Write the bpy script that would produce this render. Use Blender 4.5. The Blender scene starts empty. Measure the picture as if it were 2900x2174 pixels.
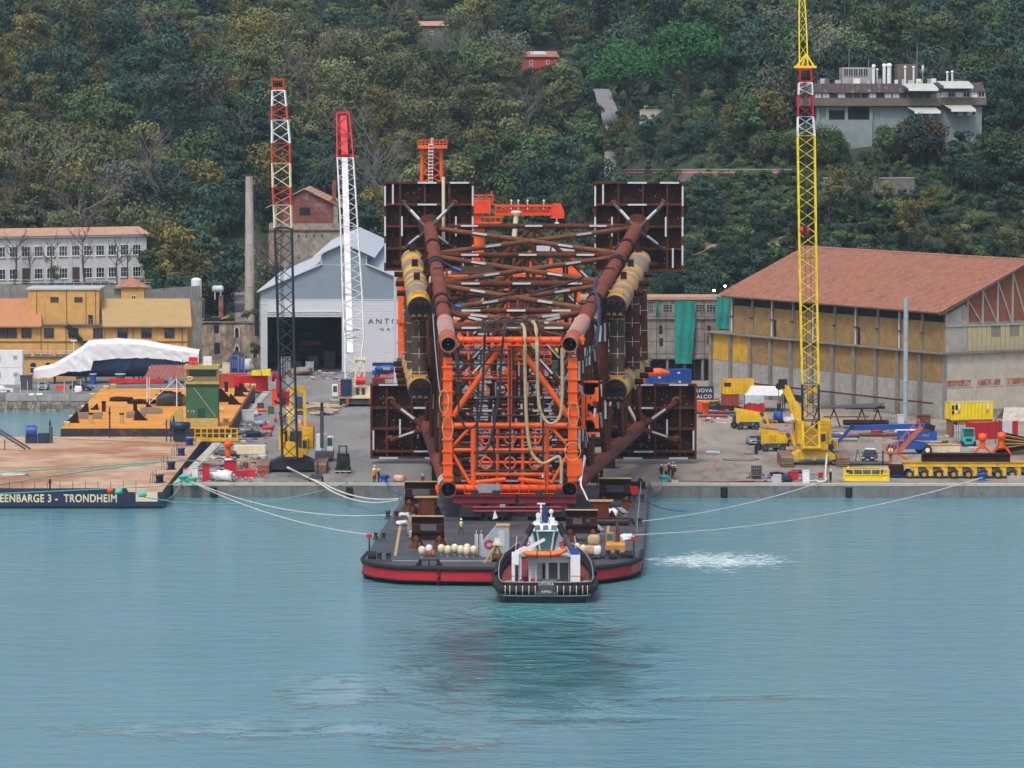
import bpy,math,random
from mathutils import Vector as V,Matrix,noise as NZ
sc=bpy.context.scene
col=sc.collection
RND=random.Random(11)
U=RND.uniform
PI=math.pi
rad=math.radians
# ---------------------------------------------------------------- camera, sky, sun, exposure
F,H=12500.0,60.8
PITCH=math.atan((1087-225)/F)
CP,SP=math.cos(PITCH),math.sin(PITCH)
cam_d=bpy.data.cameras.new('camera')
cam=bpy.data.objects.new('camera',cam_d)
col.objects.link(cam)
cam.location=(0,0,H)
cam.rotation_euler=(PI/2-PITCH,0,0)
cam_d.sensor_width=36
cam_d.lens=F/2900*36
cam_d.clip_start=1
cam_d.clip_end=20000
sc.camera=cam
w=bpy.data.worlds.new('World')
sc.world=w
w.use_nodes=True
wn=w.node_tree.nodes
wl=w.node_tree.links
wn.clear()
SUN_EL,SUN_AZ=58,200
sky=wn.new('ShaderNodeTexSky')
sky.sky_type='NISHITA'
sky.sun_disc=False
sky.sun_elevation=rad(SUN_EL)
sky.sun_rotation=rad(SUN_AZ)
sky.air_density=1.0
sky.dust_density=4.0
sky.ozone_density=1.0
hs=wn.new('ShaderNodeHueSaturation')
hs.inputs['Saturation'].default_value=0.95
bg=wn.new('ShaderNodeBackground')
bg.inputs['Strength'].default_value=0.125
wo=wn.new('ShaderNodeOutputWorld')
wl.new(sky.outputs[0],hs.inputs['Color'])
wl.new(hs.outputs[0],bg.inputs[0])
wl.new(bg.outputs[0],wo.inputs[0])
sd=bpy.data.lights.new('sun','SUN')
sd.energy=1.1
sd.angle=rad(11)
sd.color=(1,0.965,0.92)
sun=bpy.data.objects.new('sun',sd)
col.objects.link(sun)
sa=rad(SUN_AZ)
sdir=V((math.sin(sa)*math.cos(rad(SUN_EL)),math.cos(sa)*math.cos(rad(SUN_EL)),math.sin(rad(SUN_EL))))
sun.rotation_euler=sdir.to_track_quat('Z','Y').to_euler()
sun.location=(0,400,300)
vs_=sc.view_settings
sc.display_settings.display_device='sRGB'
vs_.view_transform='Standard'
vs_.look='None'
vs_.gamma=1
vs_.use_curve_mapping=False
vs_.exposure=0.62
sc.render.engine='CYCLES'
cy=sc.cycles
cy.max_bounces=6
cy.diffuse_bounces=2
cy.glossy_bounces=3
cy.transmission_bounces=2
cy.volume_bounces=0
cy.transparent_max_bounces=6
cy.use_denoising=True
cy.sample_clamp_indirect=4
cy.caustics_reflective=False
cy.caustics_refractive=False
# ---------------------------------------------------------------- from a photo measurement to metres
def ray(px,py):
 a,b=(px-1450)/F,(py-1087)/F
 return V((a,CP-b*SP,-SP-b*CP))
def A(px,py,Y):
 d=ray(px,py)
 t=Y/d.y
 return V((d.x*t,Y,H+d.z*t))
def G(px,py,z=2.0):
 d=ray(px,py)
 t=(z-H)/d.z
 return V((d.x*t,d.y*t,z))
 # ---------------------------------------------------------------- mesh building
class MB:
 def __init__(s):
  s.v,s.f,s.m,s.s,s.k=[],[],[],[],0
 def add(s,vs,fs,sm=False):
  b=len(s.v)
  s.v.extend([(p[0],p[1],p[2])for p in vs])
  for f in fs:
   s.f.append([b+i for i in f])
   s.m.append(s.k)
   s.s.append(sm)
  return s
 def bx(s,x0,x1,y0,y1,z0,z1):
  vs=[(x0,y0,z0),(x1,y0,z0),(x1,y1,z0),(x0,y1,z0),(x0,y0,z1),(x1,y0,z1),(x1,y1,z1),(x0,y1,z1)]
  return s.add(vs,[(3,2,1,0),(4,5,6,7),(0,1,5,4),(1,2,6,5),(2,3,7,6),(3,0,4,7)])
 def box(s,c,d,rz=0,rx=0,ry=0):
  m=Matrix.Translation(V(c))@Matrix.Rotation(rz,4,'Z')@Matrix.Rotation(ry,4,'Y')@Matrix.Rotation(rx,4,'X')
  vs=[m@V((x*d[0]/2,y*d[1]/2,z*d[2]/2))for z in(-1,1)for x,y in((-1,-1),(1,-1),(1,1),(-1,1))]
  return s.add(vs,[(3,2,1,0),(4,5,6,7),(0,1,5,4),(1,2,6,5),(2,3,7,6),(3,0,4,7)])
 def frame(s,p,q,up=(0,0,1)):
  p,q=V(p),V(q)
  d=(q-p).normalized()
  u=V(up)
  if abs(d.dot(u.normalized()))>0.98:
   u=V((0,1,0))if abs(d.y)<0.9 else V((1,0,0))
  x=d.cross(u).normalized()
  return p,q,x,x.cross(d).normalized()
 def beam(s,p,q,w,h=None,up=(0,0,1)):
  h=h or w
  p,q,x,y=s.frame(p,q,up)
  vs=[e+x*(a*w/2)+y*(b*h/2)for e in(p,q)for a,b in((-1,-1),(1,-1),(1,1),(-1,1))]
  return s.add(vs,[(0,1,2,3),(7,6,5,4),(1,0,4,5),(2,1,5,6),(3,2,6,7),(0,3,7,4)])
 def ibeam(s,p,q,h,w,t=0.06,up=(0,0,1)):
  p,q,x,y=s.frame(p,q,up)
  for o in(-1,1):
   s.beam(p+y*o*(h/2-t/2),q+y*o*(h/2-t/2),w,t,y)
  s.beam(p,q,t,h-2*t-0.004,y)
  return s
 def tube(s,p,q,r,r2=None,n=8,cap=True):
  r2=r if r2 is None else r2
  p,q,x,y=s.frame(p,q)
  vs=[]
  for e,rr in((p,r),(q,r2)):
   for i in range(n):
    a=2*PI*i/n
    vs.append(e+x*rr*math.cos(a)+y*rr*math.sin(a))
  s.add(vs,[(i,n+i,n+(i+1)%n,(i+1)%n)for i in range(n)],True)
  if cap:
   s.add(vs[:n],[tuple(range(n))])
   s.add(vs[n:],[tuple(range(n-1,-1,-1))])
  return s
 def path(s,pts,r,n=6,closed=False):
  pts=[V(p)for p in pts]
  L=len(pts)
  vs=[]
  for i,p in enumerate(pts):
   a=pts[i-1]if i or closed else p
   b=pts[(i+1)%L]if i<L-1 or closed else p
   d=(b-a).normalized()
   u=V((0,0,1))if abs(d.z)<0.95 else V((0,1,0))
   x=d.cross(u).normalized()
   y=x.cross(d).normalized()
   for k in range(n):
    t=2*PI*k/n
    vs.append(p+x*r*math.cos(t)+y*r*math.sin(t))
  fs=[]
  for i in range(L if closed else L-1):
   j=(i+1)%L
   for k in range(n):
    l=(k+1)%n
    fs.append((i*n+k,j*n+k,j*n+l,i*n+l))
  return s.add(vs,fs,True)
 def prism(s,poly,vec):
  n=len(poly)
  a=[V(p)for p in poly]
  vs=a+[p+V(vec)for p in a]
  return s.add(vs,[tuple(range(n-1,-1,-1)),tuple(range(n,2*n))]+[(i,(i+1)%n,n+(i+1)%n,n+i)for i in range(n)])
 def ball(s,c,r,sx=1,sy=1,sz=1,n=10,half=False):
  m=n//2
  lo=0 if half else-m//2
  rows=[]
  vs=[]
  K=m if not half else m//2
  for i in range(K+1):
   t=(0 if half else-PI/2)+(PI/2 if half else PI)*i/K
   for k in range(n):
    a=2*PI*k/n
    vs.append((c[0]+r*sx*math.cos(t)*math.cos(a),c[1]+r*sy*math.cos(t)*math.sin(a),c[2]+r*sz*math.sin(t)))
  fs=[(i*n+k,i*n+(k+1)%n,(i+1)*n+(k+1)%n,(i+1)*n+k)for i in range(K)for k in range(n)]
  return s.add(vs,fs,True)
 def ring(s,c,ax,R,r,n=16,k=6):
  c,ax=V(c),V(ax).normalized()
  u=V((0,0,1))if abs(ax.z)<0.9 else V((1,0,0))
  x=ax.cross(u).normalized()
  y=x.cross(ax)
  return s.path([c+(x*math.cos(2*PI*i/n)+y*math.sin(2*PI*i/n))*R for i in range(n)],r,k,True)
 def lathe(s,c,prof,n=12,ax=(0,0,1)):
  c,ax=V(c),V(ax).normalized()
  u=V((1,0,0))if abs(ax.x)<0.9 else V((0,1,0))
  x=ax.cross(u).normalized()
  y=ax.cross(x)
  vs=[c+ax*z+(x*math.cos(2*PI*k/n)+y*math.sin(2*PI*k/n))*r for r,z in prof for k in range(n)]
  fs=[(i*n+k,i*n+(k+1)%n,(i+1)*n+(k+1)%n,(i+1)*n+k)for i in range(len(prof)-1)for k in range(n)]
  return s.add(vs,fs,True)
 def grid(s,fn,nu,nv,sm=True):
  vs=[fn(i/nu,j/nv)for i in range(nu+1)for j in range(nv+1)]
  return s.add(vs,[(i*(nv+1)+j,(i+1)*(nv+1)+j,(i+1)*(nv+1)+j+1,i*(nv+1)+j+1)for i in range(nu)for j in range(nv)],sm)
 def corr(s,p,q,h,n=20,d=0.06,out=(0,-1,0)):
  p,q,h,o=V(p),V(q),V(h),V(out).normalized()
  vs=[]
  for i in range(2*n+1):
   c=p+(q-p)*(i/(2*n))+o*(d if(i//1)%4 in(1,2)else 0)
   vs+=[c,c+h]
  return s.add(vs,[(2*i,2*i+2,2*i+3,2*i+1)for i in range(2*n)])
 def build(s,name,mats,parent=None,label=None,cat=None,group=None,kind=None,world=False,loc=None,rz=0):
  me=bpy.data.meshes.new(name)
  me.from_pydata(s.v,[],s.f)
  for m in(mats if isinstance(mats,(list,tuple))else[mats]):
   me.materials.append(m)
  me.polygons.foreach_set('material_index',s.m)
  me.polygons.foreach_set('use_smooth',s.s)
  me.update()
  return link(name,me,parent,label,cat,group,kind,world,loc,rz)
def link(name,data,parent=None,label=None,cat=None,group=None,kind=None,world=False,loc=None,rz=0):
 o=bpy.data.objects.new(name,data)
 col.objects.link(o)
 if loc is not None:
  o.location=loc
 o.rotation_euler[2]=rz
 if parent:
  o.parent=parent
  if world:
   r=parent
   off=V((0,0,0))
   while r:
    if r.type=='EMPTY':
     off+=r.location
    r=r.parent
   if parent.type=='EMPTY':
    o.matrix_parent_inverse=Matrix.Translation(-off)
 if label:o['label']=label
 if cat:o['category']=cat
 if group:o['group']=group
 if kind:o['kind']=kind
 return o
def thing(name,label,cat,loc=(0,0,0),rz=0,group=None,scale=None):
 o=link(name,None,None,label,cat,group,None,False,loc,rz)
 o.empty_display_size=0.5
 if scale:o.scale=(scale,)*3
 return o
def copy_tree(o,parent=None,loc=None,rz=None,label=None,group=None):
 c=o.copy()
 col.objects.link(c)
 if parent:c.parent=parent
 if loc is not None:c.location=loc
 if rz is not None:c.rotation_euler[2]=rz
 if label:c['label']=label
 if group:c['group']=group
 for ch in list(o.children):
  copy_tree(ch,c)
 return c
def txt(s,size,loc,m,parent=None,rot=(PI/2,0,0),name='lettering',ext=0.01,world=False,sx=1,space=1,align='CENTER',bold=0):
 cu=bpy.data.curves.new(name,'FONT')
 cu.body=s
 cu.size=size
 cu.extrude=ext
 cu.align_x=align
 cu.align_y='CENTER'
 cu.space_character=space
 cu.offset=bold
 cu.materials.append(m)
 tmp=bpy.data.objects.new(name,cu)
 me=bpy.data.meshes.new_from_object(tmp)
 bpy.data.objects.remove(tmp)
 if not me.materials:me.materials.append(m)
 o=link(name,me,parent,world=world,loc=loc)
 o.rotation_euler=rot
 o.scale=(sx,1,1)
 return o
 # ---------------------------------------------------------------- materials
def mat(name,c,rough=0.6,metal=0.0,var=0.18,sc_=0.6,rust=0.0,rc=(0.13,0.045,0.02),streak=0.0,bump=0.0,bsc=3.0,spec=0.4,rsc=0.35,emit=0):
 m=bpy.data.materials.new(name)
 m.use_nodes=True
 nt=m.node_tree
 N,L=nt.nodes,nt.links
 b=N['Principled BSDF']
 b.inputs['Roughness'].default_value=rough
 b.inputs['Metallic'].default_value=metal
 b.inputs['Specular IOR Level'].default_value=spec
 tc=N.new('ShaderNodeTexCoord')
 oi=N.new('ShaderNodeObjectInfo')
 ad=N.new('ShaderNodeVectorMath')
 ad.operation='MULTIPLY_ADD'
 ad.inputs[1].default_value=(1,1,1)
 mu=N.new('ShaderNodeMath')
 mu.operation='MULTIPLY'
 mu.inputs[1].default_value=57.0
 L.new(oi.outputs['Random'],mu.inputs[0])
 L.new(tc.outputs['Object'],ad.inputs[0])
 L.new(mu.outputs[0],ad.inputs[2])
 P=ad.outputs[0]
 n1=N.new('ShaderNodeTexNoise')
 n1.inputs['Scale'].default_value=sc_
 n1.inputs['Detail'].default_value=5
 n1.inputs['Roughness'].default_value=0.65
 L.new(P,n1.inputs['Vector'])
 r=N.new('ShaderNodeValToRGB')
 r.color_ramp.elements[0].position=0.3
 r.color_ramp.elements[1].position=0.7
 r.color_ramp.elements[0].color=(*[max(0,x*(1-var))for x in c],1)
 r.color_ramp.elements[1].color=(*[min(1,x*(1+var))for x in c],1)
 L.new(n1.outputs['Fac'],r.inputs[0])
 out=r.outputs[0]
 def mixin(out,amt,colr,scale,stretch):
  mp=N.new('ShaderNodeMapping')
  mp.inputs['Scale'].default_value=stretch
  L.new(P,mp.inputs['Vector'])
  n2=N.new('ShaderNodeTexNoise')
  n2.inputs['Scale'].default_value=scale
  n2.inputs['Detail'].default_value=6
  n2.inputs['Roughness'].default_value=0.7
  L.new(mp.outputs[0],n2.inputs['Vector'])
  r2=N.new('ShaderNodeValToRGB')
  p=0.5+0.22-0.36*amt
  r2.color_ramp.elements[0].position=max(0,p-0.06)
  r2.color_ramp.elements[1].position=min(1,p+0.1)
  L.new(n2.outputs['Fac'],r2.inputs[0])
  mx=N.new('ShaderNodeMix')
  mx.data_type='RGBA'
  L.new(r2.outputs[0],mx.inputs[0])
  L.new(out,mx.inputs[6])
  mx.inputs[7].default_value=(*colr,1)
  return mx.outputs[2]
 if rust:out=mixin(out,rust,rc,rsc,(1,1,1))
 if streak:out=mixin(out,streak,rc,1.3,(1,1,0.12))
 L.new(out,b.inputs['Base Color'])
 if bump:
  nb=N.new('ShaderNodeTexNoise')
  nb.inputs['Scale'].default_value=bsc
  nb.inputs['Detail'].default_value=4
  L.new(P,nb.inputs['Vector'])
  bp=N.new('ShaderNodeBump')
  bp.inputs['Strength'].default_value=1
  bp.inputs['Distance'].default_value=bump
  L.new(nb.outputs['Fac'],bp.inputs['Height'])
  L.new(bp.outputs[0],b.inputs['Normal'])
 if emit:
  b.inputs['Emission Color'].default_value=(*c,1)
  b.inputs['Emission Strength'].default_value=emit
 return m
RUST=mat('rusty_steel',(0.10,0.030,0.012),0.85,spec=0.15,var=0.35,rust=0.35,rc=(0.05,0.018,0.012),bump=0.01)
RUSTD=mat('dark_rusty_steel',(0.030,0.011,0.0075),0.85,spec=0.15,var=0.4,rust=0.35,rc=(0.055,0.02,0.009))
RUSTL=mat('primed_leg_steel',(0.175,0.050,0.029),0.8,spec=0.2,var=0.22,rust=0.25,rc=(0.10,0.033,0.02),sc_=0.4)
PINK=mat('pink_primer',(0.38,0.125,0.08),0.8,var=0.25,spec=0.2)
RUSTO=mat('orange_rust_steel',(0.155,0.056,0.02),0.85,var=0.35,rust=0.4,rc=(0.07,0.025,0.013))
ORG=mat('orange_paint',(0.80,0.105,0.008),0.45,var=0.12,streak=0.08,rc=(0.5,0.07,0.01))
ORGD=mat('red_orange_paint',(0.72,0.06,0.012),0.5,var=0.15)
ANODE=mat('grey_zinc_anode',(0.55,0.56,0.57),0.6,var=0.08)
DARK=mat('black_paint',(0.016,0.019,0.021),0.5,var=0.3)
NAVY=mat('black_rubber_and_opening_shade',(0.011,0.013,0.015),0.8,var=0.3)  # rubber black, also painted into openings as the shade inside them
HOSE=mat('black_hose',(0.018,0.022,0.03),0.55,var=0.3)
BLUE=mat('blue_paint',(0.012,0.07,0.32),0.45,var=0.2)
DBLUE=mat('navy_hull_paint',(0.013,0.03,0.075),0.45,var=0.25,rust=0.18,rc=(0.07,0.035,0.02),streak=0.15)
WHITE=mat('white_paint',(0.72,0.73,0.73),0.45,var=0.07,streak=0.12,rc=(0.48,0.42,0.36))
CREAM=mat('cream_paint',(0.72,0.62,0.42),0.55,var=0.12,streak=0.2,rc=(0.4,0.2,0.08))
WFAB=mat('white_tarp',(0.72,0.72,0.74),0.7,var=0.07,bump=0.05,bsc=1.2)
YEL=mat('yellow_paint',(0.70,0.42,0.012),0.5,var=0.2,streak=0.3,rc=(0.26,0.13,0.02),rust=0.15)
YELB=mat('bright_yellow_paint',(0.80,0.60,0.012),0.45,var=0.12,streak=0.1,rc=(0.4,0.26,0.02))
OCHRE=mat('ochre_coated_steel',(0.46,0.25,0.035),0.6,var=0.2)
TANK_Y=mat('yellow_tank_paint',(0.62,0.34,0.02),0.55,var=0.2,streak=0.1)
TANK_G=mat('grey_tank_coat',(0.23,0.185,0.14),0.6,var=0.2)
TANK_B=mat('tan_tank_coat',(0.46,0.245,0.065),0.65,var=0.2)
COLB=mat('brown_column_coat',(0.07,0.04,0.017),0.7,var=0.3)
RED=mat('red_paint',(0.46,0.012,0.022),0.45,var=0.15,streak=0.08,rc=(0.2,0.02,0.02))
REDB=mat('bright_red_paint',(0.62,0.015,0.02),0.45,var=0.15)
MAROON=mat('maroon_paint',(0.16,0.012,0.022),0.5,var=0.2)
GREEN=mat('green_paint',(0.035,0.12,0.065),0.6,var=0.25,streak=0.25,rc=(0.08,0.09,0.04))
TEAL=mat('teal_net',(0.01,0.21,0.17),0.8,var=0.25,sc_=1.5)
TURQ=mat('turquoise_paint',(0.03,0.40,0.36),0.5,var=0.1)
ROPEG=mat('green_rope',(0.12,0.45,0.36),0.8,var=0.15)
ROPEW=mat('white_rope',(0.62,0.60,0.54),0.8,var=0.12)
ROPEB=mat('beige_rope',(0.42,0.32,0.19),0.85,var=0.2,sc_=2)
GREY=mat('grey_steel',(0.27,0.29,0.31),0.5,var=0.15)
LGREY=mat('light_grey_paint',(0.48,0.50,0.52),0.5,var=0.1)
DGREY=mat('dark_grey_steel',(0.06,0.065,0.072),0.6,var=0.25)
BGREY=mat('blue_grey_paint',(0.30,0.37,0.42),0.55,var=0.12,streak=0.2,rc=(0.22,0.13,0.08))
GLASS=mat('dark_glass',(0.015,0.03,0.04),0.08,var=0.2,spec=0.8)
TGLASS=mat('teal_glass',(0.02,0.10,0.10),0.08,var=0.3,spec=0.8)
TYRE=mat('tyre_rubber',(0.018,0.019,0.021),0.85,var=0.2)
CONC=mat('concrete',(0.33,0.32,0.29),0.85,var=0.2,streak=0.3,rc=(0.2,0.19,0.17),bump=0.02)
CONCD=mat('stained_concrete',(0.22,0.21,0.19),0.9,var=0.3,streak=0.4,rc=(0.11,0.105,0.1),bump=0.02)
QWALL=mat('quay_wall_concrete',(0.16,0.165,0.165),0.85,var=0.25,streak=0.35,rc=(0.09,0.10,0.11),rust=0.2,bump=0.03)
KERB=mat('quay_kerb_concrete',(0.44,0.41,0.35),0.85,var=0.15,rust=0.15,rc=(0.3,0.26,0.2))
STONE=mat('stone',(0.27,0.24,0.19),0.9,var=0.45,sc_=0.9,bump=0.04)
STONED=mat('dark_stone',(0.15,0.14,0.12),0.9,var=0.4,sc_=0.9,bump=0.04)
BRICK=mat('old_red_brick',(0.19,0.065,0.045),0.9,var=0.35,rust=0.35,rc=(0.24,0.2,0.18),sc_=0.8)
OCW=mat('ochre_wall',(0.58,0.33,0.10),0.85,var=0.14,streak=0.3,rc=(0.40,0.23,0.085))
TILE=mat('terracotta_tile',(0.35,0.155,0.098),0.85,var=0.28,sc_=1.2,rust=0.35,rc=(0.20,0.11,0.08),streak=0.2)
TILEP=mat('pale_terracotta_tile',(0.44,0.25,0.16),0.85,var=0.18,rust=0.25,rc=(0.33,0.2,0.14))
SHEETO=mat('orange_roof_sheet',(0.46,0.21,0.095),0.6,var=0.1,streak=0.1)
SHEETT=mat('tan_roof_sheet',(0.40,0.28,0.12),0.6,var=0.1)
WHW=mat('white_render',(0.60,0.60,0.58),0.8,var=0.1,streak=0.3,rc=(0.4,0.38,0.34))
HANG=mat('white_sheet_cladding',(0.55,0.57,0.60),0.55,var=0.04)
HANGB=mat('blue_grey_cladding',(0.20,0.26,0.31),0.5,var=0.05)
HROOF=mat('pale_metal_roof',(0.50,0.54,0.58),0.5,var=0.05)
YCLAD=mat('mustard_cladding',(0.30,0.19,0.072),0.85,var=0.32,streak=0.3,rc=(0.23,0.15,0.06))
PILAS=mat('pilaster_concrete',(0.21,0.19,0.16),0.9,var=0.25,streak=0.3,rc=(0.15,0.13,0.11))
BEIGEW=mat('beige_render',(0.44,0.40,0.33),0.85,var=0.14,streak=0.2,rc=(0.33,0.3,0.25))
SLABC=mat('grey_green_render',(0.21,0.26,0.265),0.8,var=0.15,streak=0.2,rc=(0.14,0.17,0.17))
BRNC=mat('brown_concrete',(0.14,0.115,0.09),0.85,var=0.15)
ZINC=mat('weathered_roof_panel',(0.05,0.035,0.036),0.7,var=0.25,streak=0.3,rc=(0.22,0.22,0.24))
BARK=mat('bark',(0.075,0.06,0.05),0.95,var=0.3)
BARKG=mat('grey_bark',(0.17,0.15,0.14),0.95,var=0.3)
ORGB=mat('rusty_orange_deck',(0.62,0.255,0.03),0.85,var=0.22,rust=0.4,rc=(0.55,0.30,0.09),sc_=0.15,rsc=0.1,streak=0.15)
DECKR=mat('rust_stained_deck',(0.46,0.31,0.20),0.85,var=0.3,rust=0.55,rc=(0.31,0.12,0.045),sc_=0.3,rsc=0.045)
DECKG=mat('grey_barge_deck',(0.056,0.062,0.073),0.6,var=0.45,rust=0.3,rc=(0.14,0.112,0.09),sc_=0.25,rsc=0.18)
OLIVE=mat('olive_yellow_paint',(0.42,0.33,0.11),0.6,var=0.15,streak=0.2,rc=(0.25,0.17,0.06))
WOOD=mat('weathered_wood',(0.24,0.20,0.16),0.9,var=0.25)
WOODY=mat('pale_wood',(0.42,0.27,0.12),0.85,var=0.2)
SKIN=mat('skin',(0.42,0.24,0.17),0.6,var=0.1)
NAVYC=mat('navy_cloth',(0.018,0.026,0.05),0.9,var=0.2)
BLKC=mat('black_cloth',(0.014,0.015,0.018),0.9,var=0.2)
HIVY=mat('hi_vis_yellow',(0.55,0.80,0.03),0.7,var=0.1)
HIVO=mat('hi_vis_orange',(0.85,0.16,0.015),0.7,var=0.1)
REDC=mat('red_cloth',(0.35,0.02,0.035),0.9,var=0.15)
LAMP=mat('lit_floodlight',(1.0,0.83,0.62),0.5,var=0,emit=14)
EARTH=mat('bare_earth',(0.26,0.19,0.14),0.95,var=0.35,bump=0.1)
SILV=mat('silver_car_paint',(0.30,0.34,0.39),0.3,metal=0.4,var=0.05)
DCAR=mat('dark_car_paint',(0.03,0.04,0.055),0.25,metal=0.3,var=0.05)
PINKW=mat('pink_red_render',(0.50,0.07,0.07),0.85,var=0.12)
# ================================================================ the setting: water, quay, hills
def water_mat():
 m=bpy.data.materials.new('harbour_water')
 m.use_nodes=True
 nt=m.node_tree
 N,L=nt.nodes,nt.links
 b=N['Principled BSDF']
 b.inputs['IOR'].default_value=1.33
 b.inputs['Roughness'].default_value=0.06
 b.inputs['Specular IOR Level'].default_value=0.5
 tc=N.new('ShaderNodeTexCoord')
 P=tc.outputs['Object']
 def math_(op,a,c=None,clamp=False):
  n=N.new('ShaderNodeMath')
  n.operation=op
  n.use_clamp=clamp
  for i,x in enumerate((a,c)):
   if x is None:continue
   if isinstance(x,(int,float)):n.inputs[i].default_value=x
   else:L.new(x,n.inputs[i])
  return n.outputs[0]
 def noise(scale,stretch=(1,1,1),det=4,rough=0.6,dist=0,off=(0,0,0)):
  mp=N.new('ShaderNodeMapping')
  mp.inputs['Scale'].default_value=stretch
  mp.inputs['Location'].default_value=off
  L.new(P,mp.inputs['Vector'])
  n=N.new('ShaderNodeTexNoise')
  n.inputs['Scale'].default_value=scale
  n.inputs['Detail'].default_value=det
  n.inputs['Roughness'].default_value=rough
  n.inputs['Distortion'].default_value=dist
  L.new(mp.outputs[0],n.inputs['Vector'])
  return n.outputs['Fac']
 def ramp(x,a,c):
  n=N.new('ShaderNodeMapRange')
  n.interpolation_type='SMOOTHSTEP'
  n.inputs[1].default_value=a
  n.inputs[2].default_value=c
  L.new(x,n.inputs[0])
  return n.outputs[0]
 def blob(cx,cy,rx,ry,wob=0.5,edge=0.75):
  mp=N.new('ShaderNodeMapping')
  mp.vector_type='POINT'
  mp.inputs['Scale'].default_value=(1/rx,1/ry,0)
  mp.inputs['Location'].default_value=(-cx/rx,-cy/ry,0)
  L.new(P,mp.inputs['Vector'])
  ln=N.new('ShaderNodeVectorMath')
  ln.operation='LENGTH'
  L.new(mp.outputs[0],ln.inputs[0])
  d=math_('ADD',ln.outputs['Value'],math_('MULTIPLY',math_('SUBTRACT',noise(0.16,(1,0.6,1),4,0.7,0.4),0.5),wob*2.4))
  return math_('SUBTRACT',1.0,ramp(d,1-edge,1.15))
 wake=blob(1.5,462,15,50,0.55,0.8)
 slick=blob(-17.5,437,7,14,0.6,0.35)
 s2=blob(-24,411,20,6,1.0,0.4)
 s3=blob(-6,403,9,5,0.9,0.5)
 s4=blob(22,432,14,3.0,0.9,0.5)
 s5=blob(6,418,12,3.0,0.9,0.5)
 sl=math_('ADD',math_('ADD',slick,s2),math_('ADD',s3,math_('ADD',s4,s5)),True)
 jet=blob(26,556,11.5,15,0.7,0.85)
 root=blob(17.7,558,2.2,6,0.3,0.8)
 sl=math_('MULTIPLY',sl,ramp(noise(0.28,(0.45,1.6,1),6,0.7,1.2,(3,1,0)),0.33,0.47))
 # ripples
 r1=noise(1.1,(0.55,1,1),5,0.62)
 r2=noise(0.33,(0.5,1,1),3,0.55,0.3)
 wv=noise(0.30,(0.42,1.0,1),4,0.62,0.9)
 gust=ramp(noise(0.020,(0.6,1,1),3,0.5),0.33,0.68)
 h=math_('ADD',math_('MULTIPLY',r1,0.17),math_('MULTIPLY',r2,0.34))
 amp=math_('ADD',math_('MULTIPLY',gust,0.6),0.85)
 amp=math_('MULTIPLY',amp,math_('SUBTRACT',1.0,math_('MULTIPLY',sl,0.82)))
 h=math_('MULTIPLY',h,amp)
 h=math_('ADD',h,math_('MULTIPLY',math_('MULTIPLY',wv,wake),2.3))
 bp=N.new('ShaderNodeBump')
 bp.inputs['Strength'].default_value=1.0
 bp.inputs['Distance'].default_value=1.0
 L.new(h,bp.inputs['Height'])
 L.new(bp.outputs[0],b.inputs['Normal'])
 # body colour: green-blue water, dark reflections painted into the wake, paler by the propellers
 def mix(f,a,c):
  n=N.new('ShaderNodeMix')
  n.data_type='RGBA'
  L.new(f,n.inputs[0])
  for i,x in((6,a),(7,c)):
   if isinstance(x,tuple):n.inputs[i].default_value=(*x,1)
   else:L.new(x,n.inputs[i])
  return n.outputs[2]
 c=mix(noise(0.05,det=3),(0.098,0.238,0.268),(0.112,0.254,0.284))
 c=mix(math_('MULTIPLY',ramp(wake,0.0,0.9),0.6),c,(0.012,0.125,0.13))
 c=mix(math_('MULTIPLY',wake,ramp(noise(0.22,(0.5,1,1),5,0.65,0.8),0.42,0.66)),c,(0.004,0.085,0.09))  # wake patches darkened to stand for broken reflections of jacket and hill
 near=blob(1.5,502,9,11,0.5,0.9)
 c=mix(math_('MULTIPLY',near,0.6),c,(0.04,0.29,0.27))
 fo=ramp(noise(0.75,(0.55,1,1),8,0.72,1.2),0.56,0.70)
 thin=ramp(noise(0.5,(0.35,1.2,1),7,0.68,1.6,(7,3,0)),0.60,0.70)
 f1=math_('MULTIPLY',ramp(jet,0.0,0.55),ramp(math_('ADD',noise(1.7,(0.45,1,1),9,0.8,1.0),math_('MULTIPLY',jet,0.13)),0.57,0.68))
 f2=math_('MULTIPLY',math_('MULTIPLY',wake,thin),0.30)
 f3=math_('MULTIPLY',math_('MULTIPLY',near,fo),0.5)
 foam=math_('MAXIMUM',f1,math_('MAXIMUM',f2,f3),True)
 c=mix(foam,c,(0.72,0.78,0.78))
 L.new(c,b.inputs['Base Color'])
 rg_=math_('SUBTRACT',0.17,math_('MULTIPLY',math_('MAXIMUM',wake,math_('MULTIPLY',sl,0.8)),0.11))
 L.new(math_('ADD',math_('MULTIPLY',foam,0.6),rg_),b.inputs['Roughness'])
 return m
m=MB()
m.grid(lambda u,v:V((-900+1800*u,-250+1150*v,0)),8,8,False)
m.build('water',water_mat(),kind='structure')
GROUND=bpy.data.materials.new('yard_ground')
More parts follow.
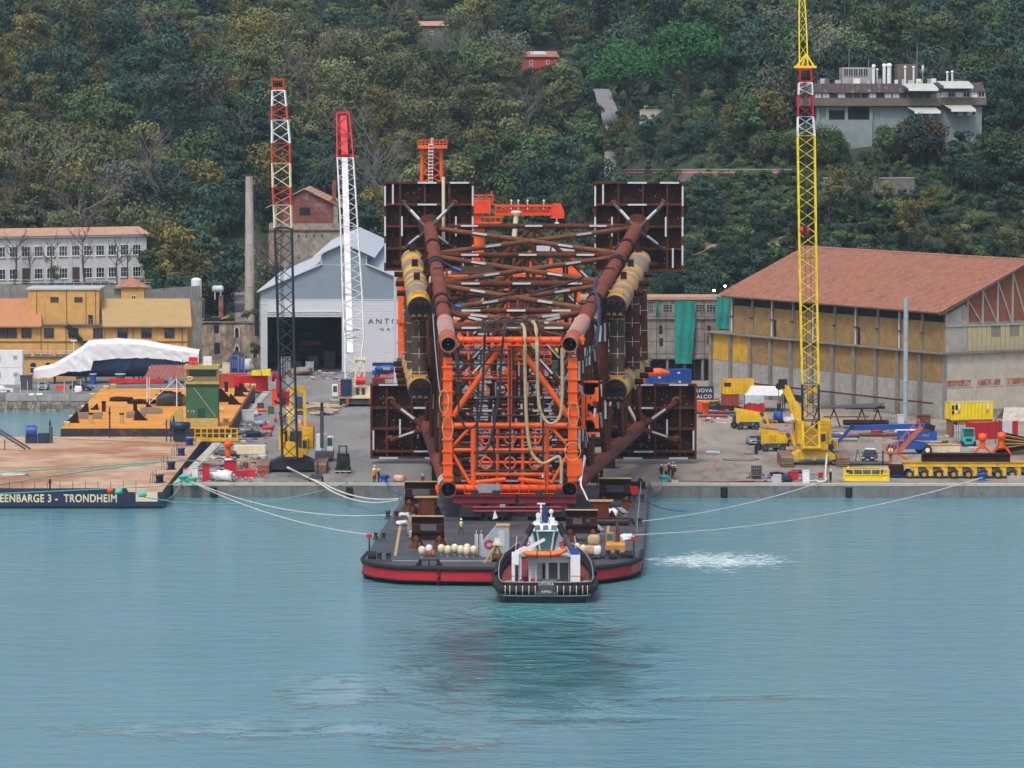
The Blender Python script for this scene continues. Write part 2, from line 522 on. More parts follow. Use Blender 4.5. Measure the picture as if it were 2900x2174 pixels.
def ground_mat(m):
 m.use_nodes=True
 N,L=m.node_tree.nodes,m.node_tree.links
 b=N['Principled BSDF']
 b.inputs['Roughness'].default_value=0.9
 tc=N.new('ShaderNodeTexCoord')
 def noise(s,st=(1,1,1),d=6,r=0.65,di=0.0):
  mp=N.new('ShaderNodeMapping')
  mp.inputs['Scale'].default_value=st
  L.new(tc.outputs['Object'],mp.inputs['Vector'])
  n=N.new('ShaderNodeTexNoise')
  n.inputs['Scale'].default_value=s
  n.inputs['Detail'].default_value=d
  n.inputs['Roughness'].default_value=r
  n.inputs['Distortion'].default_value=di
  L.new(mp.outputs[0],n.inputs['Vector'])
  return n.outputs['Fac']
 def ramp(x,*st):
  r=N.new('ShaderNodeValToRGB')
  while len(r.color_ramp.elements)<len(st):r.color_ramp.elements.new(0.5)
  for e,(p,c)in zip(r.color_ramp.elements,st):
   e.position=p
   e.color=(*c,1)
  L.new(x,r.inputs[0])
  return r.outputs[0]
 def mix(f,a,c):
  n=N.new('ShaderNodeMix')
  n.data_type='RGBA'
  L.new(f,n.inputs[0])
  L.new(a,n.inputs[6])
  L.new(c,n.inputs[7])
  return n.outputs[2]
 grey=ramp(noise(0.12,(1,0.35,1)),(0.3,(0.15,0.145,0.137)),(0.7,(0.255,0.245,0.23)))
 tan=ramp(noise(0.09,(1,0.3,1)),(0.3,(0.21,0.175,0.14)),(0.72,(0.345,0.295,0.24)))
 sx=N.new('ShaderNodeSeparateXYZ')
 L.new(tc.outputs['Object'],sx.inputs[0])
 mr=N.new('ShaderNodeMapRange')
 mr.inputs[1].default_value=-4
 mr.inputs[2].default_value=24
 L.new(sx.outputs[0],mr.inputs[0])
 c=mix(mr.outputs[0],grey,tan)
 st=ramp(noise(0.22,(1,0.25,1),7,0.7,0.6),(0.5,(0,0,0)),(0.68,(0.8,0.8,0.8)))
 dk=ramp(noise(1.0),(0.3,(0.07,0.06,0.055)),(0.7,(0.12,0.1,0.085)))
 c=mix(st,c,dk)
 sp=ramp(noise(2.6,(1,0.5,1),4,0.8),(0.64,(0,0,0)),(0.74,(0.5,0.5,0.5)))
 c=mix(sp,c,ramp(noise(0.7),(0.3,(0.14,0.12,0.1)),(0.7,(0.42,0.38,0.32))))
 L.new(c,b.inputs['Base Color'])
ground_mat(GROUND)
YG=641.0
def qx(Y):return-49.4+(Y-641)*0.0135
m=MB()
q=[(qx(YG),YG),(320,YG-2),(320,1015),(-57,1015),(-57,832),(qx(832),832)]
m.add([(x,y,2.0)for x,y in q],[tuple(range(len(q)))])
m.build('quay_ground',GROUND,kind='structure')
m=MB()
m.prism([(qx(YG),YG+.01,-2),(320,YG-1.99,-2),(320,YG+1,-2),(qx(YG)+1.2,YG+1,-2)],(0,0,3.72))
m.prism([(qx(YG),YG+1,-2),(qx(YG)+1.2,YG+1,-2),(qx(832)+1.2,832,-2),(qx(832),832,-2)],(0,0,3.72))
m.prism([(-60,832,-2),(qx(832),832,-2),(qx(832),833,-2),(-60,833,-2)],(0,0,3.72))
qw=m.build('quay_wall',QWALL,kind='structure')
for i in range(46):
 x0=qx(YG)-.05+i*4.5
 yo=(YG-.06)-(x0-qx(YG))*2/370
 k=MB()
 k.bx(x0,x0+4.46,yo,yo+1.25,1.72,2.10+U(-.012,.012))
 k.build('kerb_block',KERB,qw)
for i in range(30):
 y0=YG+1.3+i*6.3
 k=MB()
 k.prism([(qx(y0)-.05,y0,1.72),(qx(y0)+1.3,y0,1.72),(qx(y0+6.25)+1.3,y0+6.25,1.72),(qx(y0+6.25)-.05,y0+6.25,1.72)],(0,0,.37))
 k.build('kerb_block',KERB,qw)
for j,(px,nm)in enumerate(((606,'below the crane with the black boom'),(990,'beside the red barge stern'),(2050,'left of the yellow basket'),(2403,'below the yellow basket'))):
 c=G(px,1385,1.2)
 k=MB()
 k.tube((c.x,YG-.5,1.55),(c.x,YG-.5,.1),.5,n=14)
 k.ring((c.x,YG-.5,1.3),(0,0,1),.5,.05,14)
 k.build('quay_fender',NAVY,label='black rubber fender on the quay face, '+nm,cat='fender',group='fenders along the quay wall')
 # hills
def lerp(pts,y):
 if y<=pts[0][0]:return pts[0][1]
 for(a,b),(c,d)in zip(pts,pts[1:]):
  if y<=c:return b+(d-b)*(y-a)/(c-a)
 return pts[-1][1]
def sstep(a,b,x):
 t=min(1,max(0,(x-a)/(b-a)))
 return t*t*(3-2*t)
PL=[(880,1.4),(905,3),(915,4.5),(932,6),(938,7),(939.5,16.8),(986,17.5),(1000,20),(1030,29),(1150,56),(1300,77),(1500,94),(1600,97),(1800,96),(2700,60)]
PM=[(850,1.4),(905,3.5),(935,9),(960,12),(990,13.5),(1005,15),(1030,27),(1150,55),(1300,76),(1500,94),(1600,97),(1800,96),(2700,60)]
PC=[(850,1.5),(1002,1.6),(1010,8),(1030,22),(1150,52),(1300,74),(1500,94),(1600,97),(1800,96),(2700,60)]
PR=[(850,1.2),(868,1.9),(876,8),(890,23),(925,40),(942,46),(985,49),(1000,52),(1150,67),(1400,92),(1600,97),(1800,96),(2700,60)]
def terrain(x,y):
 a=sstep(-88,-76,x)
 b=sstep(-56,-51,x)
 c=sstep(4,44,x)
 z=lerp(PL,y)*(1-a)+lerp(PM,y)*a
 z=z*(1-b)+lerp(PC,y)*b
 z=z*(1-c)+lerp(PR,y)*c
 k=sstep(1020,1100,y)if x<30 else sstep(885,900,y)
 return z+k*2.2*(NZ.noise((x*.03,y*.03,0))+.5*NZ.noise((x*.08,y*.08,4)))
def T(px,py,y0=862,y1=2400):
 d=ray(px,py)
 y=y0
 while y<y1:
  t=y/d.y
  if terrain(d.x*t,y)>=H+d.z*t:return V((d.x*t,y,terrain(d.x*t,y)))
  y+=1.5
 t=y1/d.y
 return V((d.x*t,y1,H+d.z*t))
HILL=mat('hillside_undergrowth',(0.028,0.042,0.022),0.95,var=0.5,sc_=0.12,rust=0.2,rc=(0.07,0.06,0.035),rsc=0.08)
m=MB()
ys=[846+3*i for i in range(70)]+[1056+12*i for i in range(40)]+[1540+45*i for i in range(27)]
xs=[-480+20*i for i in range(15)]+[-180+4*i for i in range(91)]+[184+20*i for i in range(15)]
vs=[(x,y,terrain(x,y))for y in ys for x in xs]
n=len(xs)
m.add(vs,[(j*n+i,j*n+i+1,(j+1)*n+i+1,(j+1)*n+i)for j in range(len(ys)-1)for i in range(n-1)],True)
m.build('hillside_terrain',HILL,kind='structure')
# left yard behind the stone sea wall
m=MB()
m.bx(-160,-57.2,809.2,900,-2,2.9)
m.build('left_yard_ground',mat('yard_asphalt',(0.17,0.17,0.17),0.9,var=0.25,sc_=.2),kind='structure')
sw=MB()
sw.bx(-160,-57,808.35,809.2,-2,3.3)
sw=sw.build('stone_sea_wall',CONCD,kind='structure')
rows=[(-.2,.55),(.55,1.2),(1.2,1.85)]
for z0,z1 in rows:
 x=-98.0
 while x<-57.5:
  d=U(.55,1.25)
  k=MB()
  j=[U(-.07,.07)for _ in range(8)]
  k.prism([(x+.04+j[0],808.35,z0+.04+j[1]),(x+d-.04+j[2],808.35,z0+.04+j[3]),(x+d-.05+j[4],808.35,z1-.04+j[5]),(x+d/2,808.35,z1+U(-.03,.05)),(x+.05+j[6],808.35,z1-.04+j[7])],(0,-U(.08,.22),0))
  k.build('stone',STONE if RND.random()<.7 else STONED,sw)
  x+=d
for x0 in range(-99,-57,6):
 k=MB()
 k.bx(x0,x0+5.8,808.2,809.4,1.95,3.3+U(-.15,.12))
 k.build('coping_block',CONCD if RND.random()<.6 else CONC,sw)
 # road climbing between the trees on the right, and the paved ramp by the chimney
def ribbon(name,pts,w,mt,lift=.25):
 m=MB()
 P=[]
 for a,b in zip(pts,pts[1:]):
  for i in range(6):
   P.append(V(a).lerp(V(b),i/6))
 P.append(V(pts[-1]))
 vs=[]
 for i,p in enumerate(P):
  d=(P[min(i+1,len(P)-1)]-P[max(i-1,0)])
  s=V((d.y,-d.x,0)).normalized()*w/2
  zz=max(terrain(p.x,p.y),terrain(p.x+s.x,p.y),terrain(p.x-s.x,p.y))+lift
  vs+=[(p.x-s.x,p.y-s.y,zz),(p.x+s.x,p.y+s.y,zz)]
 m.add(vs,[(2*i,2*i+1,2*i+3,2*i+2)for i in range(len(P)-1)],True)
 return m.build(name,mt,kind='structure')
ROAD=mat('hill_road_asphalt',(0.20,0.20,0.21),0.9,var=0.15)
RP=[T(1742,395),T(1726,350),T(1712,300),T(1700,270)]
ribbon('hill_road',[(p.x,p.y,0)for p in RP],4.2,ROAD)
ribbon('yard_ramp',[(-51,905,0),(-56,935,0),(-58,965,0),(-61,985,0)],5.5,ROAD)
# haze: thin sea air
HAZE_DENSITY=0.00005
hz=MB()
hz.bx(-910,910,-260,2760,-4,125)
hm=bpy.data.materials.new('haze_air')
hm.use_nodes=True
hn=hm.node_tree
hn.nodes.remove(hn.nodes['Principled BSDF'])
pv=hn.nodes.new('ShaderNodeVolumePrincipled')
pv.inputs['Color'].default_value=(0.62,0.82,1.0,1)
pv.inputs['Density'].default_value=HAZE_DENSITY
hn.links.new(pv.outputs[0],hn.nodes['Material Output'].inputs['Volume'])
hz.build('haze',hm,kind='stuff')
# ================================================================ vegetation
def leaf_mat(name,a,b,hv=0.03,vv=0.45):
 m=bpy.data.materials.new(name)
 m.use_nodes=True
 N,L=m.node_tree.nodes,m.node_tree.links
 bs=N['Principled BSDF']
 bs.inputs['Roughness'].default_value=0.75
 bs.inputs['Specular IOR Level'].default_value=0.2
 oi=N.new('ShaderNodeObjectInfo')
 tc=N.new('ShaderNodeTexCoord')
 n=N.new('ShaderNodeTexNoise')
 n.inputs['Scale'].default_value=1.1
 n.inputs['Detail'].default_value=3
 L.new(tc.outputs['Object'],n.inputs['Vector'])
 ad=N.new('ShaderNodeMath')
 ad.operation='MULTIPLY_ADD'
 ad.inputs[1].default_value=0.55
 L.new(oi.outputs['Random'],ad.inputs[0])
 sb=N.new('ShaderNodeMath')
 sb.operation='MULTIPLY'
 sb.inputs[1].default_value=0.55
 L.new(n.outputs['Fac'],sb.inputs[0])
 L.new(sb.outputs[0],ad.inputs[2])
 r=N.new('ShaderNodeValToRGB')
 r.color_ramp.elements[0].position=0.15
 r.color_ramp.elements[1].position=0.9
 r.color_ramp.elements[0].color=(*a,1)
 r.color_ramp.elements[1].color=(*b,1)
 L.new(ad.outputs[0],r.inputs[0])
 h=N.new('ShaderNodeHueSaturation')
 mr=N.new('ShaderNodeMapRange')
 mr.inputs[3].default_value=1-vv
 mr.inputs[4].default_value=1+vv
 mu=N.new('ShaderNodeMath')
 mu.operation='FRACT'
 mm=N.new('ShaderNodeMath')
 mm.operation='MULTIPLY'
 mm.inputs[1].default_value=13.7
 L.new(oi.outputs['Random'],mm.inputs[0])
 L.new(mm.outputs[0],mu.inputs[0])
 L.new(mu.outputs[0],mr.inputs[0])
 L.new(mr.outputs[0],h.inputs['Value'])
 L.new(r.outputs[0],h.inputs['Color'])
 L.new(h.outputs[0],bs.inputs['Base Color'])
 return m
LF={
'dark':leaf_mat('dark_evergreen_leaves',(0.018,0.050,0.036),(0.038,0.080,0.050)),
'green':leaf_mat('green_leaves',(0.040,0.086,0.032),(0.078,0.128,0.044)),
'olive':leaf_mat('olive_leaves',(0.078,0.108,0.046),(0.155,0.168,0.068)),
'ochre':leaf_mat('ochre_autumn_leaves',(0.088,0.092,0.028),(0.16,0.142,0.034)),
'gold':leaf_mat('golden_autumn_leaves',(0.36,0.20,0.02),(0.52,0.30,0.03),vv=.15),
'brown':leaf_mat('russet_leaves',(0.085,0.050,0.030),(0.15,0.075,0.038),vv=.2),
'grey':leaf_mat('silvery_grey_leaves',(0.072,0.092,0.070),(0.12,0.135,0.10)),
'pine':leaf_mat('bright_pine_needles',(0.020,0.092,0.028),(0.046,0.145,0.042),vv=.15),
'straw':leaf_mat('dry_grass_stems',(0.20,0.17,0.10),(0.30,0.25,0.15),vv=.2),
}
def crown_mesh(name,seed,n,rx,rz,zc,leaf,lobes,shape='round',sparse=0.0):
 r=random.Random(seed)
 m=MB()
 Ls=[]
 for i in range(lobes):
  a=r.uniform(0,2*PI)
  if shape=='cone':
   t=r.random()
   rr=rx*(1-t)*.8
   Ls.append((V((math.cos(a)*rr*.5,math.sin(a)*rr*.5,zc-rz+2*rz*t)),max(.35,rx*(1-t)*.75)))
  elif shape=='flat':
   q=math.sqrt(r.random())
   Ls.append((V((math.cos(a)*rx*.75*q,math.sin(a)*rx*.75*q,zc+rz*(.75*(1-q*q)-.1)+r.uniform(-.2,.2)*rz)),rx*r.uniform(.24,.36)))
  else:
   q=r.random()**.5
   e=r.uniform(-.75,1)
   Ls.append((V((math.cos(a)*rx*.62*q,math.sin(a)*rx*.62*q,zc+rz*.62*e)),rx*r.uniform(.26,.48)))
 for i in range(n):
  c,R=Ls[i%len(Ls)]
  d=V((r.gauss(0,1),r.gauss(0,1),r.gauss(.15,1))).normalized()
  k=R*(1-abs(r.gauss(0,.22+sparse)))
  p=c+V((d.x*k,d.y*k,d.z*k*.8))
  nrm=(d+V((r.uniform(-.8,.8),r.uniform(-.8,.8),r.uniform(-.4,.9)))).normalized()
  x=nrm.cross(V((r.uniform(-1,1),r.uniform(-1,1),r.uniform(-1,1)))).normalized()
  y=nrm.cross(x)
  s=leaf*r.uniform(.6,1.35)
  t=r.uniform(.45,.9)
  m.add([p-x*s-y*s*t,p+x*s*.7-y*s*t,p+x*s+y*s*t,p-x*s*.6+y*s*t],[(0,1,2,3)])
 return m
def trunk_mesh(seed,h,r0,spread,nb=7,levels=1,lean=.12,tip=.25):
 r=random.Random(seed)
 m=MB()
 top=V((r.uniform(-lean,lean)*h,r.uniform(-lean,lean)*h,h))
 mid=V((top.x*.3+r.uniform(-.05,.05)*h,top.y*.3,h*.5))
 m.tube((0,0,-.6),mid,r0,r0*.75,6)
 m.tube(mid,top,r0*.75,r0*tip,6)
 def br(p,d,L,rr,lv):
  q=p+d*L*.5+V((r.uniform(-.1,.1),r.uniform(-.1,.1),r.uniform(0,.12)))*L
  e=q+(d+V((r.uniform(-.3,.3),r.uniform(-.3,.3),r.uniform(0,.4)))).normalized()*L*.5
  m.tube(p,q,rr,rr*.7,4,False)
  m.tube(q,e,rr*.7,rr*.3,4,False)
  if lv:
   for k in range(3 if lv<2 else 4):
    dd=(d+V((r.uniform(-.9,.9),r.uniform(-.9,.9),r.uniform(-.1,.8)))).normalized()
    br(q.lerp(e,r.random()),dd,L*r.uniform(.4,.65),rr*.45,lv-1)
 for i in range(nb):
  t=r.uniform(.35,.95)
  p=mid.lerp(top,(t-.5)*2)if t>.5 else V((0,0,0)).lerp(mid,t*2)
  a=2*PI*(i/nb)+r.uniform(-.4,.4)
  br(p,V((math.cos(a),math.sin(a),r.uniform(.35,1.0))).normalized(),spread*r.uniform(.6,1),r0*.38,levels)
 return m
def tomesh(m,name,mt):
 me=bpy.data.meshes.new(name)
 me.from_pydata(m.v,[],m.f)
 me.materials.append(mt)
 me.polygons.foreach_set('use_smooth',m.s)
 me.update()
 return me
TR={}
def kind(k,lf,lo,barkm=BARK):
 TR[k]=[(tomesh(c,'crown',LF[lf])if c else None,tomesh(t,'trunk',barkm))for c,t in lo]
for lf in('dark','green','olive','ochre','grey'):
 sp={'dark':0,'green':.05,'olive':.22,'ochre':.2,'grey':.15}[lf]
 hh=sum(map(ord,lf))
 kind(lf,lf,[(crown_mesh('crown',hh+i,2900 if sp<.1 else 2100,(3.3,2.7,4.1)[i],(3.2,4.1,2.8)[i],(4.7,5.4,4.4)[i],.155 if sp<.1 else.135,13+2*i,'round',sp),trunk_mesh(hh+i,5.6,.2,2.6,8))for i in range(3)])
kind('shrub','green',[(crown_mesh('crown',90+i,1100,2.1,1.3,1.2,.14,9,'round',.05),trunk_mesh(90+i,1.4,.08,1.0,5))for i in range(2)])
kind('shrubd','dark',[(crown_mesh('crown',190+i,1100,2.1,1.3,1.2,.14,9,'round',.05),trunk_mesh(90+i,1.4,.08,1.0,5))for i in range(2)])
kind('bush_gold','gold',[(crown_mesh('crown',77,700,2.0,1.5,1.6,.2,8),trunk_mesh(77,1.6,.1,1.0,5))])
kind('bare','grey',[(None,trunk_mesh(300+i,7.5,.2,4.6,11,3,.08))for i in range(3)],BARKG)
kind('yardbare','grey',[(None,trunk_mesh(330+i,9.0,.24,3.4,9,2,.06))for i in range(2)],BARK)
kind('cypress','dark',[(crown_mesh('crown',400,1300,1.0,4.6,5.4,.2,22,'cone',.02),trunk_mesh(400,7,.18,.5,4))])
kind('conifer','dark',[(crown_mesh('crown',410+i,1500,2.9,4.8,5.6,.24,26,'cone',.05),trunk_mesh(410,8.5,.22,1.2,6))for i in range(2)])
kind('umbrella','pine',[(crown_mesh('crown',500+i,11000,7.2,5.2,8.6,.17,60,'flat',0),trunk_mesh(500+i,8.6,.42,6.4,9,1,.05,.6))for i in range(2)])
kind('russet','brown',[(crown_mesh('crown',520,4200,7.0,5.2,6.2,.26,26,'round',.05),trunk_mesh(520,8,.35,5.5,10,2))])
kind('grass','straw',[(crown_mesh('crown',540,500,2.2,.9,.7,.2,9,'round',.2),trunk_mesh(540,.8,.04,.8,6))])
def tree(k,p,s,rz,name,label,group=None,v=0,zs=1.0):
 c,t=TR[k][v%len(TR[k])]
 e=thing(name,label,'shrub' if 'shrub' in name or 'bush' in name else 'tree',p,rz,group)
 e.scale=(s,s,s*zs)
 if c:link('crown',c,e)
 link('trunk',t,e)
 return e
NMS={'dark':('evergreen_tree','dark green evergreen tree'),'green':('broadleaf_tree','mid-green leafy tree'),'olive':('thinning_tree','thin-leaved olive-grey tree'),
'ochre':('autumn_tree','yellowing autumn tree'),'grey':('olive_tree','silvery grey-green tree'),'bare':('bare_tree','leafless pale grey tree'),
'conifer':('conifer_tree','dark pointed conifer'),'shrub':('green_shrub','mid-green shrub'),'shrubd':('dark_shrub','dark green shrub'),'cypress':('cypress_tree','narrow dark cypress'),'grass':('dry_grass_clump','straw-coloured grass clump')}
# coarse picture-space buffer: which of the many trees show largest (those become things, the rest one wood)
CW,CH_=145,109
occ=bytearray(CW*CH_)
def mask(x0,x1,y0,y1):
 for j in range(max(0,int(y0/20)),min(CH_,int(y1/20)+1)):
  for i in range(max(0,int(x0/20)),min(CW,int(x1/20)+1)):occ[j*CW+i]=1
for r_ in((0,410,670,1100),(740,1300,660,1100),(765,955,530,700),(1095,1335,520,760),(1690,1930,520,760),(0,545,810,1400),(2100,2900,760,1400),(2320,2900,700,900),(2370,2780,220,370),(1830,2100,850,1400),(560,745,890,1400),(1130,1820,700,1400),(0,2900,1080,2174)):
 mask(*r_)
def clear(x,y):
 px=1450+F*x/y
 if x<-52 and y<1000:
  if x<-78:return y>986
  return y>936 and abs(x+51+10*(y-905)/80)>4.5
 if-70<x<-34 and 985<y<1024:return False
 if-56<x<10 and y<1008:return False
 if x>24 and y<872:return False
 if x>58 and 937<y<974:return False
 return True
cand=[]
rowsY=[]
for side in(0,1):
 yy=872.0
 while yy<1750:
  xr=80 if side else-20
  st=5.6+(yy-870)*.0050
  sl_=max(0,(terrain(xr,yy+4)-terrain(xr,yy))/4)
  rowsY.append((side,yy,st*(.5 if side and yy<935 else.86)))
  yy+=st*.82/math.sqrt(1+1.4*sl_*sl_)
for side,yy,st in rowsY:
 xx=9 if side else-yy*.119-6
 while xx<(yy*.119+6 if side else 9):
  x,y=xx+RND.uniform(-.5,.5)*st,yy+RND.uniform(-.5,.5)*st
  xx+=st
  if not clear(x,y):continue
  px=1450+F*x/y
  py=225+(H-terrain(x,y))*F/y
  if 1690<px<1748 and 255<py<430:continue
  if 1745<px<1960 and 275<py<400:continue
  if 1180<px<1275 and 78<py<140:continue
  if 1460<px<1600 and 165<py<240:continue
  near_house=(1165<px<1290 and 100<py<290)or(1440<px<1610 and 165<py<380)or(1690<px<1850 and 330<py<420)or(1660<px<2080 and 215<py<345)or(2280<px<2480 and 370<py<510)
  wallf=1690<px<2340 and 495<py<610
  if 1700<px<1860 and 345<py<400:continue
  if 880<px<1400 and 20<py<120 and RND.random()<.55:continue
  if 2330<px<2680 and 480<py<560:continue
  if 1690<px<2340 and 478<py<494:continue
  n1=NZ.noise((x*.022,y*.016,1.5))
  n2=NZ.noise((x*.05,y*.04,7.5))
  r=RND.random()
  if px>1650 or(px>1400 and py<190):
   k='dark' if n1+n2*.6+r*.5>.28 else('green' if r<.62 else('grey' if r<.76 else('olive' if r<.93 else 'ochre')))
   if py<230 and r<.16:k='conifer'
   if py<330 and.5<r<.60:k='green'
   if 1850<px<2080 and 300<py<470 and r<.4:k='olive'
   if py>560:k='shrub' if r<.45 else('shrubd' if r<.8 else k)
  else:
   v=n1*1.7+n2*.8+(r-.5)*.3
   k='olive' if v>.12 else('green' if v>-.2 else 'dark')
   if NZ.noise((x*.035,y*.025,12))>.22+r*.3:k='ochre'
   r=RND.random()
   if r<.04:k='ochre'
   elif r<.09:k='grey'
   elif r<.12:k='bare'
   elif r<.18:k='dark'
   if py<120 and 880<px<1400:k='grey' if r<.5 else 'green'
   if py<300 and px<600 and r>.9:k='conifer'
   if px<330 and 190<py<380 and r<.5:k='ochre'
  s=(1.25 if RND.random()<.15 else 1-.5*RND.random())*(1.7 if k not in('shrub','shrubd')else 1.75)
  if y<935 and x>20:s*=.72
  if 1690<px<2070 and 325<py<475:s*=.55
  if near_house:s*=.6 if px>2200 else.45
  if wallf:k,s='shrub',.9
  cand.append((y,x,k,s,px,py))
cand.sort()
vis=[]
for c in cand:
 y,x,k,s,px,py=c
 sc_px=F/y
 tall={'shrub':2.6,'shrubd':2.6}.get(k,7.6)*s
 wid={'shrub':2.0,'shrubd':2.0}.get(k,3.2)*s
 x0,x1,y0,y1=px-wid*sc_px,px+wid*sc_px,py-tall*sc_px,py-tall*.2*sc_px
 cnt=0
 for j in range(max(0,int(y0/20)),min(CH_-1,int(y1/20))+1):
  for i in range(max(0,int(x0/20)),min(CW-1,int(x1/20))+1):
   if not occ[j*CW+i]:
    occ[j*CW+i]=1
    cnt+=1
 vis.append((cnt,c))
vis.sort(key=lambda a:-a[0])
MARKS=((707,498,'the tall chimney'),(863,540,'the stone tower roof'),(972,320,'the white crane tip'),(790,222,'the red banded crane tip'),(90,655,'the left end of the white building'),(370,655,'the right end of the white building'),(125,520,'the broad leafless tree'),
(1225,90,'the small stone house'),(1525,170,'the pink house'),(1718,340,'the hill road'),(1775,220,'the big umbrella pine'),(1960,200,'the widest umbrella pine'),(1225,400,'the orange vent tower'),(1150,515,'the upper left mud mat'),(1809,515,'the upper right mud mat'),(1480,590,'the orange deck crane'),(2290,240,'the flat roof left end'),(2540,200,'the white vent stacks'),(2790,250,'the flat roof right end'),(2612,400,'the russet tree'),
(2460,520,'the stone retaining wall'),(2000,485,'the long terrace wall'),(2277,100,'the yellow crane tip'),(2318,692,'the warehouse ridge left end'),(2830,730,'the warehouse ridge right end'),(2040,815,'the lit floodlights'),(200,20,'the top left corner'),(560,10,'the top edge'),(2850,30,'the top right corner'),(2880,480,'the right edge'),(480,400,'the middle of the left slope'),(1900,60,'the far hilltop'))
def regn(px,py):
 d,mx,my,nm=min((math.hypot(px-a,py-b),a,b,n)for a,b,n in MARKS)
 if d<35:return 'right beside '+nm
 a=math.degrees(math.atan2(my-py,px-mx))
 dr=('right of','above right of','above','above left of','left of','below left of','below','below right of')[int((a+382.5)//45)%8]
 return('just ' if d<85 else 'a little ' if d<150 else 'farther ' if d<230 else 'well ')+dr+' '+nm
NIND=380
perk={}
rest=[]
for i,(cnt,(y,x,k,s,px,py))in enumerate(vis):
 p=(x,y,terrain(x,y)-.15)
 kk=k
 if i<NIND and cnt>0 and perk.get(k,0)<130:
  perk[k]=perk.get(k,0)+1
  nm,lb=NMS[k]
  rg=regn(px,py-35)
  tree(k,p,s,U(0,6.28),nm,lb+' '+rg,(lb.replace('tree','trees').replace('shrub','shrubs').replace('clump','clumps')if 'conifer' not in lb else 'dark pointed conifers')+' on the hillside',v=RND.randrange(3),zs=U(.85,1.2))
 elif cnt>0 or RND.random()<.55:
  rest.append((p,k,s))
yy=868.0
while yy<1260:
 sl_=max(0,(terrain(70,yy+4)-terrain(70,yy))/4)
 for side in(0,1):
  xx=9 if side else-yy*.119
  while xx<(yy*.119 if side else 9):
   x,y=xx+U(-1,1),yy+U(-.8,.8)
   xx+=2.3+(yy-868)*.006
   if not clear(x,y)or(x<-52 and y<935):continue
   px,py=1450+F*x/y,225+(H-terrain(x,y))*F/y
   if(1690<px<1748 and 255<py<430)or(1180<px<1275 and 100<py<118)or(1690<px<2340 and 480<py<494):continue
   rest.append(((x,y,terrain(x,y)-.35),RND.choice(('shrub','shrubd','shrubd','olive')),U(.45,.85)))
   if rest[-1][1]=='olive':rest[-1]=(rest[-1][0],'olive',U(.2,.38))
 yy+=2.1/math.sqrt(1+1.6*sl_*sl_)+(yy-868)*.005
 # the rest of the wood: one object, real trees set on points
pc=bpy.data.collections.new('wood_sources')
srcs={}
for k in('dark','green','olive','ochre','grey','bare','conifer','shrub','shrubd'):
 c,t=TR[k][0]
 for v,me in enumerate([c if c else t]+[q[0]for q in TR[k][1:]if q[0]]):
  o=bpy.data.objects.new('src%02d'%len(srcs),me)
  pc.objects.link(o)
  srcs[(k,v)]=len(srcs)
me=bpy.data.meshes.new('woodland')
me.from_pydata([p for p,k,s in rest],[],[])
at=me.attributes.new('pick','INT','POINT')
at.data.foreach_set('value',[srcs[RND.choice([q for q in srcs if q[0]==k])]for p,k,s in rest])
at=me.attributes.new('size','FLOAT','POINT')
at.data.foreach_set('value',[s for p,k,s in rest])
at=me.attributes.new('turn','FLOAT','POINT')
at.data.foreach_set('value',[U(0,6.28)for _ in rest])
wo_=link('woodland',me,kind='stuff')
wo_['label']='mixed autumn woodland covering the hillside behind the shipyard'
ng=bpy.data.node_groups.new('scatter_trees','GeometryNodeTree')
ng.interface.new_socket('Geometry',in_out='INPUT',socket_type='NodeSocketGeometry')
ng.interface.new_socket('Geometry',in_out='OUTPUT',socket_type='NodeSocketGeometry')
gi,go=ng.nodes.new('NodeGroupInput'),ng.nodes.new('NodeGroupOutput')
iop=ng.nodes.new('GeometryNodeInstanceOnPoints')
ci=ng.nodes.new('GeometryNodeCollectionInfo')
ci.inputs[0].default_value=pc
ci.inputs['Separate Children'].default_value=True
ci.inputs['Reset Children'].default_value=True
def attr(nm,ty):
 a=ng.nodes.new('GeometryNodeInputNamedAttribute')
 a.data_type=ty
 a.inputs[0].default_value=nm
 return a.outputs[0]
cx=ng.nodes.new('ShaderNodeCombineXYZ')
ng.links.new(attr('turn','FLOAT'),cx.inputs[2])
iop.inputs['Pick Instance'].default_value=True
ng.links.new(gi.outputs[0],iop.inputs['Points'])
ng.links.new(ci.outputs[0],iop.inputs['Instance'])
ng.links.new(attr('pick','INT'),iop.inputs['Instance Index'])
ng.links.new(cx.outputs[0],iop.inputs['Rotation'])
ng.links.new(attr('size','FLOAT'),iop.inputs['Scale'])
ng.links.new(iop.outputs[0],go.inputs[0])
md=wo_.modifiers.new('scatter','NODES')
md.node_group=ng
# single trees that stand out
def at_hill(px,py,dz=0):return T(px,py)-V((0,0,.2+dz))
for i,(px,py,s,l)in enumerate(((1775,342,1.42,'big bright green umbrella pine with a clear trunk beside the hill road'),(1950,318,1.55,'widest umbrella pine, right of the one beside the hill road'),(2250,262,1.15,'smaller umbrella pine just left of the yellow crane tip'),(2120,262,.9,'umbrella pine half hidden between the cypress and the yellow crane'))):
 tree('umbrella',at_hill(px,py),s,i*1.3,'umbrella_pine',l,v=i)
for i,(px,py,s,l)in enumerate(((2058,265,.95,'narrow dark cypress between two umbrella pines'),(2193,425,1.2,'taller of two cypresses left of the yellow crane boom'),(2222,428,1.05,'shorter of two cypresses left of the yellow crane boom'),(2735,215,.7,'small dark cypress behind the right end of the flat roof'))):
 tree('cypress',at_hill(px,py),s,i,'cypress_tree',l)
tree('russet',T(2612,470)-V((0,0,1)),1.0,0,'russet_tree','broad russet-brown tree in front of the flat-roofed building')
tree('bush_gold',at_hill(1130,88),1.3,0,'golden_bush','orange-yellow bush left of the small stone house')
tree('bush_gold',at_hill(1153,88),1.0,1,'golden_bush','smaller orange-yellow bush nearest the small stone house')
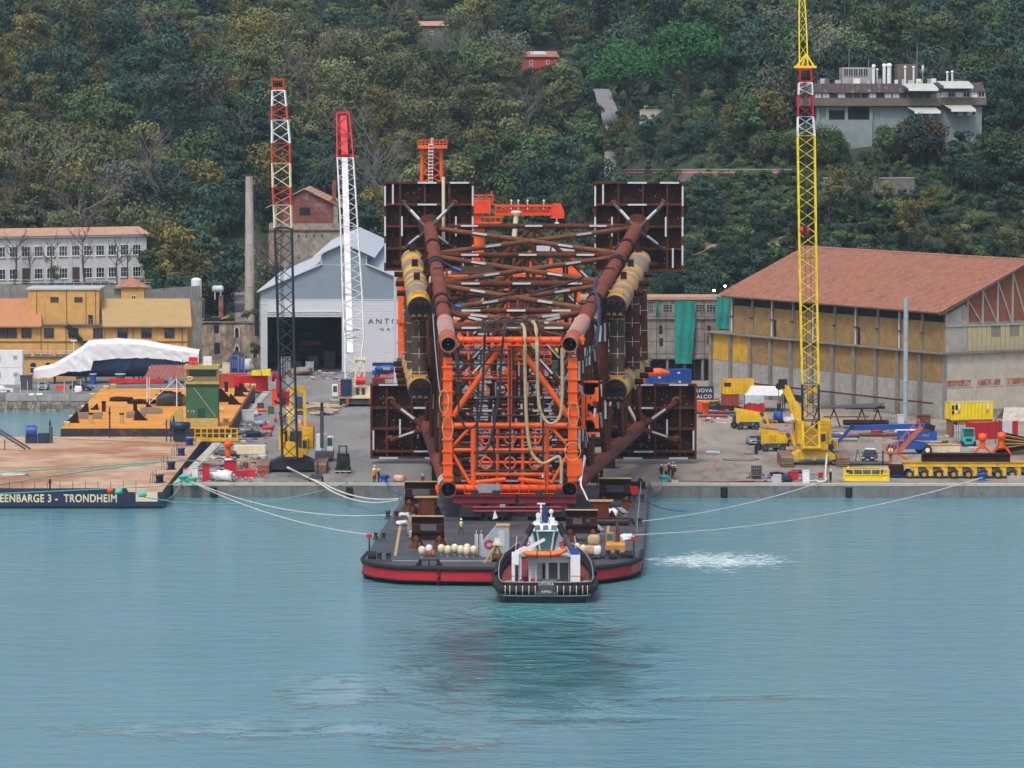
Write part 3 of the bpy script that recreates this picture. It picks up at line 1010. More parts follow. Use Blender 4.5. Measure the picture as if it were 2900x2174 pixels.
for i,(px,py,s,l)in enumerate(((125,640,1.9,'broad leafless pale tree above the white building'),(60,650,1.3,'pale leafless tree at the far left above the white building'))):
 p=A(px,py,1012)
 tree('bare',(p.x,p.y,terrain(p.x,p.y)-.2),s,i,'bare_tree',l,v=i)
for i,(px,s,l)in enumerate(((2640,1.3,'pale leafless tree behind the right part of the flat roof'),(2700,1.2,'second pale leafless tree behind the flat roof'),(2135,.8,'thin leafless tree on the dry grass terrace'))):
 p=A(px,230,1000)
 tree('bare',(p.x,p.y,terrain(p.x,p.y)-.2),s,i,'bare_tree',l,v=i)
for i,(px,Y)in enumerate(((40,946),(145,944),(240,945),(332,947),(362,950),(84,948))):
 p=A(px,800,Y)
 tree('yardbare',(p.x,p.y,16.8),(1.0,.95,1.15,.9,.75,.8)[i],i*2,'bare_tree',('leftmost bare tree','bare tree behind the autumn bush','largest bare tree','bare tree near the right end','smallest bare tree','thin bare tree second from the left')[i]+' in front of the white building',v=i)
p=A(150,795,945)
tree('ochre',(p.x,p.y,16.4),.62,1,'autumn_bush','yellow-green bush in front of the white two-storey building')
p=A(432,800,938)
tree('dark',(p.x,p.y,11.5),.85,1,'evergreen_bush','dark green bush behind the small tower with the tiled roof')
p=A(480,800,936)
tree('ochre',(p.x,p.y,12.0),.7,1,'autumn_bush','yellowing bush left of the white tank')
p=A(318,850,925)
tree('shrubd',(p.x,p.y,8),1.3,1,'dark_shrub','dark shrub behind the yellow building roof')
for i,(px,py)in enumerate(((700,880),(655,885),(722,872),(725,965))):
 p=A(px,py,889 if i<3 else 876)
 tree('shrub' if i<3 else 'ochre',(p.x,p.y,p.z-(1.5 if i<3 else 4)),(.7,.55,.6,.5)[i],i,'green_shrub',('shrub on the ruin roof beside the black pipe','shrub beside the red chimney on the ruin','small shrub at the hangar corner','ivy shrub climbing the ruin by the hangar wall')[i])
for i in range(46):
 px,py=(U(2050,2360),U(262,330))if i<28 else(U(2800,2900),U(240,400))
 tree('grass',at_hill(px,py),U(.8,1.5),U(0,6),'dry_grass_clump','straw-coloured grass clump on the terrace left of the flat-roofed building' if i<28 else 'straw-coloured grass clump right of the flat-roofed building','dry grass on the terraces')
 # ================================================================ buildings
def P_(name,m,mt,par,label=None,kind=None):return m.build(name,mt,par,label,kind=kind)
def B_(name,mt,par,*bxs,label=None):
 m=MB()
 for b in bxs:m.bx(*b)
 return m.build(name,mt,par,label)
def window(t,x,z,w_,h_,y=0,nx=2,ny=2,fm=None,gm=None,fr=.10,d=.12,sill=False,lab=None):
 fm,gm=fm or WHITE,gm or GLASS
 m=MB()
 for a in((x,x+fr,z,z+h_),(x+w_-fr,x+w_,z,z+h_)):m.bx(a[0],a[1],y-d,y+.02,a[2],a[3])
 for a in((z,z+fr),(z+h_-fr,z+h_)):m.bx(x+fr,x+w_-fr,y-d,y+.02,a[0],a[1])
 for i in range(1,nx):m.bx(x+w_*i/nx-.035,x+w_*i/nx+.035,y-d*.7,y+.02,z+fr,z+h_-fr)
 for i in range(1,ny):m.bx(x+fr,x+w_-fr,y-d*.66,y+.02,z+h_*i/ny-.03,z+h_*i/ny+.03)
 if sill:m.bx(x-.1,x+w_+.1,y-d-.1,y,z-.12,z-.002)
 f=m.build('window',fm,t,lab)
 m=MB()
 m.bx(x+fr,x+w_-fr,y-.03,y+.015,z+fr,z+h_-fr)
 m.build('pane',gm,f)
 return f
def facade(name,label,cat,a,b,z):
 dx,dy=b[0]-a[0],b[1]-a[1]
 return thing(name,label,cat,(a[0],a[1],z),math.atan2(dy,dx)),math.hypot(dx,dy)
 # --- white two-storey building, upper left
wa,wb=A(-140,790,942),A(416,787,963)
wb_,L=facade('white_building','long white two-storey building with a low reddish roof and white windows, upper left','building',wa,wb,17.0)
B_('wall',WHW,wb_,(0,L,0,12,-1.5,10.2))
m=MB()
m.prism([(-.6,-.8,10.2),(L+.7,-.8,10.2),(L+.7,6,11.7),(L+.7,12.8,10.2),(-.6,12.8,10.2),(-.6,6,11.7)][1:4],(-L-1.3,0,0))
P_('roof',m,TILEP,wb_)
B_('cornice',WHITE,wb_,(-.4,L+.4,-.5,0,9.75,10.15))
k=0
x=L-3.4
while x>0:
 window(wb_,x,5.7,2.0,2.3,0,3,2,WHITE,GLASS,.12,sill=True)
 if k in(5,9):
  m=MB()
  m.bx(x+.1,x+1.9,-.08,.02,0,3.3)
  d_=P_('door',m,mat('brown_door',(.10,.05,.035),.7),wb_)
  B_('handle',GREY,d_,(x+1.6,x+1.7,-.14,-.08,1.5,1.62))
 else:window(wb_,x,.9,2.0,2.3,0,3,2,WHITE,GLASS,.12,sill=True)
 k+=1
 x-=2.86
for i in(1,4,7):B_('air_conditioner',LGREY,wb_,(L-4.0-2.86*i,L-3.4-2.86*i,-.4,0,5.0,5.5))
B_('drainpipe',LGREY,wb_,(L-.3,L-.18,-.12,0,0,9.7),(L-17.6,L-17.48,-.12,0,0,9.7))
rw=B_('retaining_wall',CONCD,None,(-130,-76,938.4,939.4,4,17.2))
rw['label']='stained concrete retaining wall below the white two-storey building';rw['category']='wall'
m=MB()
for i in range(22):
 x0=-118+i*1.9
 m.tube((x0,939,17.2),(x0,939,18.3),.05,n=4)
for z in(17.7,18.25):m.tube((-118,939,z),(-76,939,z),.04,n=4)
m.build('railing',LGREY,label='thin pale railing along the terrace edge under the white building',cat='railing')
# --- yellow building
yb=thing('yellow_building','long ochre-yellow building with an orange and a tan sheet roof and a square tower block','building',(-104,860,2.9))
x2=lambda px,Y=860:A(px,900,Y).x+104
def z2(py,Y=860):return A(0,py,Y).z-2.9
ev,mid=z2(922),x2(118)
B_('wall',OCW,yb,(0,x2(530),0,14,3.2,ev))
B_('terrace',OCW,yb,(0,x2(225),-8,0,0,z2(1012,852)))
B_('terrace_ledge',BRNC,yb,(0,x2(228),-8.3,0,z2(1012,852)+.004,z2(1008,852)))
for i,(a,b,mt)in enumerate(((0,x2(118),SHEETO),(x2(292),x2(543),SHEETT))):
 n=int((b-a)/.42)
 rd=z2(845,868)
 off=x2(277)-x2(292)if i else-1.1
 r0=P_('roof',MB().prism([(a+(off if i else 0),8,rd),(b+(0 if not i else-1.0)+(0 if i else off),8,rd),(b,-1.0,ev),(a,-1.0,ev)],(0,0,-.25)),mt,yb,'orange sheet roof' if not i else 'tan sheet roof')
 for j in range(n+1):
  xa=a+(b-a)*j/n
  ta=xa+(off if i else(off*j/n))
  m=MB()
  m.beam((xa,-1.0,ev+.03),(ta-(0 if i==0 else.0),8,rd+.03),.12,.07)
  m.build('standing_seam',mt,r0)
 B_('gable',OCW,yb,(a+.3,a+.5,0,8,ev,ev+.2))
 P_('gable',MB().prism([(b-.5,0,ev),(b-.5,14,ev),(b-1.2,8,rd-.3)],(.3,0,0)),OCW,yb)
tx0,tx1,tz=x2(80,863),x2(281,863),z2(820,863)
tw=B_('tower',OCW,yb,(tx0,tx1,3,13,ev,tz))
B_('tower_roof',LGREY,tw,(tx0-.3,tx1+.3,2.7,13.3,tz,tz+.35))
for px in(143,211):window(tw,x2(px,863),z2(855,863),1.6,1.0,3,3,2,mat('brown_frame',(.12,.07,.05)),GLASS,.08)
B_('tower_door',DARK,tw,(x2(250,863),x2(263,863),2.93,3.02,ev,ev+1.95))
for px in(103,188,243,270):B_('drainpipe',BRICK,tw,(x2(px,863),x2(px,863)+.1,2.88,3,ev,tz))
B_('flat_roof',BRNC,yb,(x2(119),x2(290),-.4,3,ev,ev+.18))
m=MB()
for i in range(16):
 xa=x2(122)+(x2(290)-x2(122))*i/15
 m.tube((xa,-.2,ev+.18),(xa,-.2,ev+1.25),.03,n=4)
for z in(.7,1.22):m.tube((x2(122),-.2,ev+z),(x2(290),-.2,ev+z),.03,n=4)
P_('roof_railing',m,GREY,yb)
BRF=mat('brown_window_frame',(.09,.05,.04),.7)
for px in(-5,19,60,124,193,263,332,400,465):
 window(yb,x2(px),z2(957),x2(px+29)-x2(px),z2(928)-z2(957),0,3,2,BRF,GLASS,.1,.1)
B_('red_pipe',BRICK,yb,(0,x2(529),-.18,-.02,z2(968),z2(966)))
for px in(115,186,296,376,515):B_('drainpipe',BRICK,yb,(x2(px),x2(px)+.1,-.14,0,3.2,ev))
m=MB()
m.beam((x2(190),-.7,ev),(x2(232),-.7,ev-3.0),.9,.12,(0,1,0))
for i in range(10):
 f=i/9
 c=(x2(190)+(x2(232)-x2(190))*f,-1.1,ev-3.0*f)
 m.tube(c,(c[0],c[1],c[2]+1.0),.03,n=4)
m.beam((x2(190),-1.1,ev+1.0),(x2(232),-1.1,ev-2.0),.06)
m.bx(x2(232),x2(248),-1.3,-.1,ev-3.05,ev-2.95)
for px in(234,246):m.tube((x2(px),-1.2,3.3),(x2(px),-1.2,ev-3),.06,n=5)
P_('fire_stair',m,DARK,yb)
for i,px in enumerate((33,92,153)):B_('terrace_pillar',OCW,yb,(x2(px,852)-.3,x2(px,852)+.3,-8,-7.5,z2(1008,852)+.004,z2(991,852)))
m=MB()
for i in range(12):
 xa=x2(222,852)*i/11
 m.tube((xa,-7.8,z2(1008,852)),(xa,-7.8,z2(993,852)),.04,n=4)
for f in(.5,1):m.tube((0,-7.8,z2(1008,852)+f),(x2(225,852),-7.8,z2(1008,852)+f),.04,n=4)
P_('terrace_railing',m,WHITE,yb)
for px in(85,127,168):
 xx,zz=x2(px,852),z2(1056,852)
 m=MB()
 pl=[(xx,-8.04,zz),(xx+1.1,-8.04,zz)]+[(xx+.55+.55*math.cos(a*PI/6),-8.04,zz+1.5+.55*math.sin(a*PI/6))for a in range(7)]
 m.prism(pl,(0,.1,0))
 f=P_('arched_window',m,GLASS,yb)
 B_('sill',WHITE,f,(xx-.1,xx+1.2,-8.15,-8.0,zz-.15,zz),(xx,xx+1.1,-8.09,-8.03,zz+1.0,zz+1.12))
 # stacked white site cabins at the left edge
sc_=thing('site_cabins','two stacked white site cabins with doors and air conditioners at the left edge','cabin',(-102.5,838,2.9))
for i in(0,1):
 f=B_('cabin',WHITE,sc_,(0,9.4,0,2.6,i*3.25,i*3.25+3.2))
 window(sc_,4.0,i*3.25+1.3,1.2,1.1,0,2,1,LGREY,GLASS)
 B_('air_conditioner',LGREY,sc_,(7.6,8.3,-.3,0,i*3.25+2.0,i*3.25+2.5))
 B_('corner_post',LGREY,sc_,(9.3,9.45,-.05,.1,i*3.25,i*3.25+3.2))
B_('door',LGREY,sc_,(7.9,8.8,-.05,0,.1,2.2))
# --- ruin
ru=thing('ruined_house','roofless ruined stone house with pointed arch windows and a rubble roof','building',(-63.2,897,2.0))
rz=lambda py:A(600,py,897).z-2.0
rx=lambda px:A(px,900,897).x+63.2
B_('wall',mat('stained_ruin_plaster',(.30,.235,.16),.95,var=.6,sc_=.6,rust=.45,rc=(.11,.095,.08),streak=.45,bump=.05),ru,(0,12.2,0,8,0,rz(915)))
B_('cornice',CONCD,ru,(-.3,12.2,-.3,.2,rz(913),rz(910)))
m=MB()
m.grid(lambda u,v:V((12.2*u+U(-.2,.2),8*v,rz(908)+2.6*(u**1.5)*(.6+.4*v)+U(-.25,.35))),14,6,False)
P_('rubble_roof',m,mat('broken_tiles',(.20,.13,.10),.95,var=.5,sc_=2),ru)
for px,py0,py1,w_,arch in((664,922,955,.95,1),(664,975,1010,.95,1),(606,970,1001,1.2,0),(606,920,943,1.0,0),(715,978,1012,1.0,1)):
 xx=rx(px)
 m=MB()
 pl=[(xx,-.06,rz(py1)),(xx+w_,-.06,rz(py1)),(xx+w_,-.06,rz(py0)-.7)]+([(xx+w_/2,-.06,rz(py0))]if arch else[(xx+w_,-.06,rz(py0)),(xx,-.06,rz(py0))])+[(xx,-.06,rz(py0)-.7)]
 m.prism(pl,(0,.1,0))
 f=P_('window_opening',m,NAVY,ru)
 if arch:
  m=MB()
  P0=[V(p)+V((0,-.04,0))for p in pl]
  for a,b in zip(P0[1:],P0[2:]+[P0[0]]):m.beam(a,b,.16,.14,(0,1,0))
  P_('surround',CONC,f)if False else m.build('surround',WHW,f)
m=MB()
m.bx(rx(578),rx(625),-.05,.02,rz(918),rz(898))
P_('black_sheet',m,DARK,ru)
m=MB()
m.add([(rx(632),-1.6,0),(rx(722),-1.6,0),(rx(690),-.4,rz(1000)),(rx(668),-.3,rz(990)),(rx(650),-.5,rz(1008))],[(0,1,2,3,4)])
P_('black_sheet',m,DARK,ru)
m=MB()
c=A(626,868,902)
m.bx(c.x-.45,c.x+.45,901.5,902.4,9,A(626,836,902).z)
o=m.build('brick_chimney',BRICK,label='short red brick chimney behind the ruined house',cat='chimney')
m=MB()
m.tube((A(727,860,893).x,893,9),(A(727,832,893).x,893,A(727,832,893).z),.45,n=10)
m.build('flue_pipe',DARK,label='short black pipe at the hangar corner above the ruin',cat='pipe')
# --- tall chimney
c=A(707,850,930)
ch=thing('tall_chimney','tall slender grey concrete chimney left of the stone tower','chimney',(c.x,c.y,6))
zt=A(707,498,930).z-6
m=MB()
m.lathe((0,0,0),[(1.12,0),(.78,zt)],16)
P_('shaft',m,mat('chimney_concrete',(.36,.33,.28),.9,var=.2,streak=.3,rc=(.22,.2,.18)),ch)
m=MB()
m.lathe((0,0,zt),[(.78,0),(.9,.05),(.9,.3),(.6,.3),(.6,-.5)],16)
P_('rim',m,RUST,ch)
for z in(6,11,16,20):
 m=MB()
 r_=1.12-.34*z/zt
 m.lathe((0,0,z),[(r_,0),(r_+.02,.02),(r_+.02,.1),(r_,.12)],16)
 P_('band',m,CONCD,ch)
 # --- stone tower house behind the hangar
st=thing('stone_tower_house','tall ruined stone and brick house with a pale tiled gable roof behind the hangar','building',(A(762,700,1008).x,1008,8))
sx_=lambda px:A(px,700,1008).x-st.location.x
sz_=lambda py:A(800,py,1008).z-8
W_=sx_(964)
B_('stone_wall',STONE,st,(0,W_,0,18,0,sz_(632)))
B_('quoin_wall',mat('stone_brick_quoins',(.33,.2,.14),.9,var=.4,sc_=1.5),st,(-.05,1.3,-.12,.2,0,sz_(665)))
B_('string_course',BRICK,st,(-.3,W_+.3,-.35,.1,sz_(653),sz_(650)))
m=MB()
m.prism([(.9,.5,sz_(632)),(W_-.6,.5,sz_(632)),(W_-.6,.5,sz_(578)),(sx_(863),.5,sz_(540)),(.9,.5,sz_(578))],(0,17,0))
P_('brick_gable',m,BRICK,st)
for a,b in((sx_(775),sx_(785)),(sx_(945),sx_(958))):B_('stone_pier',STONE,st,(a,b,.1,.6,sz_(632),sz_(580)))
B_('parapet',STONE,st,(0,W_,-.12,.5,sz_(650)+.01,sz_(632)))
B_('window',NAVY,st,(sx_(848),sx_(879),.42,.5,sz_(608),sz_(587)))
for i in range(6):B_('beam_hole',NAVY,st,(sx_(800+i*22),sx_(804+i*22),-.05,.1,sz_(672),sz_(664)))
m=MB()
pk,rr_=sz_(535),46
lft,rgt=sx_(752),sx_(978)
for(xa,za),(xb,zb)in(((lft,sz_(590)),(sx_(863),pk)),((sx_(863),pk),(rgt,sz_(592)))):
 n_=10
 for i in range(n_):
  f0,f1=i/n_,(i+1)/n_
  if xa==lft:f0,f1=1-f0,1-f1
  p0,p1=V((xa+(xb-xa)*f0,-.3,za+(zb-za)*f0)),V((xa+(xb-xa)*f1,-.3,za+(zb-za)*f1))
  m.prism([p0+V((0,0,.06)),p1+V((0,0,.16)),p1,p0-V((0,0,.1))],(0,rr_*.85,0))
P_('roof',m,TILEP,st)
B_('roof_chimney',BRICK,st,(sx_(937),sx_(948),8,9,sz_(575),sz_(512)))
# --- hangar
HY=889.0
hx=lambda px:A(px,900,HY).x
hz_=lambda py:A(900,py,HY).z-2.0
hg=thing('white_hangar','large pale grey and white metal hangar with a raised roof monitor and open door','hangar',(0,HY,2.0))
XL,XR=hx(738),2*hx(975)-hx(738)
zE,zB,xm0,xm1=hz_(825),hz_(750),hx(911),hx(1038)
zM,zP,xC=hz_(722),hz_(690),hx(975)
zD,x_d0,x_d1=hz_(897),hx(757),hx(968)
HD=92
zS=hz_(848)
n_=60
fw=MB()
fw.bx(XL,x_d0,0,.3,0,zS)
fw=P_('front_wall',fw,HANG,hg)
P_('front_wall',MB().bx(x_d1,XR,0,.3,0,zS),HANG,hg)
P_('door_header',MB().bx(x_d0,x_d1,-.05,.25,zD,zS),HANG,hg)
for i in range(24):
 z=.3+i*(zS-.3)/24
 P_('cladding_rib',MB().bx(x_d1+.02,XR,-.035,0,z,z+.05),LGREY,fw)
for i in range(30):
 z=.2+i*(zS-.2)/30
 P_('cladding_rib',MB().bx(XL,x_d0,-.06,0,z,z+.08),LGREY,fw)
for i in range(4):P_('door_fold',MB().bx(x_d0,x_d1,-.16-.04*i,-.05,zD+i*.32,zD+i*.32+.18),HANG,hg)
P_('gable',MB().prism([(XL,.02,zS),(XR,.02,zS),(XR,.02,zE),(xm1,.02,zB),(xm1,.02,zM),(xC,.02,zP),(xm0,.02,zM),(xm0,.02,zB),(XL,.02,zE)],(0,.3,0)),HANGB,hg)
P_('trim',MB().bx(XL-.05,XR,-.1,0,zS-.1,zS+.1),HROOF,hg)
P_('trim',MB().bx(xm0,xm1,-.04,.02,zB-.06,zB+.06),HROOF,hg)
for x in(xm0,xm1):P_('trim',MB().bx(x-.12,x+.12,-.06,.02,zB+.07,zM),HROOF,hg)
def slope(x0,z0,x1,z1,y0,y1,nm,par,th=.25):
 return P_(nm,MB().prism([(x0,y0,z0),(x1,y0,z1),(x1,y0,z1-th),(x0,y0,z0-th)],(0,y1-y0,0)),HROOF,par)
rf=slope(XL-.7,zE+.05,xm0+.02,zB+.35,-.6,HD,'roof',hg)
slope(xm1-.02,zB+.35,XR+.7,zE+.05,-.6,HD,'roof',hg)
mo=P_('monitor_wall',MB().bx(xm0,xm1,.4,HD-1,zB,zM),HANGB,hg)
slope(hx(887),zM-.3,xC,zP+.3,-.9,HD,'monitor_roof',mo)
slope(xC,zP+.3,hx(1063),zM-.3,-.9,HD,'monitor_roof',mo)
P_('side_wall',MB().bx(XL,XL+.3,.3,HD,0,zE-.2),HANG,hg)
P_('back_wall',MB().bx(XL,XR,HD,HD+.3,0,zE),HANGB,hg)
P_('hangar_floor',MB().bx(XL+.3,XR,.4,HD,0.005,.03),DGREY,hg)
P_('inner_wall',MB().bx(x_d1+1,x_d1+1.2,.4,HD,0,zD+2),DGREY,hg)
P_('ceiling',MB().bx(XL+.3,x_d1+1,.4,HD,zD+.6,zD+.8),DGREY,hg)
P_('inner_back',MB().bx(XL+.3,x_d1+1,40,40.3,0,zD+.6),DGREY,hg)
INK=mat('navy_lettering',(.05,.08,.12),.6)
o=txt('ANTO',1.5,(hx(1085),-.08,hz_(910)),INK,hg,sx=1.15,space=1.45)
o=txt('NAV',.9,(hx(1098),-.08,hz_(932)),INK,hg,sx=1.15,space=2.0)
m=MB()
for i in range(4):
 m.bx(hx(815)+i*3.4,hx(815)+i*3.4+2.2,9+i*2,11+i*2,0,1.5+i)
 m.beam((hx(790),12,2.2+i*1.6),(hx(900),12,2.2+i*1.6),.14)
o=m.build('work_staging',DGREY,label='dim scaffold staging and crates inside the open hangar door',cat='scaffold',loc=(0,HY,2.03))
m=MB()
m.bx(hx(840),hx(900),14,14.4,4.4,5.2)
m.build('red_beam',MAROON,label='dull red beam across the staging inside the hangar',cat='beam',loc=(0,HY,2))
# --- tiled warehouse on the right
C0,C1=G(2668,1188,2.0),G(2012,1112,2.0)
ux_,uy_=(C1.x-C0.x),(C1.y-C0.y)
WL=math.hypot(ux_,uy_)
ang=math.atan2(uy_,ux_)
wh=thing('tiled_warehouse','big concrete warehouse with terracotta tiled roof and mustard panelled upper walls','warehouse',(C0.x,C0.y,2.0),ang+PI)
# local frame: +x towards the near corner's gable end is 0, side runs to x=-WL; +y goes into the building
def wz(py):return A(2668,py,C0.y).z-2.0
zLed,zEav,zMus,zPn=wz(1003),wz(884),wz(1084),wz(914)
WD=36.0
zRid=zEav+8.6
B_('lower_wall',mat('block_wall',(.33,.33,.32),.9,var=.15,sc_=.4,streak=.25,rc=(.22,.21,.2)),wh,(-WL,0,0,WD,0,zLed))
B_('ledge',PILAS,wh,(-WL-.8,.8,-.9,WD+.8,zLed,zLed+.3))
B_('upper_frame',PILAS,wh,(-WL+5.5,0,.6,WD-.6,zLed+.3,zPn))
B_('void_shade',NAVY,wh,(-WL+5.7,-.2,1.0,WD-1,zPn,zEav-.1))  # dark block painting the shade in the open eave gap
B_('eave_beam',PILAS,wh,(-WL+5.0,.9,-.9,.2,zEav-.35,zEav-.02))
NB=11
for i in range(NB):
 a,b=-WL+WL*i/NB,-WL+WL*(i+1)/NB
 B_('pilaster',PILAS,wh,(a,a+.85,-.45,0,0,zLed))
 lo=MB().bx(a+.95,b-.06,-.06,0,zMus+.03,zLed-.05)
 pn=P_('mustard_panel',lo,YCLAD if i>1 else YEL,wh)
 n_=14
 for j in range(n_):
  xx=a+.95+(b-a-1.0)*(j+.5)/n_
  P_('panel_rib',MB().bx(xx-.04,xx+.04,-.1,-.06,zMus+.03,zLed-.05),YCLAD,pn)
 if i:
  aa=a if i>1 else-WL+5.5
  pn=P_('mustard_panel',MB().bx(a+.5,b-.06,.5,.6,zLed+.35,zPn),YCLAD,wh)
  for j in range(n_):
   xx=a+.5+(b-a-.6)*(j+.5)/n_
   P_('panel_rib',MB().bx(xx-.04,xx+.04,.46,.5,zLed+.35,zPn),YCLAD,pn)
  B_('upper_post',PILAS,wh,(a-.1,a+.42,.3,.62,zLed+.3,zEav-.3))
  if i%2:B_('downpipe',WHITE,wh,(a+.1,a+.24,.12,.28,zLed+.3,zEav-.5))
  if i in(3,7):B_('opening',NAVY,wh,(a+.6,a+1.3,.42,.5,zLed+.35,zLed+3.4))
  B_('wall_lamp',DARK,wh,(a+.2,a+.5,-.3,.3,zLed+3.3,zLed+3.5))
for j in range(3):
 for i in range(NB):
  a,b=-WL+WL*i/NB,-WL+WL*(i+1)/NB
  B_('wall_block_course',CONC,wh,(a+.9,b-.05,-.02,0,.2+j*zMus/3,zMus*(j+1)/3-.08))
B_('rusty_rail',RUST,wh,(-WL*.78,-1,-1.6,-1.2,2.7,2.95))
m=MB()
NC=46
for sgn in(0,1):
 for i in range(NC):
  f0,f1=i/NC,(i+1)/NC
  ya,yb2=(-1.3+f0*(WD/2+1.3)),(-1.3+f1*(WD/2+1.3))
  za,zb=zEav+f0*(zRid-zEav),zEav+f1*(zRid-zEav)
  if sgn:ya,yb2=WD-ya,WD-yb2
  m.add([(-WL+4.2,ya,za+.13),(1.2,ya,za+.13),(1.2,yb2,zb+.03),(-WL+4.2,yb2,zb+.03),(-WL+4.2,ya,za-.1),(1.2,ya,za-.1)],[(0,1,2,3),(1,0,4,5)]if not sgn else[(3,2,1,0),(0,1,5,4)])
rf=P_('tile_roof',m,TILE,wh)
m=MB()
for sg in(0,1):
 y0_,y1_=(-1.3,WD/2)if not sg else(WD+1.3,WD/2)
 for k_ in range(24):
  f=k_/24
  p0=V((1.25,y0_+(y1_-y0_)*f,zEav+(zRid-zEav)*f+.16))
  p1=V((1.25,y0_+(y1_-y0_)*(f+1/24),zEav+(zRid-zEav)*(f+1/24)+.13))
  m.tube(p0-V((.15,0,0)),p1-V((.15,0,0)),.24,.2,6)
for k_ in range(56):
 xx=-WL+4.2+(WL-3.0)*k_/56
 m.tube((xx,WD/2,zRid+.1),(xx+1.2,WD/2,zRid+.08),.26,.22,6)
o=P_('ridge_tile',m,TILE,rf)
o['kind']='stuff'
P_('gable_wall',MB().prism([(-.6,.6,zLed+.3),(-.6,WD-.6,zLed+.3),(-.6,WD-.6,zEav-.1),(-.6,WD/2,zRid-.3),(-.6,.6,zEav-.1)],(.5,0,0)),mat('perforated_brick',(.21,.075,.035),.9,var=.4,sc_=4),wh)
P_('gable_edge',MB().prism([(-.05,-.8,zEav-.5),(-.05,WD/2,zRid-.5),(-.05,WD/2,zRid-.02),(-.05,-.8,zEav-.02)],(.5,0,0)),CONC,wh)
P_('gable_edge',MB().prism([(-.05,WD+.8,zEav-.5),(-.05,WD/2,zRid-.5),(-.05,WD/2,zRid-.02),(-.05,WD+.8,zEav-.02)],(.5,0,0)),CONC,wh)
zT=zEav-2.3
P_('corner_panel',MB().prism([(-.08,.6,zLed+.3),(-.08,5.2,zLed+.3),(-.08,5.2,zEav+.6),(-.08,4.6,zEav+1.2),(-.08,.6,zEav-.6)],(.12,0,0)),CONC,wh)
B_('truss_chord',CONC,wh,(-.09,.18,.6,WD-.6,zT-.3,zT))
for i in range(9):
 y_=5.2+3.2*i
 top=zEav-.4+(zRid-zEav)*(1-abs(y_-WD/2)/(WD/2))
 if top>zT+.8:P_('truss_post',MB().beam((.05,y_,zT),(.05,y_,top),.3),CONC,wh)
 y_2=y_+3.2
 if y_2<WD/2+.1:P_('truss_diagonal',MB().beam((.06,y_,top-.1),(.06,y_2-.1,zT),.24),CONC,wh)
for i in range(30):
 y_=5.3+i
 if y_<WD-1.5:B_('slat_panel',mat('pale_yellow_slats',(.42,.36,.2),.85,var=.1)if i==0 else bpy.data.materials['pale_yellow_slats'],wh,(-.09,.06,y_,y_+.9,zLed+.35+(1.4 if i in(5,6,10,11)else 0)*0,zT-.32-(2.0 if i in(5,6,9,10)else 0)))
B_('void_shade',NAVY,wh,(-.2,-.085,5.3,WD-1,zLed+.4,zT-.3))  # dark sheet standing for the shade behind the slats
gl=B_('gable_lower_wall',BEIGEW,wh,(0,.12,.9,WD,1.5,zLed-.02))
for z0,z1 in((zMus-1.0,zMus-.9),(.2,.3)):B_('wall_line',CONCD,gl,(.12,.15,.9,WD,z0,z1))
for i in range(5):B_('wall_pier',BEIGEW,wh,(.12,.26,6.5+i*6.5,7.0+i*6.5,1.5,zLed-.02))
for a,b in((.9,5.9),(7.4,12.2),(13.6,18.4)):B_('exposed_brick',mat('red_brick_patch',(.30,.09,.055),.9,var=.5,sc_=2,rust=.45,rc=(.42,.38,.31),rsc=.9)if a<1 else bpy.data.materials['red_brick_patch'],gl,(.121,.15,a,b,zMus-.7,zMus+.35))
B_('gable_base',CONCD,wh,(0,.3,0,WD,0,1.5),(0,.1,0,.9,1.5,zLed-.02))
m=MB()
for i in range(16):
 y_=.5+i*2
 m.beam((.9,y_,zLed+.3),(.9,y_,zLed+1.35),.12)
for z in(.8,1.3):m.beam((.9,.5,zLed+z),(.9,31,zLed+z),.09)
P_('balustrade',m,CONC,wh)
# tall grey duct in front of the warehouse
c=G(2564,1190,2.0)
m=MB()
m.tube((c.x,c.y,2.3),(c.x,c.y,A(2564,843,c.y).z),.42,n=14)
dp=thing('steel_duct','tall grey vertical steel duct standing in front of the tiled warehouse','duct',c)
m.build('pipe',BGREY,dp,world=True)
m=MB()
for py in(900,960,1020,1080,1140):
 z=A(2564,py,c.y).z
 m.ring((c.x,c.y,z),(0,0,1),.44,.06,14)
m.build('pipe_joint',GREY,dp,world=True)
MB().bx(c.x-.6,c.x+.6,c.y-.6,c.y+.6,2,2.3).build('base',GREY,dp,world=True)
# --- derelict concrete building with green netting
DY=862.0
db=thing('derelict_building','grey derelict concrete building with empty windows behind the blue container','building',(A(1640,900,DY).x,DY,2.0))
bx_=lambda px:A(px,900,DY).x-db.location.x
bz_=lambda py:A(1900,py,DY).z-2.0
DL=bx_(2040)
B_('wall',mat('weathered_facade',(.24,.23,.2),.95,var=.35,sc_=.3,rust=.25,rc=(.16,.12,.09),streak=.4),db,(0,DL,0,10,bz_(1018),bz_(848)))
B_('flat_roof',TILEP,db,(-.3,DL+.3,-.5,10.3,bz_(848),bz_(840)))
B_('open_ground_floor',NAVY,db,(0,DL,1.2,10,0,bz_(1018)))
for py in(900,1012):B_('floor_slab',CONCD,db,(0,DL,-.4,0,bz_(py+3),bz_(py-3)))
for i in range(9):B_('column',CONCD,db,(i*DL/8-.25,i*DL/8+.25,-.05,1.2,0,bz_(1018)))
for px in(1655,1700,1745,1790,1834,1877,1910,1970,2000):
 window(db,bx_(px),bz_(884),1.9 if px!=1834 else 1.2,1.6 if px!=1834 else 2.2,0,3,3,CONC,GLASS,.1)
for px,py in((1868,980),(1866,945),(2003,945),(2003,975)):B_('window_opening',NAVY,db,(bx_(px),bx_(px)+.7,-.04,.02,bz_(py),bz_(py)+1.6))
m=MB()
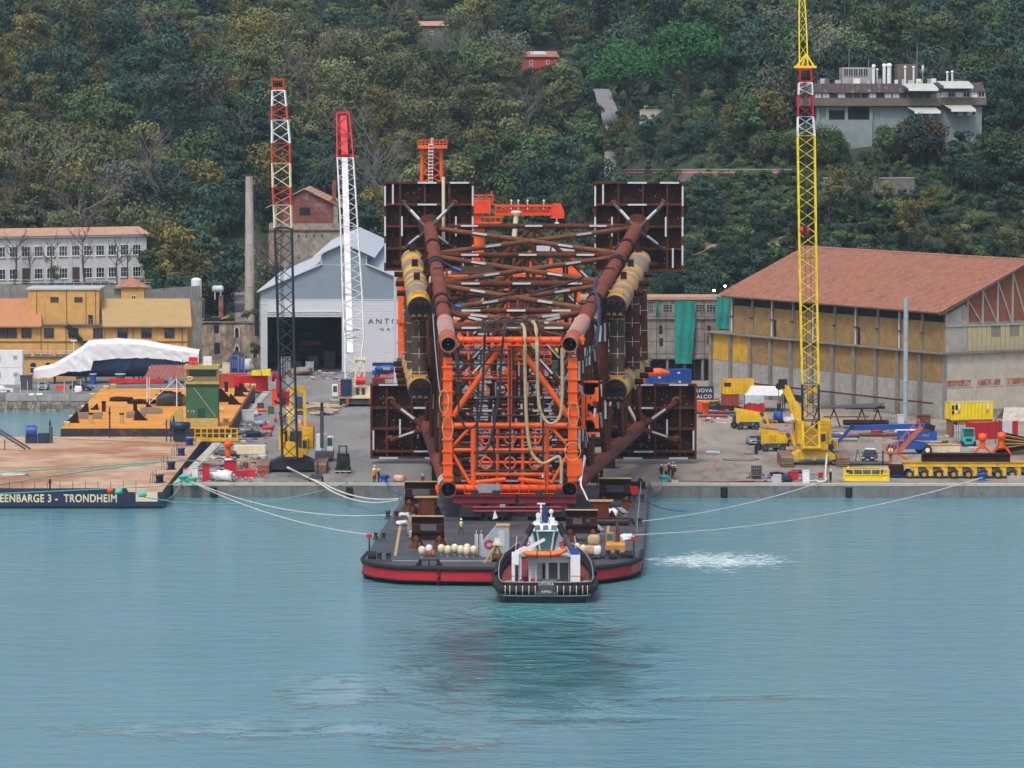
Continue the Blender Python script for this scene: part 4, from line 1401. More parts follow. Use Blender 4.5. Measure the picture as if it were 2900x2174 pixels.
for i in range(8):
 x=bx_(1832+i*27)
 m.tube((x,-1.3,0),(x,-1.3,bz_(850)),.05,n=4)
for z in(bz_(1000),bz_(965),bz_(930),bz_(895)):m.tube((bx_(1832),-1.3,z),(bx_(2022),-1.3,z),.05,n=4)
m.build('scaffold',RUST,label='thin rusty scaffold in front of the derelict concrete building',cat='scaffold',loc=db.location)
def net_(x0,x1,y0,y1,lab,tear=0):
 m=MB()
 def fn(u,v):
  x=bx_(x0+(x1-x0)*u)
  z=bz_(y0+(y1-y0)*v)
  if tear and u>.9:x-=max(0,v-.3)*tear
  return V((x+.06*math.sin(v*20),-1.5+.12*math.sin(u*14+v*3)+.1*math.sin(v*9),z))
 m.grid(fn,14,16)
 m.build('safety_net',TEAL,label=lab,cat='net',loc=db.location)
net_(1911,1968,850,1028,'large green scaffold net hanging down the derelict building',1.0)
net_(2027,2074,838,930,'smaller green scaffold net beside the tiled warehouse corner')
net_(1857,1864,846,900,'narrow torn strip of green net on the derelict building')
for i,(px,py)in enumerate(((2022,823),(2053,811))):
 lt=thing('floodlight',('lower lit floodlight' if i==0 else 'higher lit floodlight')+' on a thin pole above the green nets','floodlight',A(px,845,858))
 z0,z1=A(px,850,858),A(px,py,858)
 MB().tube(z0-V((0,0,1)),z1,.06,n=5).build('pole',GREY,lt,world=True)
 MB().box(z1+V((0,-.1,.1)),(.5,.3,.35)).build('housing',DGREY,lt,world=True)
 MB().box(z1+V((0,-.27,.1)),(.44,.03,.3)).build('lens',LAMP,lt,world=True)
 # --- flat-roofed laboratory building on the terrace
LY=942.0
lb=thing('flat_roofed_building','long grey-green two-storey building with flat roof full of vents and white awnings','building',(A(2255,300,LY).x,LY,44))
lx=lambda px:A(px,300,LY).x-lb.location.x
lz=lambda py:A(2500,py,LY).z-44
RW=26
B_('lower_wall',SLABC,lb,(lx(2310),lx(2640),0,RW,-2,lz(300)),(lx(2640),lx(2785),3,RW,-2,lz(298)))
B_('base_wall',SLABC,lb,(lx(2305),lx(2470),-.8,0,-2,lz(340)))
B_('loggia',NAVY,lb,(lx(2400),lx(2462),-.06,.02,lz(338),lz(303)),(lx(2340),lx(2392),-.06,.02,lz(338),lz(312)))  # flat dark plates standing in for the shaded loggia recess
for px in(2312,2338,2392,2462):B_('loggia_pier',SLABC,lb,(lx(px),lx(px)+.7,-.5,0,lz(340),lz(300)))
B_('upper_storey',BRNC,lb,(lx(2255),lx(2662),-1.6,RW,lz(299),lz(278)),(lx(2662),lx(2797),2,RW,lz(297),lz(276)))
B_('window_band',SLABC,lb,(lx(2258),lx(2660),-1.2,RW-.5,lz(278),lz(262)),(lx(2660),lx(2795),2.3,RW-.5,lz(276),lz(258)))
for i in range(18):
 px=2262+i*22
 if px>2635:continue
 sh=i in(2,3,5,9,11,12)
 window(lb,lx(px),lz(277),1.45,lz(263)-lz(277),-1.2,2,1,BRF,GLASS if not sh else WHITE,.08,.08)
for i in range(6):
 px=2668+i*21
 window(lb,lx(px),lz(275),1.4,lz(259)-lz(275),2.3,2,1,WHITE,GLASS if i%2 else WHITE,.08,.08)
for i in range(26):
 px0,px1=2255+i*15.2,2255+(i+1)*15.2
 P_('roof_panel',MB().prism([(lx(px0)+.02,-1.8,lz(262)),(lx(px1)-.02,-1.8,lz(262)),(lx(px1)-.02,-.4,lz(236)),(lx(px0)+.02,-.4,lz(236))],(0,.15,-.08)),ZINC,lb)
for i in range(9):
 px0,px1=2650+i*16,2650+(i+1)*16
 P_('roof_panel',MB().prism([(lx(px0)+.02,1.8,lz(258)),(lx(px1)-.02,1.8,lz(258)),(lx(px1-i)-.02,3.4,lz(233)),(lx(px0-i)+.02,3.4,lz(233))],(0,.15,-.08)),ZINC,lb)
B_('flat_roof',BRNC,lb,(lx(2260),lx(2648),-.4,RW-1,lz(262),lz(236)-.02),(lx(2648),lx(2785),3.4,RW-1,lz(258),lz(233)-.02))
for px0,px1,y0,y1,yy in((2568,2652,236,250,-2.0),(2672,2756,229,243,1.6),(2586,2660,303,314,-1.2),(2694,2764,297,309,2.0)):
 aw=P_('awning',MB().prism([(lx(px0),yy-2.0,lz(y1)),(lx(px1),yy-2.0,lz(y1)),(lx(px1-12),yy,lz(y0)),(lx(px0-18),yy,lz(y0))],(0,.05,-.1)),mat('pale_green_awning',(.40,.44,.38),.8,var=.08)if px0==2568 else bpy.data.materials['pale_green_awning'],lb)
 B_('valance',WHITE,aw,(lx(px0),lx(px1),yy-2.04,yy-2.0,lz(y1)-.5,lz(y1)))
for px0,n_,py,yy in((2590,4,332,0),(2705,5,327,3)):
 for i in range(n_):window(lb,lx(px0+i*13),lz(py),.85,1.6,yy,1,1,WHITE,WHITE if i%2 else GLASS,.07)
pt=B_('penthouse',CONC,lb,(lx(2390),lx(2482),5,14,lz(236),lz(190)))
for i in range(5):window(pt,lx(2394+i*14),lz(215),.95,1.6,5,2,1,LGREY,GLASS,.06)
B_('penthouse',BRNC,lb,(lx(2552),lx(2606),10,16,lz(236),lz(180)))
for px,py,r_ in((2478,186,.32),(2508,184,.34),(2522,183,.46)):
 m=MB()
 m.tube((lx(px),4,lz(236)),(lx(px),4,lz(py)),r_,n=12)
 m.lathe((lx(px),4,lz(py)),[(r_*1.3,-.3),(r_*1.3,.2),(0,.4)],12)
 P_('vent_stack',m,WHITE,lb)
for px,py in((2570,190),(2594,190),(2690,205),(2704,203),(2490,197)):
 m=MB()
 m.tube((lx(px),6,lz(236)),(lx(px),6,lz(py)),.2,n=8)
 m.ball((lx(px),6,lz(py)),.35,n=8)
 P_('roof_cowl',m,WHITE,lb)
for i in range(20):
 px=U(2300,2770)
 s=U(.5,1.1)
 P_('roof_unit',MB().box((lx(px),U(1,10)if px<2640 else U(5,10),lz(236)+s/2),(s*U(.8,1.6),1,s)),RND.choice((LGREY,BGREY,BRNC,WHITE)),lb)
m=MB()
m.ball((lx(2620),6,lz(196)),1.0,.35,1,1,12)
m.tube((lx(2620),6,lz(236)),(lx(2620),6,lz(200)),.08,n=5)
P_('satellite_dish',m,LGREY,lb)
for px,py in((2412,138),(2468,165),(2606,128)):P_('antenna',MB().tube((lx(px),8,lz(236)),(lx(px),8,lz(py)),.07,n=4),GREY,lb)
# lamp posts on the terraces
for i,(px,pb,pt_)in enumerate(((2462,395,305),(2670,345,283),(1906,322,268),(1966,372,302),(2096,290,215),(1826,390,300))):
 p=T(px,pb)
 lt=thing('lamp_post',('pale lamp post in front of the loggia of the flat-roofed building','pale lamp post in front of the right awnings','lamp post above the grass terrace, left of the pair','lamp post lower on the terrace beside thin bare trees','lamp post beside the brown pillar by the cypress','tall lamp post below the umbrella pine')[i],'lamp post',p)
 z1=A(px,pt_,p.y)
 MB().tube(p-V((0,0,1)),z1,.09,.06,6).build('pole',LGREY,lt,world=True)
 MB().box(z1+V((.25,0,0)),(.9,.3,.12)).build('lamp_head',WHITE,lt,world=True)
m=MB()
p=T(2082,290)
m.bx(p.x-.5,p.x+.5,p.y,p.y+1,p.z-1,A(2082,232,p.y).z)
m.build('brick_pillar',BRICK,label='brown pillar with a pale cap on the dry grass terrace',cat='pillar')
# --- hill houses
def house(px0,px1,pyb,pye,Y,name,label,wm,rm,depth,side=.35,chim=False,solar=False,nwin=2):
 Y=T((px0+px1)/2,pyb).y
 p=A(px0,pyb,Y)
 q=A(px1,pyb,Y)
 W=q.x-p.x
 z0=min(p.z,terrain(p.x,Y))-3
 h=A(px0,pye,Y).z-z0
 t=thing(name,label,'house',(p.x,Y,z0),rad(12))
 B_('wall',wm,t,(0,W,0,depth,0,h))
 up=h+depth*.22
 P_('roof',MB().prism([(-.4,-.5,h-.05),(-.4,depth/2,up),(-.4,depth+.5,h-.05)],(W+.8,0,0)),rm,t)
 if solar:P_('solar_panel',MB().prism([(W*.3,1.2,h+.55),(W*.72,1.2,h+.55),(W*.72,3.2,h+1.35),(W*.3,3.2,h+1.35)],(0,-.05,.12)),LGREY,t)
 hv=A(px0,pyb,Y).z-z0
 for i in range(nwin):
  for zz in((.52,.82)if nwin>1 else(.62,)):
   window(t,W*(i+.6)/(nwin+.2)-.45,hv+(h-hv)*(zz-.3),.9,1.1,0,2,1,WHITE,GLASS,.12)
 m=MB()
 m.bx(-.06,-.0,depth*.5,depth*.5+.9,hv+(h-hv)*.5,hv+(h-hv)*.5+1.2)
 P_('side_window',m,GLASS,t)
 return t
house(1190,1258,110,72,1225,'stone_house','small grey stone house with a pale tiled roof high on the hill',STONED,TILEP,6,nwin=1)
house(1476,1582,205,160,1120,'pink_house','pink-red house with orange tiled roof and roof panel on the hill',PINKW,TILE,7,solar=True,nwin=2)
for i,(px,pb,pt_)in enumerate(((1351,135,70),(1064,160,104),(1381,20,0))):
 p=T(px,pb)
 MB().tube(p-V((0,0,1)),A(px,pt_,p.y),.14,.1,6).build('utility_pole',LGREY,label=('pale utility pole right of the small stone house','pale utility pole left of the small stone house','utility pole at the top edge of the hill')[i],cat='pole')
 # retaining walls on the right slope
def wall_(px0,px1,py0,py1,Y,name,label,mt,cap=None):
 Y=T((px0+px1)/2,py1).y-.5 if Y is None else Y
 a,b=A(px0,py1,Y),A(px1,py0,Y)
 t=thing(name,label,'wall',(a.x,Y,a.z-2))
 MB().bx(a.x,b.x,Y,Y+.6,a.z-2,b.z).build('wall_face',mt,t,world=True)
 n_=max(2,int((b.x-a.x)/3))
 for i in range(n_):
  MB().bx(a.x+(b.x-a.x)*i/n_+.02,a.x+(b.x-a.x)*(i+1)/n_-.02,Y-.1,Y+.7,b.z,b.z+.22).build('coping_block',cap or CONC,t,world=True)
 return t
wall_(1712,1762,432,478,None,'concrete_wall','grey concrete wall end on the slope below the hill road',CONC)
tw2=thing('terrace_wall','long pale terrace wall on the right slope above the upper right mud mat','wall',T(2010,490))
PW=[A(1770+27*i,490,T(1770+27*i,490).y-.5 if i<6 else 928.8)for i in range(19)]
for a,b in zip(PW,PW[1:]):
 MB().prism([a-V((0,0,2.2)),b-V((0,0,2.2)),b+V((0,0,.75)),a+V((0,0,.75))],(0,.5,0)).build('wall_face',CONCD,tw2,world=True)
 MB().beam(a+V((0,.25,.8)),b+V((-.03,.25,.8)),.7,.16).build('coping_block',CONC,tw2,world=True)
wall_(2330,2590,505,550,None,'stone_retaining_wall','old stone retaining wall among shrubs above the tiled warehouse',STONED)
wall_(1745,1792,348,388,None,'concrete_wall','grey concrete wall under the big umbrella pine',CONCD)
wall_(1690,1722,282,288,None,'guard_wall','low white guard wall beside the hill road',WHITE)
wall_(1812,1880,312,338,None,'court_wall','pale court wall right of the big umbrella pine',BEIGEW)
MB().path([p+V((0,-.7,.1))for p in PW],.13,6).build('pipe_rail',ORG,label='orange pipe rail along the long terrace wall',cat='pipe')
c=T(2640,690,870)
# bare soil scars on the steep slope
for i,(px,py,rx_,rz_)in enumerate(((1975,715,5,3.5),(2215,700,4,4.2))):
 p=T(px,py)
 m=MB()
 m.grid(lambda u,v:V((p.x+(u-.5)*2*rx_*(1-.3*abs(v-.5)),p.y+(v-.5)*rz_,terrain(p.x+(u-.5)*2*rx_,p.y+(v-.5)*rz_)+.5+U(-.2,.2))),8,8)
 m.build('bare_soil',EARTH,kind='structure')
 # little tower with pyramid roof, tank deck
pt_=thing('pyramid_roof_tower','small ochre tower with a terracotta pyramid roof behind the yellow building','tower',(A(372,850,905).x,905,2))
zz=A(372,810,905).z-2
B_('wall',OCW,pt_,(-1.9,2.8,-1.9,2.2,0,zz))
B_('annex',CONCD,pt_,(-3.4,-1.9,-1.5,2,0,zz-.6))
P_('roof',MB().add([(-3.6,-2.5,zz-.1),(3.5,-2.5,zz-.1),(3.5,2.8,zz-.1),(-3.6,2.8,zz-.1),(0,.1,zz+1.9)],[(0,1,4),(1,2,4),(2,3,4),(3,0,4),(3,2,1,0)]),TILE,pt_)
window(pt_,.2,zz-2.6,.9,.8,-1.9,2,1,WHITE,GLASS,.08)
dk=thing('tank_deck','concrete deck with a grey board fence behind the yellow building','platform',(A(490,850,912).x,912,0))
zd=A(490,850,912).z
B_('slab',CONCD,dk,(-5.8,6.0,0,8,0,zd))
for i in range(18):B_('fence_board',mat('grey_boards',(.19,.19,.19),.85,var=.25)if i==0 else bpy.data.materials['grey_boards'],dk,(-5.8+i*.64,-5.2+i*.64,0,.1,zd,zd+2.2+.05*i))
m=MB()
c=A(556,815,914)
m.tube((c.x,c.y,c.z-2),(c.x,c.y,c.z+1.6),1.1,n=14)
m.ball((c.x,c.y,c.z+1.6),1.1,1,1,.5,14)
m.build('white_tank',WHITE,label='white domed tank behind the ruined house',cat='tank')
m=MB()
c=A(617,818,915)
m.tube(c-V((.8,0,0)),c+V((.8,0,0)),.75,n=12)
m.ball(c-V((.8,0,0)),.75,.6,1,1,12)
m.ball(c+V((.8,0,0)),.75,.6,1,1,12)
for s in(-.6,.6):m.bx(c.x+s-.1,c.x+s+.1,c.y-.6,c.y+.6,c.z-2.2,c.z-.6)
m.build('gas_tank',LGREY,label='small horizontal grey gas tank left of the tall chimney',cat='tank')
# ================================================================ the steel jacket lying on its side
YF,YR=588.0,675.0
LEG={'UL':(A(1270,976,YF),A(1217,640,YR)),'UR':(A(1613,976,YF),A(1806,640,YR)),
'LL':(A(1270,1387,YF),A(1209,1207,YR)),'LR':(A(1613,1387,YF),A(1812,1207,YR))}
jk=thing('offshore_jacket','huge rust-brown tubular steel jacket with orange end frame lying on its side','steel jacket',(0,640,2))
def LP(k,t):return LEG[k][0].lerp(LEG[k][1],t)
def part(m,name,mt,parent=None,label=None):return m.build(name,mt,parent or jk,label,world=True)
axis=(LP('UL',1)+LP('UR',1)+LP('LL',1)+LP('LR',1)-LP('UL',0)-LP('UR',0)-LP('LL',0)-LP('LR',0)).normalized()
TS=[.125,.26,.48,.73,1.0]
for k in LEG:
 a,b=LEG[k]
 d=(b-a).normalized()
 m=MB()
 cut=.16
 r0=1.0
 m.tube(a+d*2.6,b,r0,r0+.02,20)
 for t in(.18,.3,.34,.42,.5,.56,.62,.7,.76,.8,.86,.9):
  p=a.lerp(b,t+U(-.01,.01))
  m.tube(p,p+d*.25,r0+.05,r0+.05,20)
 lg=part(m,'leg',RUSTL)
 m=MB()
 m.tube(a,a+d*(16 if k[0]=='U' else 5.5),1.04,1.06,20,False)
 m.lathe(a,[(1.04,0),(1.12,.02),(1.12,.35),(1.04,.37)],20,d)
 m.lathe(a,[(1.04,0),(.93,.0),(.93,.05)],20,d)
 part(m,'sleeve',PINK if k[0]=='U' else RUSTL,lg)
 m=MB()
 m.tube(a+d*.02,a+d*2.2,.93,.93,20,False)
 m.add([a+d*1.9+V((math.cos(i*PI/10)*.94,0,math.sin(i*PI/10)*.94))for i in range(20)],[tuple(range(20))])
 part(m,'bore',NAVY,lg)  # steel bore coloured black to stand in for the shade inside
 for dz in(-.32,.25):part(MB().ball(a+d*1.75+V((0,0,dz)),.10,n=8),'bolt',WHITE,lg)
 n=12 if k[0]=='U' else 9
 m=MB()
 for i in range(n):
  p=a+d*(5.0+i*(.86 if k[0]=='U' else.7))
  m.ring(p,d,1.08,.035,18,4)
 part(m,'wound_hose',PINK if k=='LR' else ANODE,lg)
 if k[0]=='U':
  m=MB()
  for i in range(9):
   p=a+d*(1.6+i*.40)
   m.ring(p,d,1.09,.07,18,5)
  part(m,'wound_hose',PINK,lg)
  for t in(.985,.55,.27):
   p=a.lerp(b,t)+V((0,0,1.2))
   part(MB().box(p,(1.5,.8,.14)).box(p-V((0,0,.35)),(1.1,.6,.7)),'padeye',RUSTO,lg)
  for t in(.33,.64,.8):
   p=a.lerp(b,t)
   part(MB().tube(p,p+d*1.5,1.18,1.18,20),'clamp',RUSTD,lg)
def anodes(p,q,r,par,n=2,out=(0,-.75,.25)):
 d=(q-p)
 L=d.length
 o=V(out)
 for i in range(n):
  t=(i+.62)/(n+.24)
  c=p+d*t+(o-d.normalized()*o.dot(d.normalized())).normalized()*(r+.1)
  h=d.normalized()*1.3
  m=MB()
  m.beam(c-h,c+h,.30,.26)
  part(m,'anode',ANODE,par)
def brace(p,q,r,mt=RUST,an=2,out=(0,-.8,.1)):
 m=MB()
 m.tube(p,q,r,r,12)
 d=(q-p)
 for t in(.06,.34,.5,.66,.94):
  c=p+d*t
  m.tube(c,c+d.normalized()*.10,r+.025,r+.025,12)
 b=part(m,'brace',mt)
 if an:anodes(p,q,r,b,an,out)
 return b
FACES={'top':('UL','UR'),'bot':('LL','LR'),'left':('UL','LL'),'right':('UR','LR')}
for fn,(ka,kb)in FACES.items():
 for i,t in enumerate(TS):
  brace(LP(ka,t),LP(kb,t),.46 if t in(.48,)else.40,RUST,3 if fn in('top','bot')else 2)
 lv=[.03]+TS
 for i in range(1,5):
  t0,t1=lv[i],lv[i+1]
  e=.012
  brace(LP(ka,t0+e),LP(kb,t1-e),.38,RUSTO if fn=='top' else RUST,2)
  brace(LP(kb,t0+e),LP(ka,t1-e),.38,RUSTO if fn=='top' else RUST,2)
 mid=(LP(ka,.125)+LP(kb,.125))/2
 brace(mid,LP(ka,.255),.34,RUST,1)
 brace(mid,LP(kb,.255),.34,RUST,1)
 # frames across the inside at each level, with guide rings for the conductors
for t in TS:
 ul,ur,ll,lr=(LP(k,t)for k in('UL','UR','LL','LR'))
 tm,bm_,lm,rm=(ul+ur)/2,(ll+lr)/2,(ul+ll)/2,(ur+lr)/2
 for p,q in((tm,lm),(tm,rm),(bm_,lm),(bm_,rm)):
  brace(p,q,.34,RUST,1)
 for fz in(.10,.22,.34,.46):
  brace(ll.lerp(ul,fz),lr.lerp(ur,fz),.26,RUSTD if fz in(.1,.34)else RUST,2)
 if t<.9:
  for fx in(.33,.5,.67):
   brace(ll.lerp(lr,fx),ul.lerp(ur,fx).lerp(ll.lerp(lr,fx),.45),.22,RUSTD,1)
 for fz in(.16,.28):
  for fx in(.36,.5,.64):
   c=ll.lerp(lr,fx).lerp(ul.lerp(ur,fx),fz)
   m=MB()
   m.ring(c,(0,1,0),.62 if t<.6 else.8,.14,18,6)
   part(m,'guide_ring',RUSTD)
 m=MB()
 m.tube(tm,ul.lerp(ur,.5).lerp(bm_,.55),.3,.3,10)
 part(m,'brace',RUST)
 # risers and cables running the length of the jacket
for i,(fx,fz,r,mt)in enumerate(((.12,.08,.24,RUSTL),(.88,.08,.24,RUSTL),(.3,.05,.2,RUST),(.7,.05,.2,RUST),(.18,.62,.16,ORG),(.82,.55,.16,GREY),(.08,.8,.2,RUSTO),(.93,.82,.2,RUSTO),(.42,.93,.18,RUST),(.6,.95,.14,HOSE),(.24,.3,.18,RUSTD),(.76,.3,.18,RUSTD),(.5,.72,.26,RUSTL))):
 def at_(t):return LP('LL',t).lerp(LP('LR',t),fx).lerp(LP('UL',t).lerp(LP('UR',t),fx),fz)
 part(MB().tube(at_(.02),at_(.97),r,r,10),'riser',mt)
for i in range(14):
 t,fx=U(.05,.9),U(.05,.95)
 p,q=LP('LL',t).lerp(LP('LR',t),fx),LP('UL',t).lerp(LP('UR',t),min(.95,max(.05,fx+U(-.25,.25))))
 if i%2:p,q=LP('LL',t).lerp(LP('UL',t),fx),LP('LR',t).lerp(LP('UR',t),min(.95,max(.05,fx+U(-.3,.3))))
 part(MB().tube(p,q,.2,.2,8),'stay_pipe',RND.choice((RUST,RUSTD,RUSTO)))
 # mud mats on the far end of the legs
def mudmat(x0,x1,y0,y1,lab,legk,horizontal_rows,dots=0,post=False,corner=None):
 p00,p11=A(x0,y1,YR+.4),A(x1,y0,YR+.4)
 X0,X1,Z0,Z1=p00.x,p11.x,p00.z,p11.z
 W,Hh=X1-X0,Z1-Z0
 m=MB()
 m.bx(X0,X1,YR+.9,YR+1.05,Z0,Z1)
 mm=part(m,'mudmat',RUSTD,None,lab)
 m=MB()
 for a in((X0,X0+.34,Z0,Z1),(X1-.34,X1,Z0,Z1)):
  m.bx(a[0],a[1],YR-.2,YR+.9,a[2],a[3])
 for a in((Z0,Z0+.3),(Z1-.3,Z1)):
  m.bx(X0+.34,X1-.34,YR-.2,YR+.9,a[0],a[1])
 part(m,'rim',RUST,mm)
 for i in range(1,11):
  x=X0+W*i/11
  m=MB()
  big=i in(2,5,8)if legk[1]=='L' else i in(3,6,9)
  m.bx(x-(.15 if big else.05),x+(.15 if big else.05),YR+(.05 if big else.45),YR+.9,Z0+.3,Z1-.3)
  part(m,'rib',RUST if big else RUSTD,mm)
 for f in horizontal_rows:
  z=Z0+Hh*f
  m=MB()
  m.bx(X0+.34,X1-.34,YR-.08,YR+.898,z-.16,z+.16)
  part(m,'stiffener',RUST,mm)
 lp=LP(legk,1)
 cx,cz=(X0+X1)/2,(Z0+Z1)/2
 for sx,sz in((-.28,.26),(.28,.26),(-.28,-.26),(.28,-.26)):
  e=V((X0+W*(.5+sx),YR+.3,Z0+Hh*(.5+sz)))
  s=lp-axis*4.5
  if legk[0]=='L':s=lp-axis*2
  m=MB()
  rr=.28 if legk[0]=='U' else.44
  m.tube(s,e,rr,rr,10)
  br=part(m,'strut',DGREY if legk[0]=='U' else RUST,mm)
  anodes(s,e,rr,br,1)
  m=MB()
  m.lathe(e-V((0,.25,0)),[(rr*1.2,-.1),(rr*1.9,.4)],12,(0,1,0))
  part(m,'strut_foot',RUSTO,mm)
 m=MB()
 m.tube(lp-axis*.2,lp+V((0,1.2,0)),1.7,2.0,18)
 part(m,'leg_can',RUST,mm)
 AN=[]
 for f in(.12,.27,.72,.9):
  AN.append(('h',X0+W*U(.3,.6),Z1-.14))
 AN=[('h',X0+W*.48,Z1-.15),('h',X0+W*.84,Z1-.15),('v',X0+.17,Z1-Hh*.16),('v',X0+.17,Z1-Hh*.5),('v',X0+.17,Z1-Hh*.8),('v',X1-.17,Z1-Hh*.16),('v',X1-.17,Z1-Hh*.5),('v',X1-.17,Z1-Hh*.82),('h',X0+W*.48,Z0+Hh*.745),('v',X0+W*.10,Z1-Hh*.14),('v',X0+W*.2,Z1-Hh*.5),('v',X0+W*.8,Z1-Hh*.5),('v',X0+W*.88,Z0+Hh*.15)]
 if legk[0]=='L':
  mx=(lambda f:X0+W*f)if legk=='LL' else(lambda f:X1-W*f)
  AN=[('h',mx(.2),Z1-.15),('h',mx(.58),Z1-.15),('h',mx(.58),Z0+Hh*.68),('h',mx(.58),Z0+Hh*.1),('v',mx(.325),Z0+Hh*.4),('v',mx(.52),Z0+Hh*.4),('v',mx(.035),Z0+Hh*.25),('h',mx(.2),Z0+.15),('h',mx(.7),Z0+.15)]
 for ty,x,z in AN:
  m=MB()
  if ty=='h':m.bx(x-1.45,x+1.45,YR-.32,YR-.2,z-.13,z+.13)
  else:m.bx(x-.13,x+.13,YR-.32,YR-.2,z-1.5,z+1.5)
  part(m,'anode',ANODE,mm)
 if dots:
  m=MB()
  for i in range(dots):
   c=(X0+W*U(.04,.96),YR+.86,Z0+Hh*U(.04,.93))
   m.k=RND.choice((0,0,1,2))
   m.box(c,(.12,.1,.12))
  o=m.build('stud',[mat('stud_mauve_%d'%len(bpy.data.materials),(.42,.25,.45),.6),ANODE,RUSTO],mm)
  o['kind']='stuff'
 if post:
  c=A(1256,515,YR)
  m=MB()
  m.tube((c.x,YR-.5,c.z+.8),(c.x,YR-.5,c.z-9.5),.26,.26,10)
  part(m,'post',CREAM,mm)
mudmat(1088,1342,514,766,'upper left rusty mud mat with a pale post','UL',(.25,.5,.745),60,True)
mudmat(1682,1936,514,768,'upper right rusty mud mat','UR',(.25,.5,.745),40)
mudmat(1049,1308,1086,1298,'lower left rusty mud mat just above the ground','LL',(.1,.4,.68),130)
mudmat(1714,1973,1086,1299,'lower right rusty mud mat just above the ground','LR',(.1,.4,.68),130)
# tank racks on both sides
def tank(p,q,r,cols,lab):
 m=MB()
 d=(q-p).normalized()
 L=(q-p).length
 n=16
 cuts=[0]
 while cuts[-1]<L:cuts.append(cuts[-1]+U(1.0,2.6))
 cuts[-1]=L
 for i,(a,b)in enumerate(zip(cuts,cuts[1:])):
  m.k=cols[i%len(cols)]if RND.random()<.8 else 1
  m.tube(p+d*a,p+d*b,r,r,22,False)
 m.k=1
 m.tube(q,q+d*.3,r,r*.7,22)
 tk=m.build('buoyancy_tank',[TANK_Y,TANK_G,TANK_B],jk,lab,world=True)
 m=MB()
 m.tube(p-d*.35,p+d*.05,r-.03,r-.03,22)
 hd=part(m,'tank_head',NAVY,tk)
 for sx in(-.34,0,.34):
  for zz,dn in((.42,False),(-.62,True)):
   c=p-d*.3+V((sx*r*1.5,0,zz*r))
   m=MB()
   m.tube(c,c-d*.7-V((0,0,.25 if dn else 0)),.30,.33,10,False)
   m.tube(c-d*.5,c-d*.6,.2,.2,8)
   part(m,'nozzle',RUSTO if dn else RUST,hd)
 for a in(.34,.62,.95):
  c=p+d*L*a+V((0,0,r))
  m=MB()
  m.box(c+V((0,0,.3)),(.9,.25,1.5))
  m.box(c+V((.25,.2,.4)),(.3,.7,1.2))
  part(m,'lug',RUSTD,tk)
 m=MB()
 c=p+d*2.2+V((0,0,r+.15))
 m.box(c,(2.2,.9,.16))
 m.box(c-V((0,.2,.25)),(1.8,.6,.4))
 part(m,'tank_bracket',OCHRE,tk)
 return tk,d
TK=[]
for sd,ux,lx in(('left',((1188,872,622),(1167,737,656)),((1190,1104,622),(1168,1024,656))),('right',((1741,868,622),(1812,740,656)),((1742,1106,622),(1816,1022,656)))):
 up,uq=A(*ux[0]),A(*ux[1])
 lp_,lq=A(*lx[0]),A(*lx[1])
 tu,d=tank(up,uq,1.68,(0,0,1,0,2)if sd=='left' else(2,1,2,2,1),'upper %s banded yellow buoyancy tank'%sd)
 tl,d2=tank(lp_,lq,1.68,(2,0,2,1),'lower %s banded tan buoyancy tank'%sd)
 for i,t in enumerate((.09,.42,.74)):
  a,b=up.lerp(uq,t)-V((0,0,1.4)),lp_.lerp(lq,t)+V((0,0,1.3))
  if i:a.x,b.x=a.x+(-.4 if sd=='left' else.9),b.x+(-.4 if sd=='left' else.9)
  m=MB()
  m.tube(a,b,1.05,1.05,18)
  cl=part(m,'tank_column',COLB if i==0 or sd=='left' else RUST)
  for f in(.1,.36,.62,.9):
   z=a.lerp(b,f)
   part(MB().tube(z,z+V((0,0,.06)),1.07,1.07,18).beam(z+V((0,-1.06,.8)),z+V((0,-1.06,-.6)),.07,.05),'weld_mark',ANODE,cl)
 out=-1 if sd=='left' else 1
 for tkp,tkq in((up,uq),(lp_,lq)):
  for t in(.3,.5,.7,.92):
   c=tkp.lerp(tkq,t)
   m=MB()
   m.tube(c+V((out*1.5,0,0)),c+V((out*2.9,0,0)),.42,.42,10)
   part(m,'side_stub',RUSTD)
  for t in(.15,.55,.85):
   c=tkp.lerp(tkq,t)
   ty=(c.y-YF)/(YR-YF)
   k=('UL' if sd=='left' else 'UR')
   l2=('LL' if sd=='left' else 'LR')
   tgt=LP(k,ty)
   if tkp is lp_:
    f=(c.z-LP(l2,ty).z)/(LP(k,ty).z-LP(l2,ty).z)
    tgt=LP(l2,ty).lerp(LP(k,ty),f)
   m=MB()
   m.beam(c-V((out*1.3,0,-.6)),tgt+V((out*.8,0,.5)),.25,1.2)
   m.tube(c-V((out*1.3,0,0)),tgt+V((out*.8,0,0)),.35,.35,8)
   part(m,'shear_plate',RUSTD)
